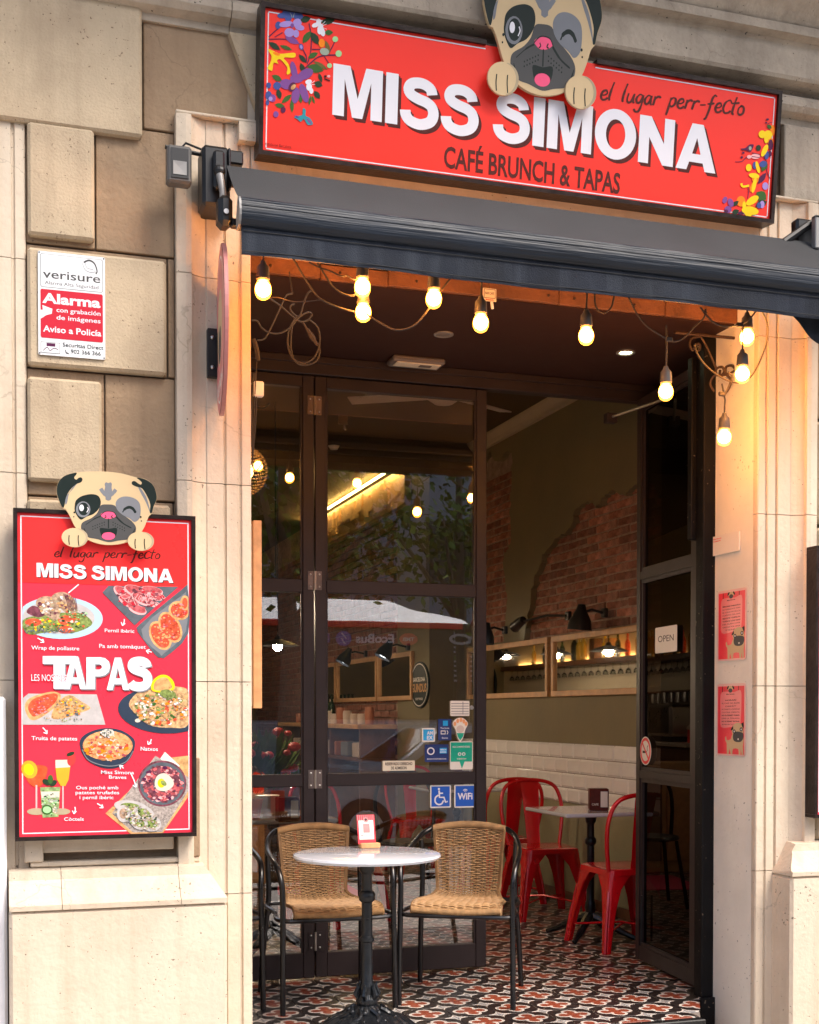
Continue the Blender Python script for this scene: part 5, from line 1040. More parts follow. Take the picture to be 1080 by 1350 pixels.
# floor lintel over inner wall
# right door, folded back perpendicular to the front
DN, DFr = W(922, 1300, Z=0.02), W(843, 1262, Z=0.02)
dx = Vector((DFr.x - DN.x, DFr.y - DN.y, 0)); dl = dx.length; u_ = dx.normalized()
rd = thing('open_glass_door', 'dark metal glass door folded open at the right of the entrance, OPEN card and no smoking sticker on it', 'door', (DN.x, DN.y, 0))
DF = Frame((DFr.x, DFr.y, 0), -u_, (0, 0, 1))        # a grows towards the street, normal into the doorway
def pboard(mt, nm, a0, a1, b0, b1, d0=-.022, d1=.022, par=rd):
    m = MB(); board(m, DF, a0, a1, b0, b1, d0, d1); return m.build(nm, mt, par)
fm = MB(); s_ = .045; za, zb_, zc_ = .02, .975, 2.01
for a0, a1, b0, b1 in ((0, s_, .02, 2.93), (dl - s_, dl, .02, 2.93)): board(fm, DF, a0, a1, b0, b1, -.022, .022)
for b0, b1 in ((.02, .09), (.965, 1.005), (1.995, 2.035), (2.885, 2.93)): board(fm, DF, s_ + .0005, dl - s_ - .0005, b0, b1, -.021, .021)
fo = fm.build('door_frame', 'door_paint', rd)
fm = MB()      # inner moulded sash
for b0, b1 in ((.09, .965), (1.005, 1.995), (2.035, 2.885)):
    for a0, a1, c0, c1 in ((s_ + .001, s_ + .022, b0 + .001, b1 - .001), (dl - s_ - .035, dl - s_ - .001, b0 + .001, b1 - .001), (s_ + .023, dl - s_ - .036, b0 + .001, b0 + .02), (s_ + .023, dl - s_ - .036, b1 - .02, b1 - .001)): board(fm, DF, a0, a1, c0, c1, -.014, .015)
fm.build('sash', 'door_paint', fo)
for b0, b1 in ((.09, .965), (1.005, 1.995), (2.035, 2.885)):
    MB().add([DF.pt(s_ + .02, b0 + .015, .002), DF.pt(dl - s_ - .033, b0 + .015, .002), DF.pt(dl - s_ - .033, b1 - .015, .002), DF.pt(s_ + .02, b1 - .015, .002)], [(0, 1, 2, 3)]).build('pane', 'smoked_glass', fo)
q = W(885, 523, Y=5.6); r_ = W(806, 526, Y=6.0)
MB().tube([tuple(q), (r_.x, 6.0, q.z - .02)], .008, 8).build('closer_arm', 'steel', rd); MB().box(r_.x - .03, r_.x + .03, 5.985, 6.03, q.z - .05, q.z, .004).build('closer', 'door_paint', rd)
MB().tube([DF.pt(.10, .12, .03), DF.pt(.10, .36, .03)], .006, 8).build('floor_bolt', 'black_metal', rd)
# black post at the jamb
pk = thing('jamb_post', 'glossy chipped black post running up the right side of the doorway', 'post', (XR - .03, 5.17, 0))
x0 = W(925, 1000, Y=5.14).x
MB().box(x0, XR + .03, 5.13, 5.20, 0, LIN - .06, .004).build('post', 'post_black', pk); MB().box(3.034, XR - .001, 5.108, 5.1245, ZS, .004, .002).build('post_foot', 'post_black', pk); MB().box(x0 - .022, x0 + .03, 5.201, 5.24, 2.10, 2.93, .003).build('post_strip', 'post_black', pk)

# ------------------------------------------------------------------ stickers on glass, cards, posters
def sticker(name, lab, cat, px, frame, w_, h_, group=None, th=.0012, mat='paper', shape=None, d=.004):
    a, b = frame.uv(*px); loc = frame.pt(a, b, d)
    t = thing(name, lab, cat, tuple(loc), group)
    f = Frame(frame.pt(a - w_ / 2, b - h_ / 2, d), frame.u, frame.v)
    m = MB(); cut(m, f, shape or rrect(0, 0, w_, h_, min(w_, h_) * .06), 0, th); m.build('backing', mat, t)
    return t, Draw(f, lambda x, y: (x * w_, y * h_), t, th + .0004)
GF = Frame((xh, YG - .006, 0), (1, 0, 0), (0, 0, 1))
def gw(x0, x1): return GF.uv(x1, 900)[0] - GF.uv(x0, 900)[0]
def gh(y0, y1): return abs(GF.uv(600, y0)[1] - GF.uv(600, y1)[1])
t, D = sticker('accessible_sticker', 'blue wheelchair symbol sticker on the glass, left of the WiFi sticker', 'sticker', (580.5, 1050), GF, gw(567, 594.5), gh(1035, 1065))
D.poly('panel', 'sticker_blue', rect(.06, .06, .94, .94)); D.ell('symbol', 'print_white', .42, .83, .055, .05)
D.stroke('symbol', 'print_white', [(.43, .76), (.45, .46), (.66, .46), (.74, .24), (.84, .28)], .075, 1); D.stroke('symbol', 'print_white', [(.44, .64), (.62, .64)], .06, 1); D.stroke('symbol', 'print_white', [(.40, .56), (.26, .46), (.24, .28), (.36, .16), (.54, .17), (.64, .32)], .07); D.flush()
t, D = sticker('wifi_sticker', 'blue sticker reading WiFi on the lower right of the door glass', 'sticker', (612.5, 1049.5), GF, gw(599, 627), gh(1034.5, 1065))
D.poly('panel', 'sticker_blue', rect(.06, .06, .94, .94)); D.text('lettering', 'print_white', 'WiFi', (.16, .36), (.86, .36), -.28, .03)
for r in (.07, .13): D.stroke('symbol', 'print_white', [(.52 + r * cos(a), .66 + r * sin(a)) for a in [radians(k) for k in (40, 65, 90, 115, 140)]], .035)
D.flush()
t, D = sticker('review_sticker', 'green review sticker with owl eyes and pointed bottom on the door glass', 'sticker', (608, 996), GF, gw(593, 623), gh(979, 1016), mat='paper', shape=None)
D.poly('panel', 'sticker_green', [(.03, .28), (.03, .97), (.97, .97), (.97, .28), (.64, .28), (.52, .03), (.42, .28)]); D.text('lettering', 'paper', 'RECOMMENDED', (.12, .78), (.88, .78), -.06, .01); D.text('lettering', 'paper', 'tripadvisor', (.3, .36), (.72, .36), -.06, .01)
for x in (.42, .60): D.ell('owl', 'print_white', x, .55, .075, .06); D.ell('owl', 'sticker_green', x, .55, .045, .035)
D.flush()
t, D = sticker('card_sticker', 'wide navy payment sticker with white disc, lower left of the green sticker', 'sticker', (575.5, 993), GF, gw(560, 591.5), gh(982, 1005), mat='sticker_navy')
D.ell('logo', 'print_white', .25, .62, .16, .22); D.ell('logo', 'sticker_navy', .25, .62, .11, .15); D.poly('logo', 'sticker_sky', rect(.62, .48, .92, .80)); D.text('lettering', 'print_white', 'AMERICAN', (.64, .66), (.90, .66), -.08, .02); D.text('lettering', 'print_white', 'EXPRESS', (.64, .52), (.90, .52), -.08, .02); D.text('lettering', 'print_white', 'BIENVENIDOS', (.1, .14), (.9, .14), -.07, .01); D.flush()
t, D = sticker('payment_sticker', 'upright navy contactless payment sticker above the wide navy one', 'sticker', (586, 962), GF, gw(577, 594.5), gh(948, 976), mat='sticker_navy')
D.poly('logo', 'sticker_sky', rect(.36, .68, .74, .92)); D.text('lettering', 'print_white', 'Tarjeta', (.16, .54), (.84, .54), -.07, .01); D.poly('logo', 'paper', rect(.2, .28, .56, .46), [rect(.25, .32, .51, .42)]); D.stroke('logo', 'paper', [(.66, .28), (.74, .37), (.66, .46)], .05); D.text('lettering', 'print_white', 'Gracias', (.28, .08), (.74, .08), -.07, .02); D.flush()
t, D = sticker('amex_sticker', 'small square light blue card sticker, leftmost of the glass stickers', 'sticker', (564.5, 969), GF, gw(556, 573), gh(960, 978), mat='paper')
D.poly('panel', 'sticker_sky', rect(.1, .1, .9, .9)); D.text('lettering', 'print_white', 'AM', (.38, .52), (.84, .52), -.26, .03); D.text('lettering', 'print_white', 'EX', (.38, .18), (.84, .18), -.26, .03); D.flush()
t, D = sticker('cone_sticker', 'cone shaped sticker with orange scalloped top above the green sticker', 'sticker', (606.5, 962), GF, gw(596, 617), gh(947, 979), mat='paper', shape=[(gw(596, 617) * a, gh(947, 979) * b) for a, b in crv([(.5, 0), (.68, .18), (.82, .5), (.98, .72), (.9, .86), (.66, .98), (.35, .98), (.1, .86), (.02, .72), (.2, .5), (.32, .18)], 3)])
for x, y in ((.16, .74), (.34, .86), (.54, .9), (.72, .84), (.86, .74)): D.ell('scallop', 'sticker_orange', x, y, .09, .09)
D.poly('cup', 'sticker_green', [(.5, .06), (.66, .2), (.74, .36), (.27, .36), (.35, .2)]); D.ell('cup', 'ceramic', .5, .52, .24, .16); D.flush()
t, D = sticker('hours_sticker', 'white lined opening hours sticker high above the cone sticker', 'sticker', (606, 934), GF, gw(594, 619), gh(924, 944), mat='paper')
for k in range(5): D.stroke('line', 'pug_grey', [(.04, .14 + k * .17), (.96, .14 + k * .17)], .04, 1)
D.stroke('line', 'pug_grey', [(.66, .1), (.66, .95)], .03, 1); D.flush()
t, D = sticker('admission_sign', 'cream plate reading RESERVADO DERECHO DE ADMISION at the bottom of the glass pane', 'sign', (525.5, 1009.5), GF, gw(504.5, 547), gh(1003, 1016), mat='cream_card')
D.text('lettering', 'print_black', 'RESERVADO DERECHO', (.08, .56), (.92, .56), -.28, .03); D.text('lettering', 'print_black', 'DE ADMISION', (.26, .14), (.74, .14), -.28, .03); D.flush()
p = W(621.5, 933, Y=YG - .008); kn = thing('glass_lock', 'small round steel lock on the glass beside the hours sticker', 'lock', tuple(p)); MB().lathe([(0, -.012), (.009, -.012), (.011, -.004), (.011, 0), (0, 0)], tuple(p), 14, 1).build('knob', 'steel', kn, True)
# on the open door
def dpx(x, y): return DF.uv(x, y)
def DFf(x0, y0, x1, y1):
    a0, b0 = DF.uv(x0, y1); a1, b1 = DF.uv(x1, y0); return a1 - a0, b1 - b0
wd, ht = DFf(868, 823, 897, 862)
t, D = sticker('open_card', 'white card reading OPEN hung behind the glass of the right door', 'sign', (882.5, 843), DF, wd, ht * .98, mat='paper', d=.017)
D.text('lettering', 'print_black', 'OPEN', (.14, .42), (.86, .42), -.24, -.0); D.flush()
wd, ht = DFf(848, 973, 863, 1007)
t, D = sticker('no_smoking_sticker', 'round white and red no smoking sticker at the lower left of the open door glass', 'sticker', (855.5, 990), DF, wd, wd, mat='paper', shape=ell(wd / 2, wd / 2, wd / 2, wd / 2, 0, 28), d=.017)
D.poly('symbol', 'sticker_red', ell(.5, .5, .46, .46, 0, 32), [ell(.5, .5, .36, .36, 0, 28)]); D.poly('symbol', 'print_black', rect(.25, .42, .62, .50)); D.stroke('symbol', 'pug_grey', [(.68, .5), (.66, .62), (.74, .7)], .05); D.stroke('symbol', 'sticker_red', [(.24, .76), (.76, .24)], .08, 1); D.flush()
# posters on the right reveal
RF = Frame((XR - .0005, YF + .3, 0), (0, -1, 0), (0, 0, 1))
def rdim(x0, y0, x1, y1): a0, b0 = RF.uv(x0, y1); a1, b1 = RF.uv(x1, y0); return a1 - a0, b1 - b0
def pug_poster(px, box, lab, lines, bold):
    w_, h_ = rdim(*box); t, D = sticker('pug_poster', lab, 'poster', px, RF, w_, h_, 'laminated posters on the right door reveal', .0015, 'poster_edge', None, .003)
    D.poly('background', 'poster_red', rect(.04, .025, .96, .965))
    for x in (.2, .76): D.stroke('background', 'print_brown', [(x, .965), (x, .86)], .02, 1)
    D.poly('note', 'poster_pink', crv([(.13, .85), (.3, .89), (.6, .88), (.84, .90), (.86, .7), (.84, .5), (.8, .42), (.5, .40), (.15, .40), (.13, .6)], 3))
    for i, l in enumerate(lines): D.text('lettering', 'print_brown', l, (.18 if len(l) > 12 else .3, .76 - i * .042), (.80 if len(l) > 12 else .68, .765 - i * .042), -.018, .03 if i in bold else .0)
    D.ell('small_pug', 'pug_cream', .48, .935, .10, .035); D.ell('small_pug', 'pug_black', .39, .945, .04, .018, 30); D.ell('small_pug', 'pug_black', .58, .945, .04, .018, -30); D.ell('small_pug', 'pug_dark', .48, .905, .07, .03); D.text('lettering', 'print_brown', 'Miss Simona', (.34, .845), (.62, .848), -.018, .02)
    D.poly('pug', 'pug_cream', crv([(.36, .22), (.34, .27), (.30, .25), (.32, .2), (.36, .17), (.37, .03), (.43, .03), (.46, .1), (.50, .03), (.56, .03), (.58, .10), (.76, .10), (.78, .03), (.84, .03), (.85, .1), (.88, .03), (.93, .03), (.92, .14), (.93, .3), (.6, .33), (.5, .23)], 2))
    D.poly('pug', 'pug_cream', crv([(.56, .3), (.56, .40), (.66, .45), (.82, .455), (.92, .40), (.93, .3), (.8, .25)], 3)); D.poly('pug', 'pug_dark', crv([(.58, .24), (.60, .32), (.74, .34), (.92, .32), (.93, .25), (.84, .20), (.66, .20)], 3)); D.poly('pug', 'pug_black', [(.50, .37), (.58, .42), (.59, .37), (.52, .35)]); D.poly('pug', 'pug_black', [(.86, .45), (.94, .47), (.95, .41), (.92, .38)])
    for x, y in ((.62, .34), (.86, .37)): D.ell('pug', 'pug_black', x, y, .05, .028); D.ell('pug', 'print_white', x, y, .02, .014)
    D.ell('pug', 'paper', .76, .235, .025, .012); D.flush()
pug_poster((966, 824), (946.8, 775, 985.2, 873), 'red pug poster pasted on the right reveal below the white plate, upper of the two', ['PERSONAS FUMADORAS', 'LA TERRAZA ES PARA', 'EL CONSUMO DE LOS', 'CLIENTES DEL BAR', 'SIENTATE Y DISFRUTA', 'TODOS LOS DIAS', 'DEL BUEN CAFE', 'GRACIAS POR VENIR', 'MENU'], (0, 4, 5))
pug_poster((965, 949), (946.0, 902, 984.2, 997), 'red pug poster pasted on the right reveal, lower of the two', ['HORARI', 'EL CAFE DEL BARRI', 'OBERT', 'DE DIMARTS A DIUMENGE', 'COCINA OBERTA', 'NO ES PERMET FUMAR', 'DINS LA TERRASSA', 'NO ES PERMET ENTRAR', 'AMB BICICLETA'], (0, 5, 7))
w_, h_ = rdim(941, 702, 977, 736)
t, D = sticker('reveal_plate', 'blank white plate with small red heading above the pug posters', 'sign', (959, 717), RF, w_, h_, None, .008, 'paper', None, .003)
D.text('lettering', 'sticker_red', 'Miss Simona', (.06, .82), (.36, .82), -.07, .03); D.text('lettering', 'sticker_red', 'Cafeteria', (.06, .70), (.34, .70), -.07, .03); D.flush()
# notice board edge on the left jamb
b0, b1 = W(339, 934, Y=5.02), W(339, 687, Y=5.02)
nb = thing('wood_frame', 'pale wooden framed board seen edge on against the left door jamb', 'frame', (b0.x, 5.02, b0.z))
xe0, xe1 = W(334, 800, Y=5.0).x, W(345.3, 800, Y=5.0).x
MB().box(xe0, xe1, 5.0, 5.03, b0.z, b1.z, .002).build('front_stile', 'box_wood', nb); MB().box(xe0 - .02, xe1 - .012, 5.031, 5.45, b0.z + .01, b1.z - .01).build('panel', 'paper', nb); MB().box(xe0, xe1, 5.451, 5.48, b0.z, b1.z, .002).build('rear_stile', 'box_wood', nb)

# ================================================================== FLOOR
fl_o = MB().box(-1.2, 4.6, 5.126, 18.2, -.06, -.008).build('shop_floor', 'grout', None); tag(fl_o, kind='structure')
step = MB().box(XJ + .002, 2.86, 4.772, 4.818, ZS, -.002, .004).build('step_edge', 'black_metal', None); tag(step, kind='structure')
ox, oy = 2.355, 5.02
tm = MB().box(-.0992, .0992, -.0992, .0992, -.008, 0, .0015).build('floor_tile', 'hydraulic_tile', fl_o)
TREE[fl_o.name].remove(tm)
cells = []
for i in range(-16, 11):
    for j in range(0, 66):
        x, y = ox + .2 * i, oy + .2 * j
        if x > XW + .1: continue
        if y < YG and not (XJ - .55 < x < XR + .35): continue
        if y < 5.10 and x > 2.9: continue
        r = x / y; u = (r * cos(YAW) - sin(YAW)) / (cos(YAW) + r * sin(YAW)); px = 540 + FPX * u
        cells.append((y + (0 if 300 < px < 960 else 50), x, y))
cells.sort()
for k, (_, x, y) in enumerate(cells[:290]):
    o = tm if k == 0 else tm.copy()
    if k: COL.objects.link(o); o.parent = fl_o
    o.location = (x, y, 0)
m = MB().box(-.0992, .0992, -.0495, .0495, -.008, 0, .0015); ct = m.build('cut_floor_tile', 'hydraulic_tile', fl_o); TREE[fl_o.name].remove(ct)
for v in ct.data.vertices: v.co.y += .0495
bedm = MB().extrude([(XJ + .005, 4.819), (2.86, 4.819), (3.03, 5.125), (XJ + .005, 5.125)], 2, -.14, -.009).build('threshold_bed', 'grout', fl_o)
et = MB().extrude([(-.0992, -.0992), (-.036, -.0992), (.077, .0992), (-.0992, .0992)], 2, -.008, 0).build('cut_floor_tile', 'hydraulic_tile', fl_o); et.location = (ox + .6, oy, 0)
first = True
for i in range(-7, 4):
    x = ox + .2 * i
    if x - .1 < XJ or x + .1 > 2.87: continue
    o = ct if first else ct.copy()
    if not first: COL.objects.link(o); o.parent = fl_o
    first = False; o.location = (x, 4.8195, 0)
far = MB()
for _, x, y in cells[290:]: far.box(x - .0992, x + .0992, y - .0992, y + .0992, -.008, 0)
o = far.build('far_floor_tiles', 'hydraulic_tile', fl_o, kind='stuff')
for v in o.data.vertices: v.co.x -= ox; v.co.y -= oy
o.location = (ox, oy, 0)

# ================================================================== ROOM
def wall(name, mat, x0, x1, y0, y1, z0, z1, parent=None):
    return tag(MB().box(x0, x1, y0, y1, z0, z1).build(name, mat, parent), kind='structure')
wall('wall_left', 'cream_card', .05, .2, YG + .1, 18, 0, 3.6); wall('wall_back', 'olive_wall', .05, 4.2, 18, 18.15, 0, 3.6)
wall('room_ceiling', 'ceiling_paint', -.2, 4.6, YG + .09, 18.15, 3.52, 3.7)
wall('wall_front', 'olive_wall', -.2, XJ - .26, YG - .03, YG + .09, 0, 3.7); wall('wall_front', 'olive_wall', XR + .43, 4.6, YG - .03, YG + .09, 0, 3.7); wall('wall_front', 'ceiling_paint', XJ - .26, XR + .43, YG - .03, YG + .08, CEIL0 + .081, 3.7)
wall('ceiling_beam', 'ceiling_paint', .2, 3.76, 9.9, 10.25, 3.30, 3.519)
YS = 10.2; XS = 3.45
# right wall, front stretch: plaster with two torn openings that show bricks
wr = tag(MB().box(XW + .05, XW + .15, YG + .1, YS + .1, 0, 3.52).build('wall_right', 'mortar', None), kind='structure')
yz = lambda px, py: (lambda p: (p.y, p.z))(W(px, py, X=XW))
Zb = lambda x, y: yz(600 + x / 4.154, 560 + y / 4.154)
pB = [Zb(*p) for p in ((370, 1220), (385, 1150), (400, 1040), (415, 930), (440, 830), (470, 760), (480, 712), (530, 650), (560, 612), (592, 606), (640, 545), (655, 470), (690, 432), (735, 420), (768, 446), (790, 440), (815, 385), (862, 356), (900, 378), (930, 388), (955, 350), (985, 335))]
yl, zl = pB[-1]; pB += [(yl - .15, zl + .02), (yl - .3, zl - .12), (yl - .42, zl - .1), (yl - .5, zl - .5), (yl - .52, 1.55)]
pA = [Zb(*p) for p in ((60, 1215), (70, 900), (95, 600), (90, 400), (120, 250), (165, 172), (190, 150), (215, 200), (240, 190), (290, 131), (315, 170), (310, 300), (300, 480), (310, 600), (290, 690), (268, 705), (265, 800), (280, 900), (285, 1000), (270, 1100), (266, 1190))]
def rough(p, k=4):
    o = []
    for i in range(len(p)):
        a, b = p[i], p[(i + 1) % len(p)]
        for j in range(k): t = j / k; o.append((a[0] + (b[0] - a[0]) * t + random.uniform(-.02, .02), a[1] + (b[1] - a[1]) * t + random.uniform(-.014, .014)))
    return o
pA, pB = rough(pA), rough(pB)
def rightn(p): # area sign irrelevant for tessellate
    return [Vector((a, b, 0)) for a, b in p]
outer = [(YG + .1, 0), (YS, 0), (YS, 3.52), (YG + .1, 3.52)]
tri = tessellate_polygon([rightn(outer), rightn(pA), rightn(pB)]); allp = outer + pA + pB
m = MB(); m.add([(XW, a, b) for a, b in allp], [tuple(t) for t in tri])
for lp in (pA, pB):
    n = len(lp); m.add([(XW, a, b) for a, b in lp] + [(XW + .05, a, b) for a, b in lp], [(i, (i + 1) % n, n + (i + 1) % n, n + i) for i in range(n)])
m.build('plaster', 'olive_wall', wr)
def inside(p, y, z):
    c = False; n = len(p)
    for i in range(n):
        a, b = p[i], p[(i + 1) % n]
        if (a[1] > z) != (b[1] > z) and y < (b[0] - a[0]) * (z - a[1]) / (b[1] - a[1]) + a[0]: c = not c
    return c
bmesh_v = []
for k in range(5):
    m = MB().box(-.018, .03, -.147, .147, -.0235, .0235, .006); 
    m.v = [(a + random.uniform(-.004, .004), b + random.uniform(-.004, .004), c + random.uniform(-.003, .003)) for a, b, c in m.v]
    o = m.build('brick', 'brick', wr); TREE[wr.name].remove(o); bmesh_v.append(o)
nb_ = 0; row = 0; z = 1.775
used = set()
while z < 3.2:
    y = YG + .15 + (.155 if row % 2 else 0) + random.uniform(-.03, .03)
    while y < YS - .1:
        pts = [(y + a, z + b) for a in (-.125, -.06, 0, .06, .125) for b in (-.02, .02)]
        if any(inside(p, *q) for p in (pA, pB) for q in pts) and nb_ < 300:
            k = random.randrange(5); o = bmesh_v[k] if k not in used else bmesh_v[k].copy()
            if k in used: COL.objects.link(o); o.parent = wr
            used.add(k)
            o.location = (XW + .060 + random.uniform(-.005, .005), y, z); o.rotation_euler = (random.uniform(-.02, .02), 0, random.uniform(-.02, .02)); nb_ += 1
        y += .309
    z += .058; row += 1
# lower wall tiles (bevelled white), patchy plaster below
zt1 = W(735, 979, X=XW).z; th_ = .103; n_r = 4
tl = MB(); 
V = [(0, -.0985, -.049), (0, .0985, -.049), (0, .0985, .049), (0, -.0985, .049), (-.012, -.084, -.035), (-.012, .084, -.035), (-.012, .084, .035), (-.012, -.084, .035)]
tl.add(V, [(4, 5, 6, 7), (0, 1, 5, 4), (1, 2, 6, 5), (2, 3, 7, 6), (3, 0, 4, 7)]); to = tl.build('wall_tile', 'wall_tile', wr); TREE[wr.name].remove(to)
first = True
MB().box(XW - .010, XW - .0005, YG + .1, YS, zt1 - n_r * th_, zt1).build('tile_bed', 'grout', wr)
for r in range(n_r):
    y = YG + .2 + (.1 if r % 2 else 0)
    while y < YS - .1:
        o = to if first else to.copy()
        if not first: COL.objects.link(o); o.parent = wr
        first = False; o.location = (XW - .0105, y, zt1 - .0515 - r * th_); o.rotation_euler = (random.uniform(-.006, .006), 0, random.uniform(-.012, .012)); y += .2015
MB().box(XW - .004, XW - .0006, YG + .1, YS, .0, zt1 - n_r * th_ - .001).build('low_plaster', 'plaster_low', wr)
MB().box(XW - .016, XW - .0045, YG + .1, YS, .0, .07, .003).build('skirting', 'dark_wood', wr)
# cornice along the room
pc = [(0, 0), (-.03, .0), (-.035, .02), (-.05, .03), (-.08, .07), (-.085, .085), (0, .085)]
def cornice_y(x, y0, y1): MB().extrude([(x + a, 3.433 + b) for a, b in pc], 1, y0, y1)
def ext_y(x, y0, y1, mat='cornice_paint'):
    m = MB(); P = [(x - .001 + a, 3.433 + b) for a, b in pc]; n = len(P)
    m.add([(a, y0, b) for a, b in P] + [(a, y1, b) for a, b in P], [(i, (i + 1) % n, n + (i + 1) % n, n + i) for i in range(n)] + [tuple(range(n))]); return m.build('room_cornice', mat, wr)
ext_y(XW, YG + .12, YS - .09); ext_y(XS, YS - .085, YS + .49)
m = MB(); P = [(YS - .001 + a, 3.433 + b) for a, b in pc]; n = len(P); m.add([(XS - .08, a, b) for a, b in P] + [(XW, a, b) for a, b in P], [(i, (i + 1) % n, n + (i + 1) % n, n + i) for i in range(n)] + [tuple(range(n))]); m.build('room_cornice', 'cornice_paint', wr)
# rear stretch
wall('wall_step', 'olive_wall', XS, XW + .05, YS, YS + .9, 0, 3.519)
rear = tag(MB().box(XS + .03, XS + .15, YS + .901, 18, 0, 3.519).build('wall_rear_right', 'mortar', None), kind='structure')
m = MB(); z = .9; row = 0
while z < 3.2:
    y = YS + 1.03 + (.14 if row % 2 else 0)
    while y < 17.8: m.box(XS + .004 + random.uniform(-.005, .004), XS + .035, y - .128, y + .128, z - .026, z + .026); y += .27
    z += .066; row += 1
m.build('brickwork', 'brick', rear, kind='stuff')
# lit cove: rough timber beam with LED strip
cv = thing('led_cove', 'rough beam with a bright warm LED strip running along the top of the rear right wall', 'cove light', (XS, 12, 3.3))
m = MB().box(XS - .06, XS + .0, YS + .902, 14.35, 3.14, 3.46); 
for i in range(26): y = YS + .95 + i * .125; m.box(XS - .072 - random.uniform(0, .012), XS - .055, y, y + random.uniform(.08, .4), 3.16 + random.uniform(0, .12), 3.30 + random.uniform(0, .15))
m.box(XS - .06, XS - .001, YS + .5, YS + .9015, 3.14, 3.46); m.build('beam', 'oak', cv); MB().box(XS - .125, XS - .108, YS + .5, 14.35, 3.470, 3.482).build('led_strip', 'led_glow', cv)

# mirrors
def mirror(X, y0, y1, z0, z1, lab, fw=.04):
    t = thing('wall_mirror', lab, 'mirror', (X, (y0 + y1) / 2, z0), 'oak framed mirrors in a row on the right wall'); m = MB()
    for a, b, c, d in ((y0, y1, z0, z0 + fw), (y0, y1, z1 - fw, z1), (y0, y0 + fw, z0 + fw + .0005, z1 - fw - .0005), (y1 - fw, y1, z0 + fw + .0005, z1 - fw - .0005)): m.box(X - .035, X - .002, a, b, c, d, .003)
    m.build('frame', 'oak', t); MB().box(X - .018, X - .008, y0 + fw * .8, y1 - fw * .8, z0 + fw * .8, z1 - fw * .8).build('glass', 'mirror', t)
ya, yb_ = W(727, 880, X=XW - .03).y, W(722, 880, X=XW - .03).y
zm0, zm1 = W(780, 917, X=XW - .03).z, W(780, 832, X=XW - .03).z
mirror(XW, ya - 1.65, ya, zm0, zm1, 'oak framed mirror nearest the open door, showing bottles and a pendant lamp'); mirror(XW, yb_, yb_ + 1.65, zm0, zm1, 'oak framed mirror in the middle of the row, behind the glass door edge')
y1_, y2_, y3_ = W(447, 900, X=XS).y, W(501, 900, X=XS).y, W(547, 900, X=XS).y
mirror(XS, y2_ + .02, y1_, zm0, zm1, 'dark oak framed mirror farthest back, under a wall spot'); mirror(XS, max(y3_, YS + .35), y2_ - .02, zm0, zm1, 'dark oak framed mirror next to the round bar sign'); mirror(XS, y1_ + .05, y1_ + 1.6, zm0, zm1, 'last oak framed mirror hidden in the dark rear corner')
# round sign on the step
p = W(551, 903, X=XS - .03); rsn = thing('oval_sign', 'black oval bar sign with cream lettering on the olive wall behind the glass', 'sign', (XS, p.y, p.z))
fr = Frame((XS - .006, p.y, p.z), (0, -1, 0), (0, 0, 1)); m = MB(); cut(m, fr, ell(0, 0, .25, .20, 0, 32), -.004, .012); m.build('plate', 'pug_black', rsn); D = Draw(fr, lambda a, b: (a, b), rsn, .0135)
D.poly('rim', 'paper', ell(0, 0, .235, .185, 0, 32), [ell(0, 0, .225, .176, 0, 32)]); D.text('lettering', 'paper', 'BARCELONA', (-.16, .03), (.16, .03), -.035, .02); D.text('lettering', 'food_bread', 'GUINDUS', (-.2, -.06), (.2, -.06), -.07, .02); D.text('lettering', 'paper', 'cervesa', (-.1, -.13), (.1, -.13), -.03, .01); D.flush()
# wall spots
def spot(X, y, z, lab, out=.16, ang=0, tilt=-.6, lit=False, sc_=1.):
    t = thing('wall_spot', lab, 'wall lamp', (X, y, z), 'black spot lamps above the mirrors')
    MB().box(X - .03, X - .002, y - .03, y + .03, z - .03, z + .03, .005).build('wall_plate', 'black_metal', t)
    MB().tube([(X - .03, y, z), (X - out * .6, y + ang * .2, z + .02), (X - out, y + ang * .5, z - .0)], .009, 8).build('arm', 'black_metal', t)
    m = MB().lathe([(.0, .06), (.025, .055), (.034, .02), (.060 * sc_, -.05), (.068 * sc_, -.11), (.064 * sc_, -.11), (.055 * sc_, -.05), (0, -.03)], (0, 0, 0), 20)
    R = Matrix.Rotation(tilt, 3, 'Y') @ Matrix.Rotation(ang, 3, 'X'); m.v = [tuple(R @ Vector(v) + Vector((X - out, y + ang * .5, z))) for v in m.v]; sh = m.build('shade', 'black_metal', t, True)
    m = MB().lathe([(0, -.085), (.055 * sc_, -.085), (.055 * sc_, -.09), (0, -.09)], (0, 0, 0), 16); m.v = [tuple(R @ Vector(v) + Vector((X - out, y + ang * .5, z))) for v in m.v]; m.build('lens', 'spot_glow' if lit else 'ceramic', sh)
p = W(800, 808, X=XW); spot(XW, p.y, p.z, 'big black bell shaped wall lamp on the bare bricks near the open door', .16, .1, .05, False, 1.2)
p = W(752, 812, X=XW); spot(XW, p.y, p.z, 'small round black wall spot turned forward on the bare bricks', .10, 1.3, 0, True, .62)
p = W(668, 836, X=XW); spot(XW, p.y, p.z + .03, 'dark wall lamp above the middle mirror beside the glass door edge', .17, 0, .1, False, 1.1)
p = W(540, 853, X=XS); spot(XS, p.y, p.z, 'lit black wall spot left of the oval sign', .2, 0, .5, True, 1.1); p = W(484, 862, X=XS); spot(XS, p.y, p.z, 'lit black wall spot above the farthest mirror', .2, 0, .5, True, 1.1)
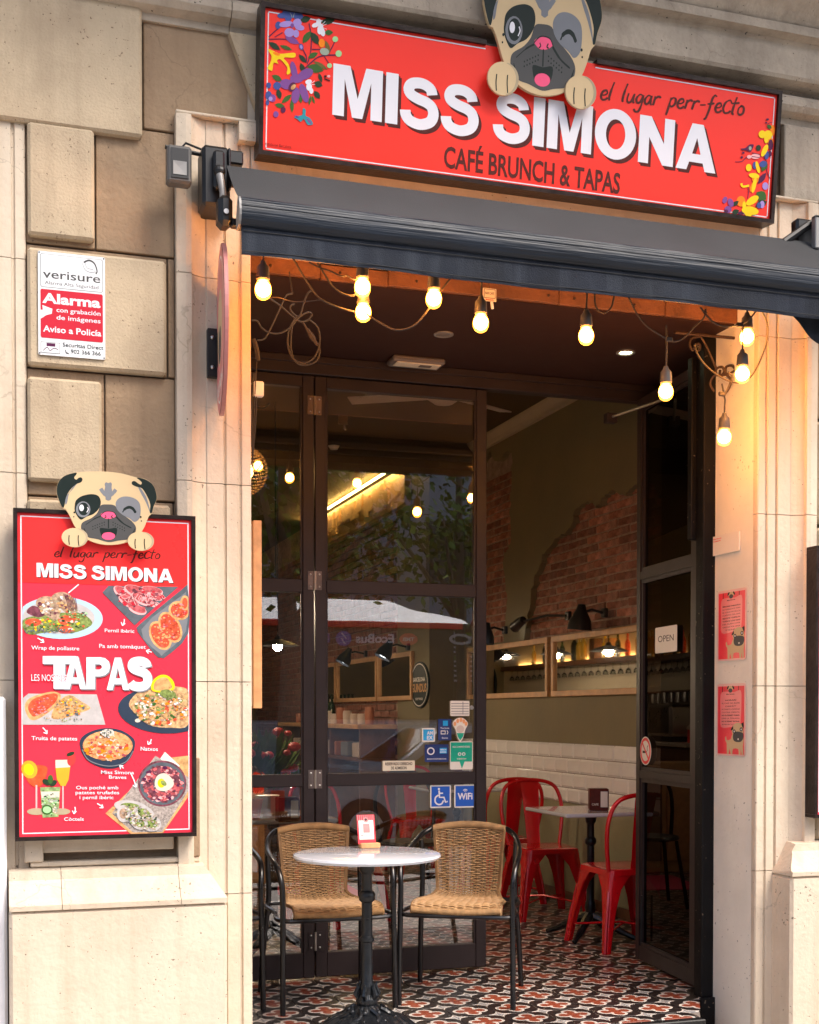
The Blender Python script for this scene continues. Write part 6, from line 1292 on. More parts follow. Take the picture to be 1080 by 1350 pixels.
# pendant lamps
def pendant(x, y, z, lab, top=3.52, s_=1.):
    t = thing('pendant_lamp', lab, 'pendant lamp', (x, y, z), 'black dish pendant lamps over the bar')
    MB().lathe([(0, .075), (.02, .072), (.03, .045), (.12 * s_, .02), (.18 * s_, -.008), (.176 * s_, -.010), (.115 * s_, .014), (.03, .036), (0, .036)], (x, y, z), 28).build('shade', 'black_metal', t, True)
    MB().ball((x, y, z - .012), .040, 16, 10).build('bulb', 'lamp_glow', t, True); MB().tube([(x, y, z + .07), (x, y, top)], .0035, 6).build('cord', 'cable_dark', t)
p = W(366, 850, Y=10.5); pendant(p.x, 10.5, p.z, 'glowing black dish pendant nearest the left glass pane'); pendant(p.x - .25, 12.2, p.z + .05, 'black dish pendant half hidden behind the left glass stile', s_=.95); pendant(1.25, 7.4, 1.95, 'added unseen black dish pendant lighting the tiled wall, nearest the street'); pendant(1.35, 8.8, 1.95, 'second added unseen black dish pendant lighting the tiled wall, counted from the street'); pendant(1.55, 14.6, 2.02, 'black dish pendant at the rear of the bar', s_=1.)  # the two nearest the street are unseen lamps added to brighten the tiles
t_ = thing('cord_hub', 'black ceiling cup with swagged cables behind the left glass pane', 'ceiling cup', tuple(W(363, 525, Y=9)))
p = W(363, 523, Y=9); MB().lathe([(0, -.03), (.02, -.03), (.055, 0), (.06, .03), (0, .03)], tuple(p), 16).build('cup', 'black_metal', t_, True)
cable([(388, 504, 9), (381, 515, 9), (371, 520, 9)], .009, 'cable', 'cable_dark', t_); cable([(355, 532, 9), (348, 537, 9), (335, 536, 9)], .009, 'cable', 'cable_dark', t_); MB().tube([(p.x, 9, p.z - .03), (p.x, 9, 2.2)], .006, 6).build('cord', 'cable_dark', t_); MB().tube([(p.x, 9, p.z + .03), (p.x, 9, 3.52)], .006, 6).build('cord', 'cable_dark', t_)
# wicker globe
p = W(322, 621, Y=6.9); rg = .125
wg = thing('wicker_pendant', 'round woven wicker pendant glowing just inside behind the left jamb', 'pendant lamp', (p.x, 6.9, p.z))
m = MB()
for i in range(1, 20):
    t = pi * i / 20; r = rg * sin(t); z = p.z + rg * 1.05 * cos(t); n = 44; ph = (i % 2) * .5
    for k in range(n):
        g = 2 * pi * (k + ph) / n; c_ = (p.x + r * cos(g), 6.9 + r * sin(g), z); m.ball(c_, .0062, 5, 3, (1, 1, .8))
m.build('weave', 'wicker', wg, kind='stuff'); MB().ball(tuple(p), .05, 14, 9).build('bulb', 'wicker_glow', wg, True); MB().tube([(p.x, 6.9, p.z + rg), (p.x, 6.9, 3.52)], .004, 6).build('cord', 'cable_dark', wg)
# ceiling fans
def fan(x, y, lab, rot):
    t = thing('ceiling_fan', lab, 'ceiling fan', (x, y, 3.3), 'white ceiling fans'); MB().tube([(x, y, 3.52), (x, y, 3.36)], .015, 10).build('rod', 'paper', t); MB().lathe([(0, -.06), (.06, -.055), (.11, -.02), (.12, .02), (.05, .05), (0, .05)], (x, y, 3.32), 24).build('motor', 'ceramic', t, True)
    for k in range(3):
        a = rot + k * 2 * pi / 3; R = Matrix.Rotation(a, 3, 'Z'); m = MB().box(.10, .62, -.055, .055, -.004, .004, .003); m.v = [tuple(R @ (Matrix.Rotation(.18, 3, 'X') @ Vector(v)) + Vector((x, y, 3.32))) for v in m.v]; m.build('blade', 'ceramic', t)
p = W(585, 525, Z=3.30); fan(p.x, p.y, 'white ceiling fan seen through the top of the right glass leaf', .5); p = W(500, 540, Z=3.30); fan(p.x - 1.3, p.y + 1.5, 'white ceiling fan farther back on the left of the ceiling', .0)
p = W(440, 583, Z=3.45); dt = thing('smoke_detector', 'small white detector on the ceiling beam behind the glass', 'detector', (p.x, 9.88, 3.4)); MB().lathe([(0, -.03), (.03, -.028), (.045, 0), (0, 0)], (p.x, 9.86, 3.42), 16).build('cover', 'paper', dt)

# left wall with back bar: shelf, bottles, glasses, coffee machine, seen in the mirrors
bar = thing('back_bar', 'back bar with dark shelf against the lit yellow wall, seen in the mirrors', 'bar', (.3, 15, 0))
MB().box(.2, .205, 12.2, 17.6, 1.0, 2.8).build('back_panel', 'yellow_wall' if 'yellow_wall' in M else 'cream_card', bar); MB().box(.21, .50, 12.4, 17.4, 1.92, 1.98, .004).build('shelf', 'dark_wood', bar); MB().box(.21, .23, 12.4, 17.4, 1.985, 1.995).build('light_strip', 'wicker_glow', bar); MB().box(.21, .80, 12.2, 17.4, .0, .95, .01).build('counter', 'dark_wood', bar); MB().box(.21, .84, 12.2, 17.4, .951, .99, .005).build('worktop', 'ceramic', bar)
BP = [(0, 0), (.036, 0), (.038, .01), (.038, .17), (.03, .20), (.014, .23), (.013, .29), (.015, .295), (.015, .305), (0, .305)]
pb = MB().lathe(BP, (0, 0, 0), 12)
ORD = 'first second third fourth fifth sixth seventh eighth ninth tenth eleventh twelfth thirteenth fourteenth fifteenth sixteenth seventeenth eighteenth nineteenth twentieth'.split()
BY = [(12.72, 'pug_black', 'black', 1.), (12.84, 'bottle_green', 'dark green', 1.1), (13.3, 'bottle_amber', 'amber', 1.25), (13.42, 'bottle_amber', 'amber', 1.05), (13.7, 'food_tomato', 'red', .9), (13.95, 'bottle_green', 'dark green', .95), (14.3, 'yellow_ink', 'yellow', .95), (14.9, 'bottle_amber', 'amber', 1.15), (15.03, 'bottle_amber', 'amber', 1.1), (15.18, 'pug_black', 'black', 1.2), (15.55, 'bottle_green', 'dark green', 1.), (16.1, 'pug_black', 'black', 1.1), (16.5, 'bottle_amber', 'amber', .9)]
for i, (y, mt, cn, s_) in enumerate(BY):
    m = MB(); m.f = list(pb.f); m.v = [(a * s_ + .36, b * s_ + y, c * s_ + 1.981) for a, b, c in pb.v]
    o = m.build('bottle', mt, None, True); solo(o, '%s bottle, %s from the street end of the back bar shelf' % (cn, ORD[i]), 'bottle', 'bottles on the back bar shelf')
for y, h, mt, nm in ((13.05, .2, 'orange_ink', 'orange'), (14.0 + .12, .24, 'food_bread', 'tan'), (14.55, .26, 'dark_wood', 'brown')):
    o = MB().box(.3, .42, y - .07, y + .07, 1.981, 1.981 + h, .004).build('gift_box', mt, None); solo(o, nm + ' upright box among the bottles on the back bar shelf', 'box')
GP = [(.0, .0), (.03, 0), (.03, .004), (.004, .01), (.004, .07), (.03, .10), (.036, .14), (.034, .14), (.028, .10), (0, .078)]
for i in range(24):
    y = 12.6 + i * .2; m = MB().lathe([(r, -h) for r, h in GP], (.40, y, 1.918), 10); o = m.build('wine_glass', 'clear_glass', None, True); solo(o, 'stemmed glass hanging under the bar shelf, %s from the street end' % (ORD[i] if i < 20 else ['twenty first', 'twenty second', 'twenty third', 'twenty fourth'][i - 20]), 'glass', 'glasses hanging under the bar shelf')
cm = thing('coffee_machine', 'steel coffee machine on the bar worktop', 'coffee machine', (.5, 13.4, .99)); MB().box(.3, .75, 13.0, 13.8, 1.05, 1.40, .03).build('body', 'steel', cm); MB().box(.32, .72, 13.05, 13.75, .991, 1.049).build('base', 'black_metal', cm); MB().box(.28, .5, 13.0, 13.8, 1.401, 1.43, .01).build('cup_rail', 'steel', cm)
for i, (y, mt, nm) in enumerate(((15.3, 'ceramic', 'white'), (15.55, 'copper_jar', 'copper'), (15.8, 'ceramic', 'white'), (16.2, 'steel', 'steel'), (14.1, 'ceramic', 'white'), (16.6, 'copper_jar', 'copper'))):
    o = MB().lathe([(0, 0), (.07, 0), (.09, .10), (.085, .16), (0, .16)], (.5, y, .991), 16).build('canister', mt, None, True); solo(o, '%s canister on the bar worktop, %s from the street end' % (nm, ORD[i]), 'canister')
hg = MB()
for i in range(60): hg.lathe([(.0, .0), (.03, 0), (.034, -.07), (.03, -.12), (.026, -.12), (.028, -.05), (0, -.01)], (.27 + .05 * (i % 3), 12.5 + i * .08, 1.55 + .0 * i), 8)
hg.build('hanging_cups', 'steel', bar, True, kind='stuff'); MB().box(.21, .42, 12.4, 17.4, 1.551, 1.57, .003).build('shelf', 'dark_wood', bar); MB().box(.206, .212, 12.4, 17.4, 1.0, 1.54).build('tile_panel', 'wall_tile', bar)
tp = thing('beer_tap', 'curved steel beer tap on the bar worktop', 'beer tap', (.5, 14.6, .99)); MB().tube(crv([(.6, 14.35, .99), (.6, 14.38, 1.3), (.6, 14.6, 1.45), (.6, 14.82, 1.3), (.6, 14.85, .99)], 5, False), .03, 10).build('arch', 'steel', tp, True); MB().lathe([(0, 0), (.05, 0), (.05, .10), (0, .12)], (.6, 14.6, 1.47), 14).build('badge', 'paper', tp)
ck = thing('cake_box', 'red and cream cake tin on the bar worktop', 'tin', (.5, 12.7, .99)); MB().lathe([(0, 0), (.13, 0), (.13, .14), (0, .14)], (.55, 12.6, .991), 24).build('tin', 'flower_red', ck, True); MB().lathe([(.0, .141), (.14, .141), (.14, .17), (.1, .2), (0, .21)], (.55, 12.6, .991), 24).build('lid', 'ceramic', ck, True)
for i in range(3):
    t = thing('picture', ['dark picture with pale mount on the left wall, nearest the street', 'orange picture on the left wall between the other two', 'small dark picture on the left wall nearest the bar'][i], 'picture', (.2, 10.2 + i * .7, 1.9)); MB().box(.201, .225, 10.0 + i * .7, 10.4 + i * .7, 1.9, 2.35, .004).build('frame', 'dark_wood', t); MB().box(.2255, .228, 10.05 + i * .7, 10.35 + i * .7, 1.95, 2.3).build('print', ['cream_card', 'orange_ink', 'paper'][i], t)
# rear counter under the mirrors with jars and cups
ct = thing('wall_counter', 'narrow wooden wall counter with shelf below the rear mirrors', 'counter', (3.2, 12, 0)); MB().box(3.08, XS + .0, YS + .92, 14.6, 1.16, 1.20, .004).build('top', 'oak', ct); MB().box(3.12, XS, YS + .92, 14.6, .86, .89, .003).build('shelf', 'dark_wood', ct)
for y in (11.2, 12.3, 13.4, 14.5): MB().box(3.12, XS, y - .02, y + .02, 0, 1.159).build('upright', 'dark_wood', ct)
for i in range(12):
    y = 11.3 + i * .26; h = random.choice([.10, .13, .16]); m = MB().lathe([(0, 0), (.04, 0), (.045, h * .7), (.04, h), (0, h)], (3.24, y, 1.2005), 14); o = m.build('jar', random.choice(['copper_jar', 'ceramic', 'copper_jar', 'paper']), None, True); solo(o, 'small jar on the wooden wall counter, %s from the front' % ORD[i], 'jar', 'jars on the wall counter')
for i in range(7):
    y = 11.4 + i * .42; o = MB().box(3.16, 3.36, y, y + .22, .891, 1.03, .01).build('storage_box', ['ceramic', 'pug_grey', 'copper_jar'][i % 3], None); solo(o, 'small box on the shelf under the wall counter, %s from the front' % ORD[i], 'box', 'boxes on the lower counter shelf')
for i in range(9):
    y = 13.0 + i * .16; m = MB(); m.v = [(a + 3.32, b + y, c + 1.2005) for a, b, c in pb.v]; m.f = list(pb.f); o = m.build('bottle', 'bottle_green', None, True); solo(o, 'dark bottle at the rear of the wall counter, %s from the front' % ORD[i], 'bottle', 'dark bottles on the wall counter')

# ================================================================== FURNITURE
def red_chair():
    t = thing('metal_chair', 'x', 'chair', (0, 0, 0), 'red metal cafe chairs')
    m = MB(); zs_ = .445
    o = rrect(-.185, -.185, .185, .185, .05, 4); n = len(o)
    V = [(a, b, zs_ + .0) for a, b in o] + [(a * .9, b * .9, zs_ + .006) for a, b in o] + [(a * .5, b * .5, zs_ - .004) for a, b in o] + [(a * 1.02, b * 1.02, zs_ - .03) for a, b in o] 
    F = [(i, (i + 1) % n, n + (i + 1) % n, n + i) for i in range(n)] + [(n + i, n + (i + 1) % n, 2 * n + (i + 1) % n, 2 * n + i) for i in range(n)] + [tuple(range(2 * n, 3 * n))] + [(i, (i + 1) % n, 3 * n + (i + 1) % n, 3 * n + i) for i in range(n)]
    m.add(V, F); m.build('seat', 'red_paint', t, True)
    for sx in (-1, 1):
        for sy in (-1, 1):
            # folded sheet leg: wide at the apron, narrow at the foot, in an angle section with a rib
            m = MB(); rows = []
            for z, wd, off in ((.44, .155, 0), (.40, .12, .004), (.34, .078, .012), (.24, .056, .026), (.12, .043, .042), (0, .034, .056)):
                cx, cy = sx * (.178 + off), sy * (.178 + off)
                rows.append([(cx - sx * wd, cy, z), (cx - sx * wd * .45, cy + sy * .003, z), (cx - sx * .012, cy - 0 * sy, z), (cx, cy - sy * .012, z), (cx + sx * .003, cy - sy * wd * .45, z), (cx, cy - sy * wd, z)])
            k = 6; V = [p for r in rows for p in r]; F = [(i * k + j, i * k + j + 1, (i + 1) * k + j + 1, (i + 1) * k + j) for i in range(5) for j in range(k - 1)]
            c0 = Vector((sx * .15, sy * .15, 0)); V2 = [(p[0] - sx * .005, p[1] - sy * .005, p[2]) for p in V]
            m.add(V, F); m.add(V2, F)
            cx, cy = sx * .236, sy * .236; m.tube([(sx * .184, sy * .184, .33), (sx * .215, sy * .215, .15), (cx - sx * .003, cy - sy * .003, 0)], [.010, .009, .011], 6); m.build('leg', 'red_paint', t, True)
    m = MB(); m.tube([(-.20, -.20, .10), (0, 0, .12), (.20, .20, .10)], .007, 6); m.tube([(.20, -.20, .10), (0, 0, .13), (-.20, .20, .10)], .007, 6); m.build('brace', 'red_paint', t, True)
    hoop = crv([(-.175, .165, .44), (-.205, .20, .60), (-.205, .23, .74), (-.15, .25, .835), (0, .262, .862), (.15, .25, .835), (.205, .23, .74), (.205, .20, .60), (.175, .165, .44)], 6, False); MB().tube(hoop, .0125, 10).build('back_hoop', 'red_paint', t, True)
    m = MB(); V = []
    for z, y, hw in ((.445, .17, .045), (.52, .19, .047), (.64, .21, .052), (.76, .236, .058), (.85, .26, .064)):
        V += [(-hw, y, z), (-hw * .6, y + .004, z), (hw * .6, y + .004, z), (hw, y, z)]
    F = [(i * 4 + j, i * 4 + j + 1, i * 4 + j + 5, i * 4 + j + 4) for i in range(4) for j in range(3)]; m.add(V, F); m.add([(a, b + .003, c) for a, b, c in V], F); m.build('back_splat', 'red_paint', t, True)
    return t
rc = red_chair(); rc.location = (3.33, 6.46, 0); rc.rotation_euler = (0, 0, pi + .03); rc['label'] = 'red metal chair nearest the open glass door, its back to the street'
copy_thing(rc, 'red metal chair facing the street on the far side of the marble table', (3.33, 7.56, 0), -.06); copy_thing(rc, 'red metal chair partly hidden behind the other red chair, at the second marble table', (3.30, 8.22, 0), pi + .05); copy_thing(rc, 'red metal chair seen through the glass behind the terrace table', (2.02, 7.75, 0), .5)
copy_thing(rc, 'red metal chair deep in the room at the far side of the second table', (3.25, 9.9, 0), 0)
def iron_table(x, y, sq, lab, name='marble_table', zt_=.74, half=.29):
    t = thing(name, lab, 'table', (0, 0, 0), 'marble tables inside' if name == 'marble_table' else None)
    if sq: MB().box(-half, half, -half, half, zt_ - .022, zt_, .006).build('tabletop', 'marble', t)
    else: MB().lathe([(0, zt_ - .024), (.26, zt_ - .024), (.292, zt_ - .020), (.300, zt_ - .010), (.297, zt_ - .002), (.290, zt_), (0, zt_)], (0, 0, 0), 64).build('tabletop', 'marble', t, True)
    MB().lathe([(0, zt_ - .030), (.10, zt_ - .030), (.10, zt_ - .025), (0, zt_ - .0245)], (0, 0, 0), 24).build('top_plate', 'cast_iron', t)
    MB().lathe([(.0, .13), (.026, .13), (.032, .17), (.030, .20), (.024, .215), (.0225, .36), (.0225, .375), (.030, .38), (.030, .392), (.0225, .40), (.0215, .52), (.0215, .535), (.032, .545), (.034, .56), (.032, .575), (.0215, .585), (.021, zt_ - .085), (.024, zt_ - .08), (.032, zt_ - .07), (.034, zt_ - .05), (.04, zt_ - .038), (.042, zt_ - .031), (0, zt_ - .031)], (0, 0, 0), 20).build('column', 'cast_iron', t, True)
    return t
tb1 = iron_table(0, 0, True, 'square marble topped table with black pedestal by the tiled wall', zt_=.745); 
for k in range(4):
    a = k * pi / 2 + pi / 4; m = MB().tube([(0, 0, .13), (.08 * cos(a), .08 * sin(a), .10), (.2 * cos(a), .2 * sin(a), .04), (.27 * cos(a), .27 * sin(a), .014)], [.03, .028, .018, .014], 8); m.build('foot', 'cast_iron', tb1, True)
TT = (3.27, 6.74); tb1.location = (*TT, 0); copy_thing(tb1, 'second square marble table farther inside along the tiled wall', (3.28, 9.05, 0), 0); copy_thing(tb1, 'marble table inside behind the left glass pane, with plants on it', (1.42, 6.85, 0), 0)
bt = iron_table(0, 0, False, 'round white marble bistro table with ornate black cast iron foot in the doorway', 'bistro_table', .735)
def flute(g, h): return 1 + (.07 * cos(16 * g) + .035 * cos(8 * g + 1)) * (1 if h < .10 else .3)
MB().lathe([(0, .0), (.205, 0), (.215, .008), (.205, .02), (.19, .028), (.165, .05), (.125, .075), (.085, .09), (.062, .098), (.055, .11), (.040, .12), (.045, .135), (.040, .15), (.030, .165), (.026, .19), (.0, .19)], (0, 0, 0), 96, mod=flute).build('base', 'cast_iron', bt, True)
m = MB()
for k in range(8):
    a = k * pi / 4
    sp = [((.06 + .017 * i) * cos(a + .25 * sin(i * .9)), (.06 + .017 * i) * sin(a + .25 * sin(i * .9)), .108 - .0125 * i + .004) for i in range(8)]; m.tube(crv(sp, 3, False), .009, 6)
    for j in range(3): r = .075 + .04 * j; m.ball((r * cos(a + .39), r * sin(a + .39), .098 - .028 * j), .013, 8, 5)
for k in range(6):
    a = k * pi / 3; m.tube([(.03 * cos(a), .03 * sin(a), .135), (.048 * cos(a), .048 * sin(a), .165), (.036 * cos(a), .036 * sin(a), .195), (.042 * cos(a), .042 * sin(a), .21)], [.008, .011, .008, .003], 6)
m.build('base_ornament', 'cast_iron', bt, True)
TP = W(484, 1363, Z=0); bt.location = (TP.x, TP.y, 0)

def wicker_chair():
    t = thing('wicker_chair', 'x', 'chair', (0, 0, 0), 'wicker and black tube terrace chairs'); r = .0125
    # centre line of the woven sheet, from the top of the back to the front of the seat
    prof = crv([(.262, .775), (.245, .762), (.232, .71), (.215, .63), (.20, .54), (.178, .475), (.13, .445), (.04, .438), (-.08, .442), (-.17, .446), (-.215, .438), (-.232, .415), (-.225, .40)], 6, False)
    def hw(s): 
        if s < .45: return .168 - .022 * (s / .45)
        return .146 + .052 * min(1, (s - .45) / .3)
    L = [0]
    for a, b in zip(prof[:-1], prof[1:]): L.append(L[-1] + math.hypot(b[0] - a[0], b[1] - a[1]))
    tot = L[-1]
    def at(s, tt, off=0):
        d = s * tot; i = 0
        while i < len(L) - 2 and L[i + 1] < d: i += 1
        f = (d - L[i]) / (L[i + 1] - L[i] + 1e-9); y = prof[i][0] + (prof[i + 1][0] - prof[i][0]) * f; z = prof[i][1] + (prof[i + 1][1] - prof[i][1]) * f
        ty, tz = prof[i + 1][0] - prof[i][0], prof[i + 1][1] - prof[i][1]; l = math.hypot(ty, tz); ny, nz = tz / l, -ty / l
        h = hw(s); x = tt * h
        back = max(0, 1 - s / .45); dish = -.030 * tt * tt * back + (.010 * tt * tt) * (1 - back)
        if back > 0: y += dish
        else: z += dish
        arch = -.018 * tt * tt * max(0, 1 - s / .2); z += arch
        sag = max(0, (s - .55)) * 0
        return Vector((x, y + ny * off, z + nz * off + (.014 * tt * tt * max(0, (s - .6)) * 0)))
    mw = MB(); NR = 12; NW = 84
    for i in range(NR):
        tt = -1 + 2 * i / (NR - 1); mw.tube([at(k / 40, tt) for k in range(41)], .0034 if 0 < i < NR - 1 else .009, 5)
    warp = mw.build('woven_ribs', 'wicker_dark', t, True)
    mf = MB()
    for j in range(NW):
        s = .045 + .925 * j / (NW - 1); pts = []; m_ = NR * 2
        dense = 1 if s > .56 else 0
        for k in range(m_ + 1):
            tt = -1 + 2 * k / m_; off = .0050 * cos(pi * (tt + 1) / 2 * (NR - 1) + pi * j)
            pts.append(at(s, tt * 1.01, off))
        mf.tube(pts, [.0029 + .0018 * dense + random.uniform(-.0003, .0003)] * len(pts), 4)
    mf.build('weave', 'wicker', t, True, kind='stuff')
    ms = MB(); N = 12; V = []
    for k in range(41):
        for i in range(N + 1): V.append(at(.60 + .40 * k / 40, -1 + 2 * i / N, .002))
    ms.add(V, [(k * (N + 1) + i, k * (N + 1) + i + 1, (k + 1) * (N + 1) + i + 1, (k + 1) * (N + 1) + i) for k in range(40) for i in range(N)]); ms.build('seat', 'wicker_dark', t, True)
    # wrapped top roll and front roll
    mr = MB(); n = 74
    for i in range(n):
        tt = -1.02 + 2.04 * i / (n - 1); c_ = at(.015, tt); rr = .0155
        mr.tube([(c_.x, c_.y + rr * cos(a), c_.z + rr * sin(a)) for a in [2 * pi * q / 10 for q in range(10)]], .0032, 4, True)
    mr.tube([at(.015, -1.02 + 2.04 * q / 20) for q in range(21)], .0148, 8)
    mr.build('top_roll', 'wicker', t, True)
    mr = MB()
    for i in range(74):
        tt = -1 + 2 * i / 73; c_ = at(.97, tt); mr.tube([(c_.x, c_.y + .004 + .013 * cos(a), c_.z + .013 * sin(a)) for a in [2 * pi * q / 8 for q in range(8)]], .0032, 4, True)
    mr.build('front_roll', 'wicker', t, True)
    fm = []
    for sx in (-1, 1):
        fl_ = crv([(sx * .255, -.235, 0), (sx * .253, -.228, .25), (sx * .25, -.215, .50), (sx * .255, -.20, .585), (sx * .262, -.15, .635), (sx * .262, -.05, .66), (sx * .250, .08, .685), (sx * .222, .18, .725), (sx * .185, .225, .75), (sx * .165, .235, .755)], 5, False)
        MB().tube(fl_, r, 10).build('front_leg_and_arm', 'chair_black', t, True)
        rl_ = crv([(sx * .245, .265, 0), (sx * .235, .225, .25), (sx * .222, .19, .44), (sx * .222, .20, .58), (sx * .226, .19, .70)], 5, False); MB().tube(rl_, r, 10).build('rear_leg', 'chair_black', t, True)
    sf = crv([(-.25, -.215, .405), (-.235, .0, .41), (-.225, .19, .42), (0, .20, .42), (.225, .19, .42), (.235, .0, .41), (.25, -.215, .405), (0, -.225, .402)], 5, True); MB().tube(sf, .010, 8, True).build('seat_frame', 'chair_black', t, True)
    return t
wc = wicker_chair(); wc.location = (1.405, 5.62, 0); wc.rotation_euler = (0, 0, .02); wc['label'] = 'wicker chair left of the bistro table, partly hidden by the marble top'
copy_thing(wc, 'wicker chair right of the bistro table, turned towards it', (2.025, 5.505, 0), radians(-28))
bk = copy_thing(wc, 'wicker chair mostly hidden behind the left door jamb', (.84, 5.745, 0), 0)

# table card
P = W(488, 1118, Z=.735); cdh = thing('table_card', 'red and pink menu card in a small wooden holder on the bistro table', 'menu card', (P.x, P.y, .735)); 
MB().box(P.x - .045, P.x + .04, P.y - .02, P.y + .022, .7352, .757, .003).build('holder', 'box_wood', cdh)
fr = Frame((P.x - .052, P.y - .003, .757), (1, .06, 0), (-.03, .12, 1)); m = MB(); board(m, fr, 0, .078, -.004, .118, -.003, 0); m.build('card', 'poster_red', cdh); D = Draw(fr, lambda a, b: (a * .078, b * .118), cdh, .0006)
for k in range(9): D.poly('stripes', 'poster_pink', rect(.02 + k * .11, .8, .06 + k * .11, 1.0))
D.poly('note', 'pug_cream' if False else 'paper', rect(.08, .12, .92, .8)); D.poly('note', 'poster_pink', ell(.5, .82, .15, .1)); D.ell('emblem', 'pug_dark', .5, .83, .08, .05); D.poly('note', 'poster_pink', rect(.32, .36, .70, .68)); D.text('lettering', 'pug_grey', 'Miss Simona', (.18, .24), (.82, .24), -.05, .01); D.flush()
# napkin holders
def napkin(x, y, z, lab, rz):
    t = thing('napkin_holder', lab, 'napkin holder', (0, 0, 0), 'dark napkin holders'); MB().box(-.055, .055, -.045, .045, 0, .125, .004).build('case', 'print_brown', t); MB().box(.008, .048, -.049, -.0455, .02, .11, .001).build('napkins', 'paper', t)
    fr = Frame((-.05, -.0458, .01), (1, 0, 0), (0, 0, 1)); D = Draw(fr, lambda a, b: (a, b), t, .0006); D.text('lettering', 'paper', 'CAFE', (.008, .02), (.046, .02), -.012, .01); D.flush(); t.location = (x, y, z); t.rotation_euler = (0, 0, rz); return t
P = W(789, 1068, Z=.746); napkin(P.x, P.y, .7455, 'dark napkin holder with white napkins on the marble table by the tiled wall', -.35); napkin(3.30, 9.0, .7455, 'dark napkin holder on the second marble table', -.2)
P = W(379, 1083, Z=.745); napkin(P.x, P.y, .7455, 'dark napkin holder behind the left glass pane beside the plants', .0)
# inside plants
def pot_plant(x, y, z, lab, mt_pot, leafy, flowers, h=.25, n=60):
    t = thing('potted_plant', lab, 'plant', (x, y, z), 'potted plants behind the left pane'); MB().lathe([(0, 0), (.05, 0), (.065, .09), (.07, .10), (.06, .10), (0, .085)], (x, y, z), 18).build('pot', mt_pot, t, True)
    m = MB(); fl_ = MB()
    for i in range(n):
        a = random.uniform(0, 6.28); ln = random.uniform(.4, 1) * h; el = random.uniform(.5, 1.4); d = Vector((cos(a) * cos(el), sin(a) * cos(el), sin(el))); b0 = Vector((x, y, z + .09)); p_ = b0 + d * ln; sd_ = d.cross(Vector((0, 0, 1))).normalized() * random.uniform(.016, .032); m_ = b0 + d * ln * .75 + Vector((0, 0, .01))
        m.add([p_, m_ + sd_, b0 + d * ln * .4, m_ - sd_], [(0, 1, 2, 3)])
        if flowers and i % 11 == 0: fl_.ball(tuple(p_), random.uniform(.02, .04), 8, 5, (1, 1, .7))
    m.build('leaves', leafy, t, kind='stuff')
    if flowers: fl_.build('flowers', 'flower_red', t, True)
pot_plant(1.27, 6.72, .7455, 'flowering plant in a red pot behind the left glass pane', 'flower_red', 'leaf', True, .34, 170); pot_plant(1.42, 7.02, .7455, 'leafy green plant with red blooms behind the left glass pane', 'ceramic', 'leaf_pale', True, .42, 220)
# more indoor seating glimpsed through the glass
bc = thing('bentwood_chair', 'black bentwood chair glimpsed through the right glass leaf behind the terrace chair', 'chair', (2.55, 7.9, 0)); bx, by = 2.55, 7.9
MB().lathe([(0, .45), (.19, .45), (.2, .46), (.19, .475), (0, .47)], (bx, by, 0), 24).build('seat', 'black_metal', bc, True); MB().tube(crv([(bx - .18, by + .1, .46), (bx - .2, by + .16, .75), (bx - .1, by + .2, .9), (bx + .1, by + .2, .9), (bx + .2, by + .16, .75), (bx + .18, by + .1, .46)], 5, False), .014, 8).build('back_hoop', 'black_metal', bc, True)
for sx in (-1, 1):
    for sy in (-1, 1): MB().tube([(bx + sx * .14, by + sy * .14, .45), (bx + sx * .2, by + sy * .2, 0)], .013, 8).build('leg', 'black_metal', bc, True)
dm = tag(MB().box(1.9, 2.5, 8.6, 9.4, .002, .008, .002).build('door_mat', 'pug_pink', None), 'pink mat on the tiled floor inside behind the glass', 'mat')
sb = thing('side_cabinet', 'low wooden cabinet inside behind the left glass leaf', 'cabinet', (1.7, 9.8, 0)); MB().box(1.5, 2.3, 9.6, 10.0, 0, .9, .01).build('body', 'oak', sb); MB().box(1.55, 1.88, 9.59, 9.6, .1, .85, .002).build('door', 'box_wood', sb); MB().box(1.92, 2.25, 9.59, 9.6, .1, .85, .002).build('door', 'dark_wood', sb)

# ================================================================== THE STREET BEHIND THE CAMERA (seen in the glass)
def st(name, mat, x0, x1, y0, y1, z0, z1, b=0): return tag(MB().box(x0, x1, y0, y1, z0, z1, b).build(name, mat, None), kind='structure')
st('pavement', 'paving', -40, 45, -.9, 4.771, ZS - .2, ZS); st('kerb', 'stone_grey', -40, 45, -1.1, -.905, ZS - .2, ZS - .002, .01); st('road', 'asphalt', -40, 45, -12.5, -1.105, ZS - .3, ZS - .13); st('pavement', 'paving', -40, 45, -19, -12.505, ZS - .2, ZS)
st('pavement', 'paving', XJ + .001, XR - .001, 4.7715, 5.107, ZS - .2, ZS - .001)
gr = st('ground', 'asphalt', -150, 150, -150, 150, ZS - .5, ZS - .31)
ob = thing('opposite_building', 'grey rendered building with slatted shutters across the street, mirrored in the glass', 'building', (5, -19, ZS)); MB().box(-30, 40, -30, -18, ZS, 8.4, 0).build('wall', 'render_grey', ob)
for z0, z1, mt in ((3.6, 4.2, 'ghost_white'), (6.4, 7.6, 'render_tan'), (8.2, 8.6, 'ghost_white')): MB().box(-30, 40, -18.3, -18.001, z0, z1).build('band', mt, ob)
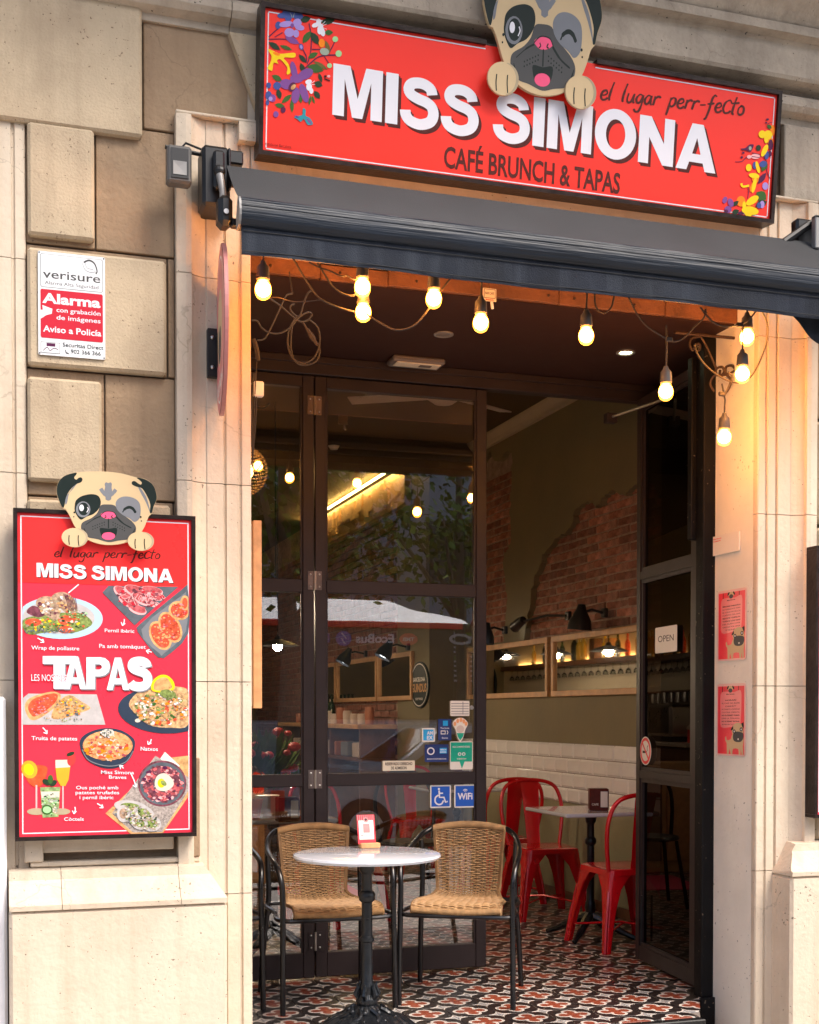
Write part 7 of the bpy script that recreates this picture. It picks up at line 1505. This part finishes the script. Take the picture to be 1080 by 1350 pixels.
for i in range(9):
    x = -12 + i * 3.6; m = MB().box(x, x + 2.6, -17.99, -17.9, .1, 3.1); m.build('shopfront', 'shutter' if i % 2 else 'bus_glass', ob); m = MB()
    for k in range(10): m.box(x + .05, x + 2.55, -17.88, -17.85, 2.1 + k * .12, 2.15 + k * .12)
    m.build('slat', 'slat_white', ob)
    for z in (4.6,): w1 = MB().box(x + .5, x + 2, -17.99, -17.94, z, z + 1.5).build('window', 'bus_glass', ob)
def lite_tree(x, y, h, s_, lab, n=2600, low=2.6):
    t = thing('street_tree', lab, 'tree', (x, y, ZS), 'plane trees along the street'); m = MB().tube([(x, y, ZS), (x + .1, y, 2), (x - .05, y + .1, h * .5), (x, y, h * .8)], [.2, .16, .12, .05], 10)
    for k in range(6): a = k * 1.05; m.tube([(x, y, 2.4 + k * .3), (x + cos(a) * .9, y + sin(a) * .9, 3.6 + k * .3), (x + cos(a) * 1.8, y + sin(a) * 1.8, 4.6 + k * .35)], [.08, .05, .02], 6)
    m.build('trunk', 'bark', t, True); m = MB(); m2 = MB()
    cl = [(x + random.gauss(0, s_ * .55), y + random.gauss(0, s_ * .5), random.uniform(low + .4, h)) for _ in range(34)]
    for i in range(n):
        c_ = random.choice(cl); q = Vector((random.gauss(c_[0], .42), random.gauss(c_[1], .42), random.gauss(c_[2], .38))); u = Vector((random.gauss(0, 1), random.gauss(0, 1), random.gauss(0, .6))).normalized() * .085; v = u.cross(Vector((random.random(), random.random(), random.random()))).normalized() * .07
        (m if i % 3 else m2).add([q - u, q + v, q + u, q - v], [(0, 1, 2, 3)])
    m.build('crown', 'leaf', t, kind='stuff'); m2.build('crown', 'leaf_pale', t, kind='stuff')
lite_tree(6.6, -13.6, 8, 1.9, 'plane tree whose trunk is mirrored in the middle of the right glass leaf', 3200); lite_tree(9.6, -14.2, 8.5, 2.0, 'plane tree mirrored at the right of the glass leaf'); lite_tree(2.6, -13.4, 8, 2.0, 'plane tree mirrored in the left glass leaf'); lite_tree(3.85, -5.6, 7.0, 1.5, 'nearer tree with low hanging leaves mirrored by the left stile', 2600, 3.2)
bus = thing('city_bus', 'white city bus with red stripe and black window band, mirrored in the glass doors', 'bus', (2, -7.9, ZS))
x0, x1, yb0, yb1 = -5.0, 7.45, -10.4, -7.86
MB().box(x0, x1 - .2, yb0, yb1, .15, 1.20, .06).build('lower_body', 'bus_grey', bus); MB().box(x0 + .02, x1 - .25, yb0 + .02, yb1 - .01, 1.201, 2.70, .02).build('window_band', 'bus_glass', bus); MB().box(x0, x1 - .1, yb0, yb1 + .005, 2.701, 2.80, .01).build('stripe', 'bus_red', bus)
m = MB(); P = crv([(x0, 2.80), (x0, 3.15), (x0 + 4, 3.19), (5.6, 3.19), (6.15, 3.19), (6.35, 3.12), (6.6, 3.02), (7.0, 2.95), (7.35, 2.88), (7.45, 2.80)], 3, False); n = len(P)
m.add([(a, yb0 + .05 + (b - 2.8) * 1.2, b + .001) for a, b in P] + [(a, yb1 - .01 - (b - 2.8) * 1.3, b + .001) for a, b in P], [(i, (i + 1) % n, n + (i + 1) % n, n + i) for i in range(n)] + [tuple(t) for t in tessellate_polygon([[Vector((a, b, 0)) for a, b in P]])] + [tuple(i + n for i in t) for t in tessellate_polygon([[Vector((a, b, 0)) for a, b in P]])]); m.build('roof', 'bus_white', bus)
for x in (-3.2, 4.6):
    MB().lathe([(0, -.14), (.3, -.14), (.46, -.1), (.48, .0), (.46, .1), (0, .1)], (x, yb1 - .05, .2), 28, 1).build('wheel', 'rubber', bus, True)
fr = Frame((6.35, yb1 + .008, 2.46), (-1, 0, 0), (0, 0, 1)); D = Draw(fr, lambda a, b: (a, b), bus, .001)
D.poly('logo', 'sticker_red', ell(-.05, .06, .16, .10, 0, 24)); D.text('lettering', 'print_white', 'TMB', (-.15, .03), (.05, .03), -.06, .03); D.text('lettering', 'print_white', 'EcoBus', (.2, .0), (.85, .0), -.14, .03); D.poly('logo', 'sticker_blue', ell(1.05, .06, .13, .12, 0, 24)); D.stroke('logo', 'print_white', [(1.08, .15), (1.0, .06), (1.08, .06), (1.02, -.03)], .03, 1); D.text('lettering', 'sticker_blue', 'Elèctric', (1.28, 0), (1.95, 0), -.14, .03); D.poly('logo', 'ceramic', ell(-.95, .08, .2, .09, 0, 24), [ell(-.95, .08, .14, .05, 0, 20)]); D.flush()
def car(x, y, mt, lab, L_=4.1):
    t = thing('parked_car', lab, 'car', (x, y, ZS), 'cars parked in front of the cafe'); z = ZS - .13
    P = crv([(-2.0, .35), (-2.05, .62), (-1.95, .85), (-1.4, .95), (-.95, 1.0), (-.35, 1.40), (.2, 1.46), (.9, 1.44), (1.5, 1.28), (1.95, 1.0), (2.05, .7), (2.02, .35)], 4, False); n = len(P); R = []
    for yy, s_, dz in ((-.80, .97, -.02), (-.86, 1, 0), (.86, 1, 0), (.80, .97, -.02)): R.append([(x + a * s_, y + (yy if b < .95 else yy * (1 - .16 * (b - .95) / .5)), z + b + dz) for a, b in P])
    m = MB(); m.add([p for r in R for p in r], [(i * n + j, i * n + j + 1, (i + 1) * n + j + 1, (i + 1) * n + j) for i in range(3) for j in range(n - 1)]); tr = tessellate_polygon([[Vector((a, b, 0)) for a, b in P]]); m.add(R[0], [tuple(q) for q in tr]); m.add(R[3], [tuple(q) for q in tr]); m.build('body', mt, t, True)
    for sy in (-1, 1):
        m = MB(); W_ = [(-.78, 1.0), (-.28, 1.34), (.3, 1.39), (.3, 1.0)]; W2 = [(.36, 1.0), (.36, 1.39), (1.0, 1.36), (1.45, 1.2), (1.55, 1.02)]
        for w_ in (W_, W2): m.add([(x + a, y + sy * (.865 * (1 - .16 * (b - .95) / .5)), z + b) for a, b in w_], [tuple(range(len(w_)))])
        m.build('side_window', 'bus_glass', t)
    MB().add([(x - .93, y - .66, z + 1.02), (x - .93, y + .66, z + 1.02), (x - .38, y + .6, z + 1.40), (x - .38, y - .6, z + 1.40)], [(0, 1, 2, 3)]).build('windscreen', 'bus_glass', t)
    for a in (-1.3, 1.3):
        for sy in (-1, 1): wh = MB().lathe([(0, -.1), (.28, -.1), (.32, -.06), (.32, .06), (.28, .1), (0, .1)], (x + a, y + sy * .79, z + .32), 24, 1).build('wheel', 'rubber', t, True); MB().lathe([(0, -.112), (.19, -.112), (.2, -.102), (0, -.102)] if sy < 0 else [(0, .112), (.19, .112), (.2, .102), (0, .102)], (x + a, y + sy * .79, z + .32), 18, 1).build('rim', 'steel', wh, True)
    m = MB()
    for sy in (-1, 1): m.box(x + 1.9, x + 2.02, y + sy * .7 - .14, y + sy * .7 + .14, z + .72, z + .95, .02)
    m.build('tail_light', 'tail_red', t)
car(5.15, -2.3, 'car_blue', 'blue grey car parked at the kerb, mirrored low in the right glass leaf'); car(.7, -2.3, 'car_silver', 'silver car parked at the kerb, mirrored low in the left glass leaf'); car(10.0, -2.4, 'car_silver', 'pale car parked farther along the kerb to the right')
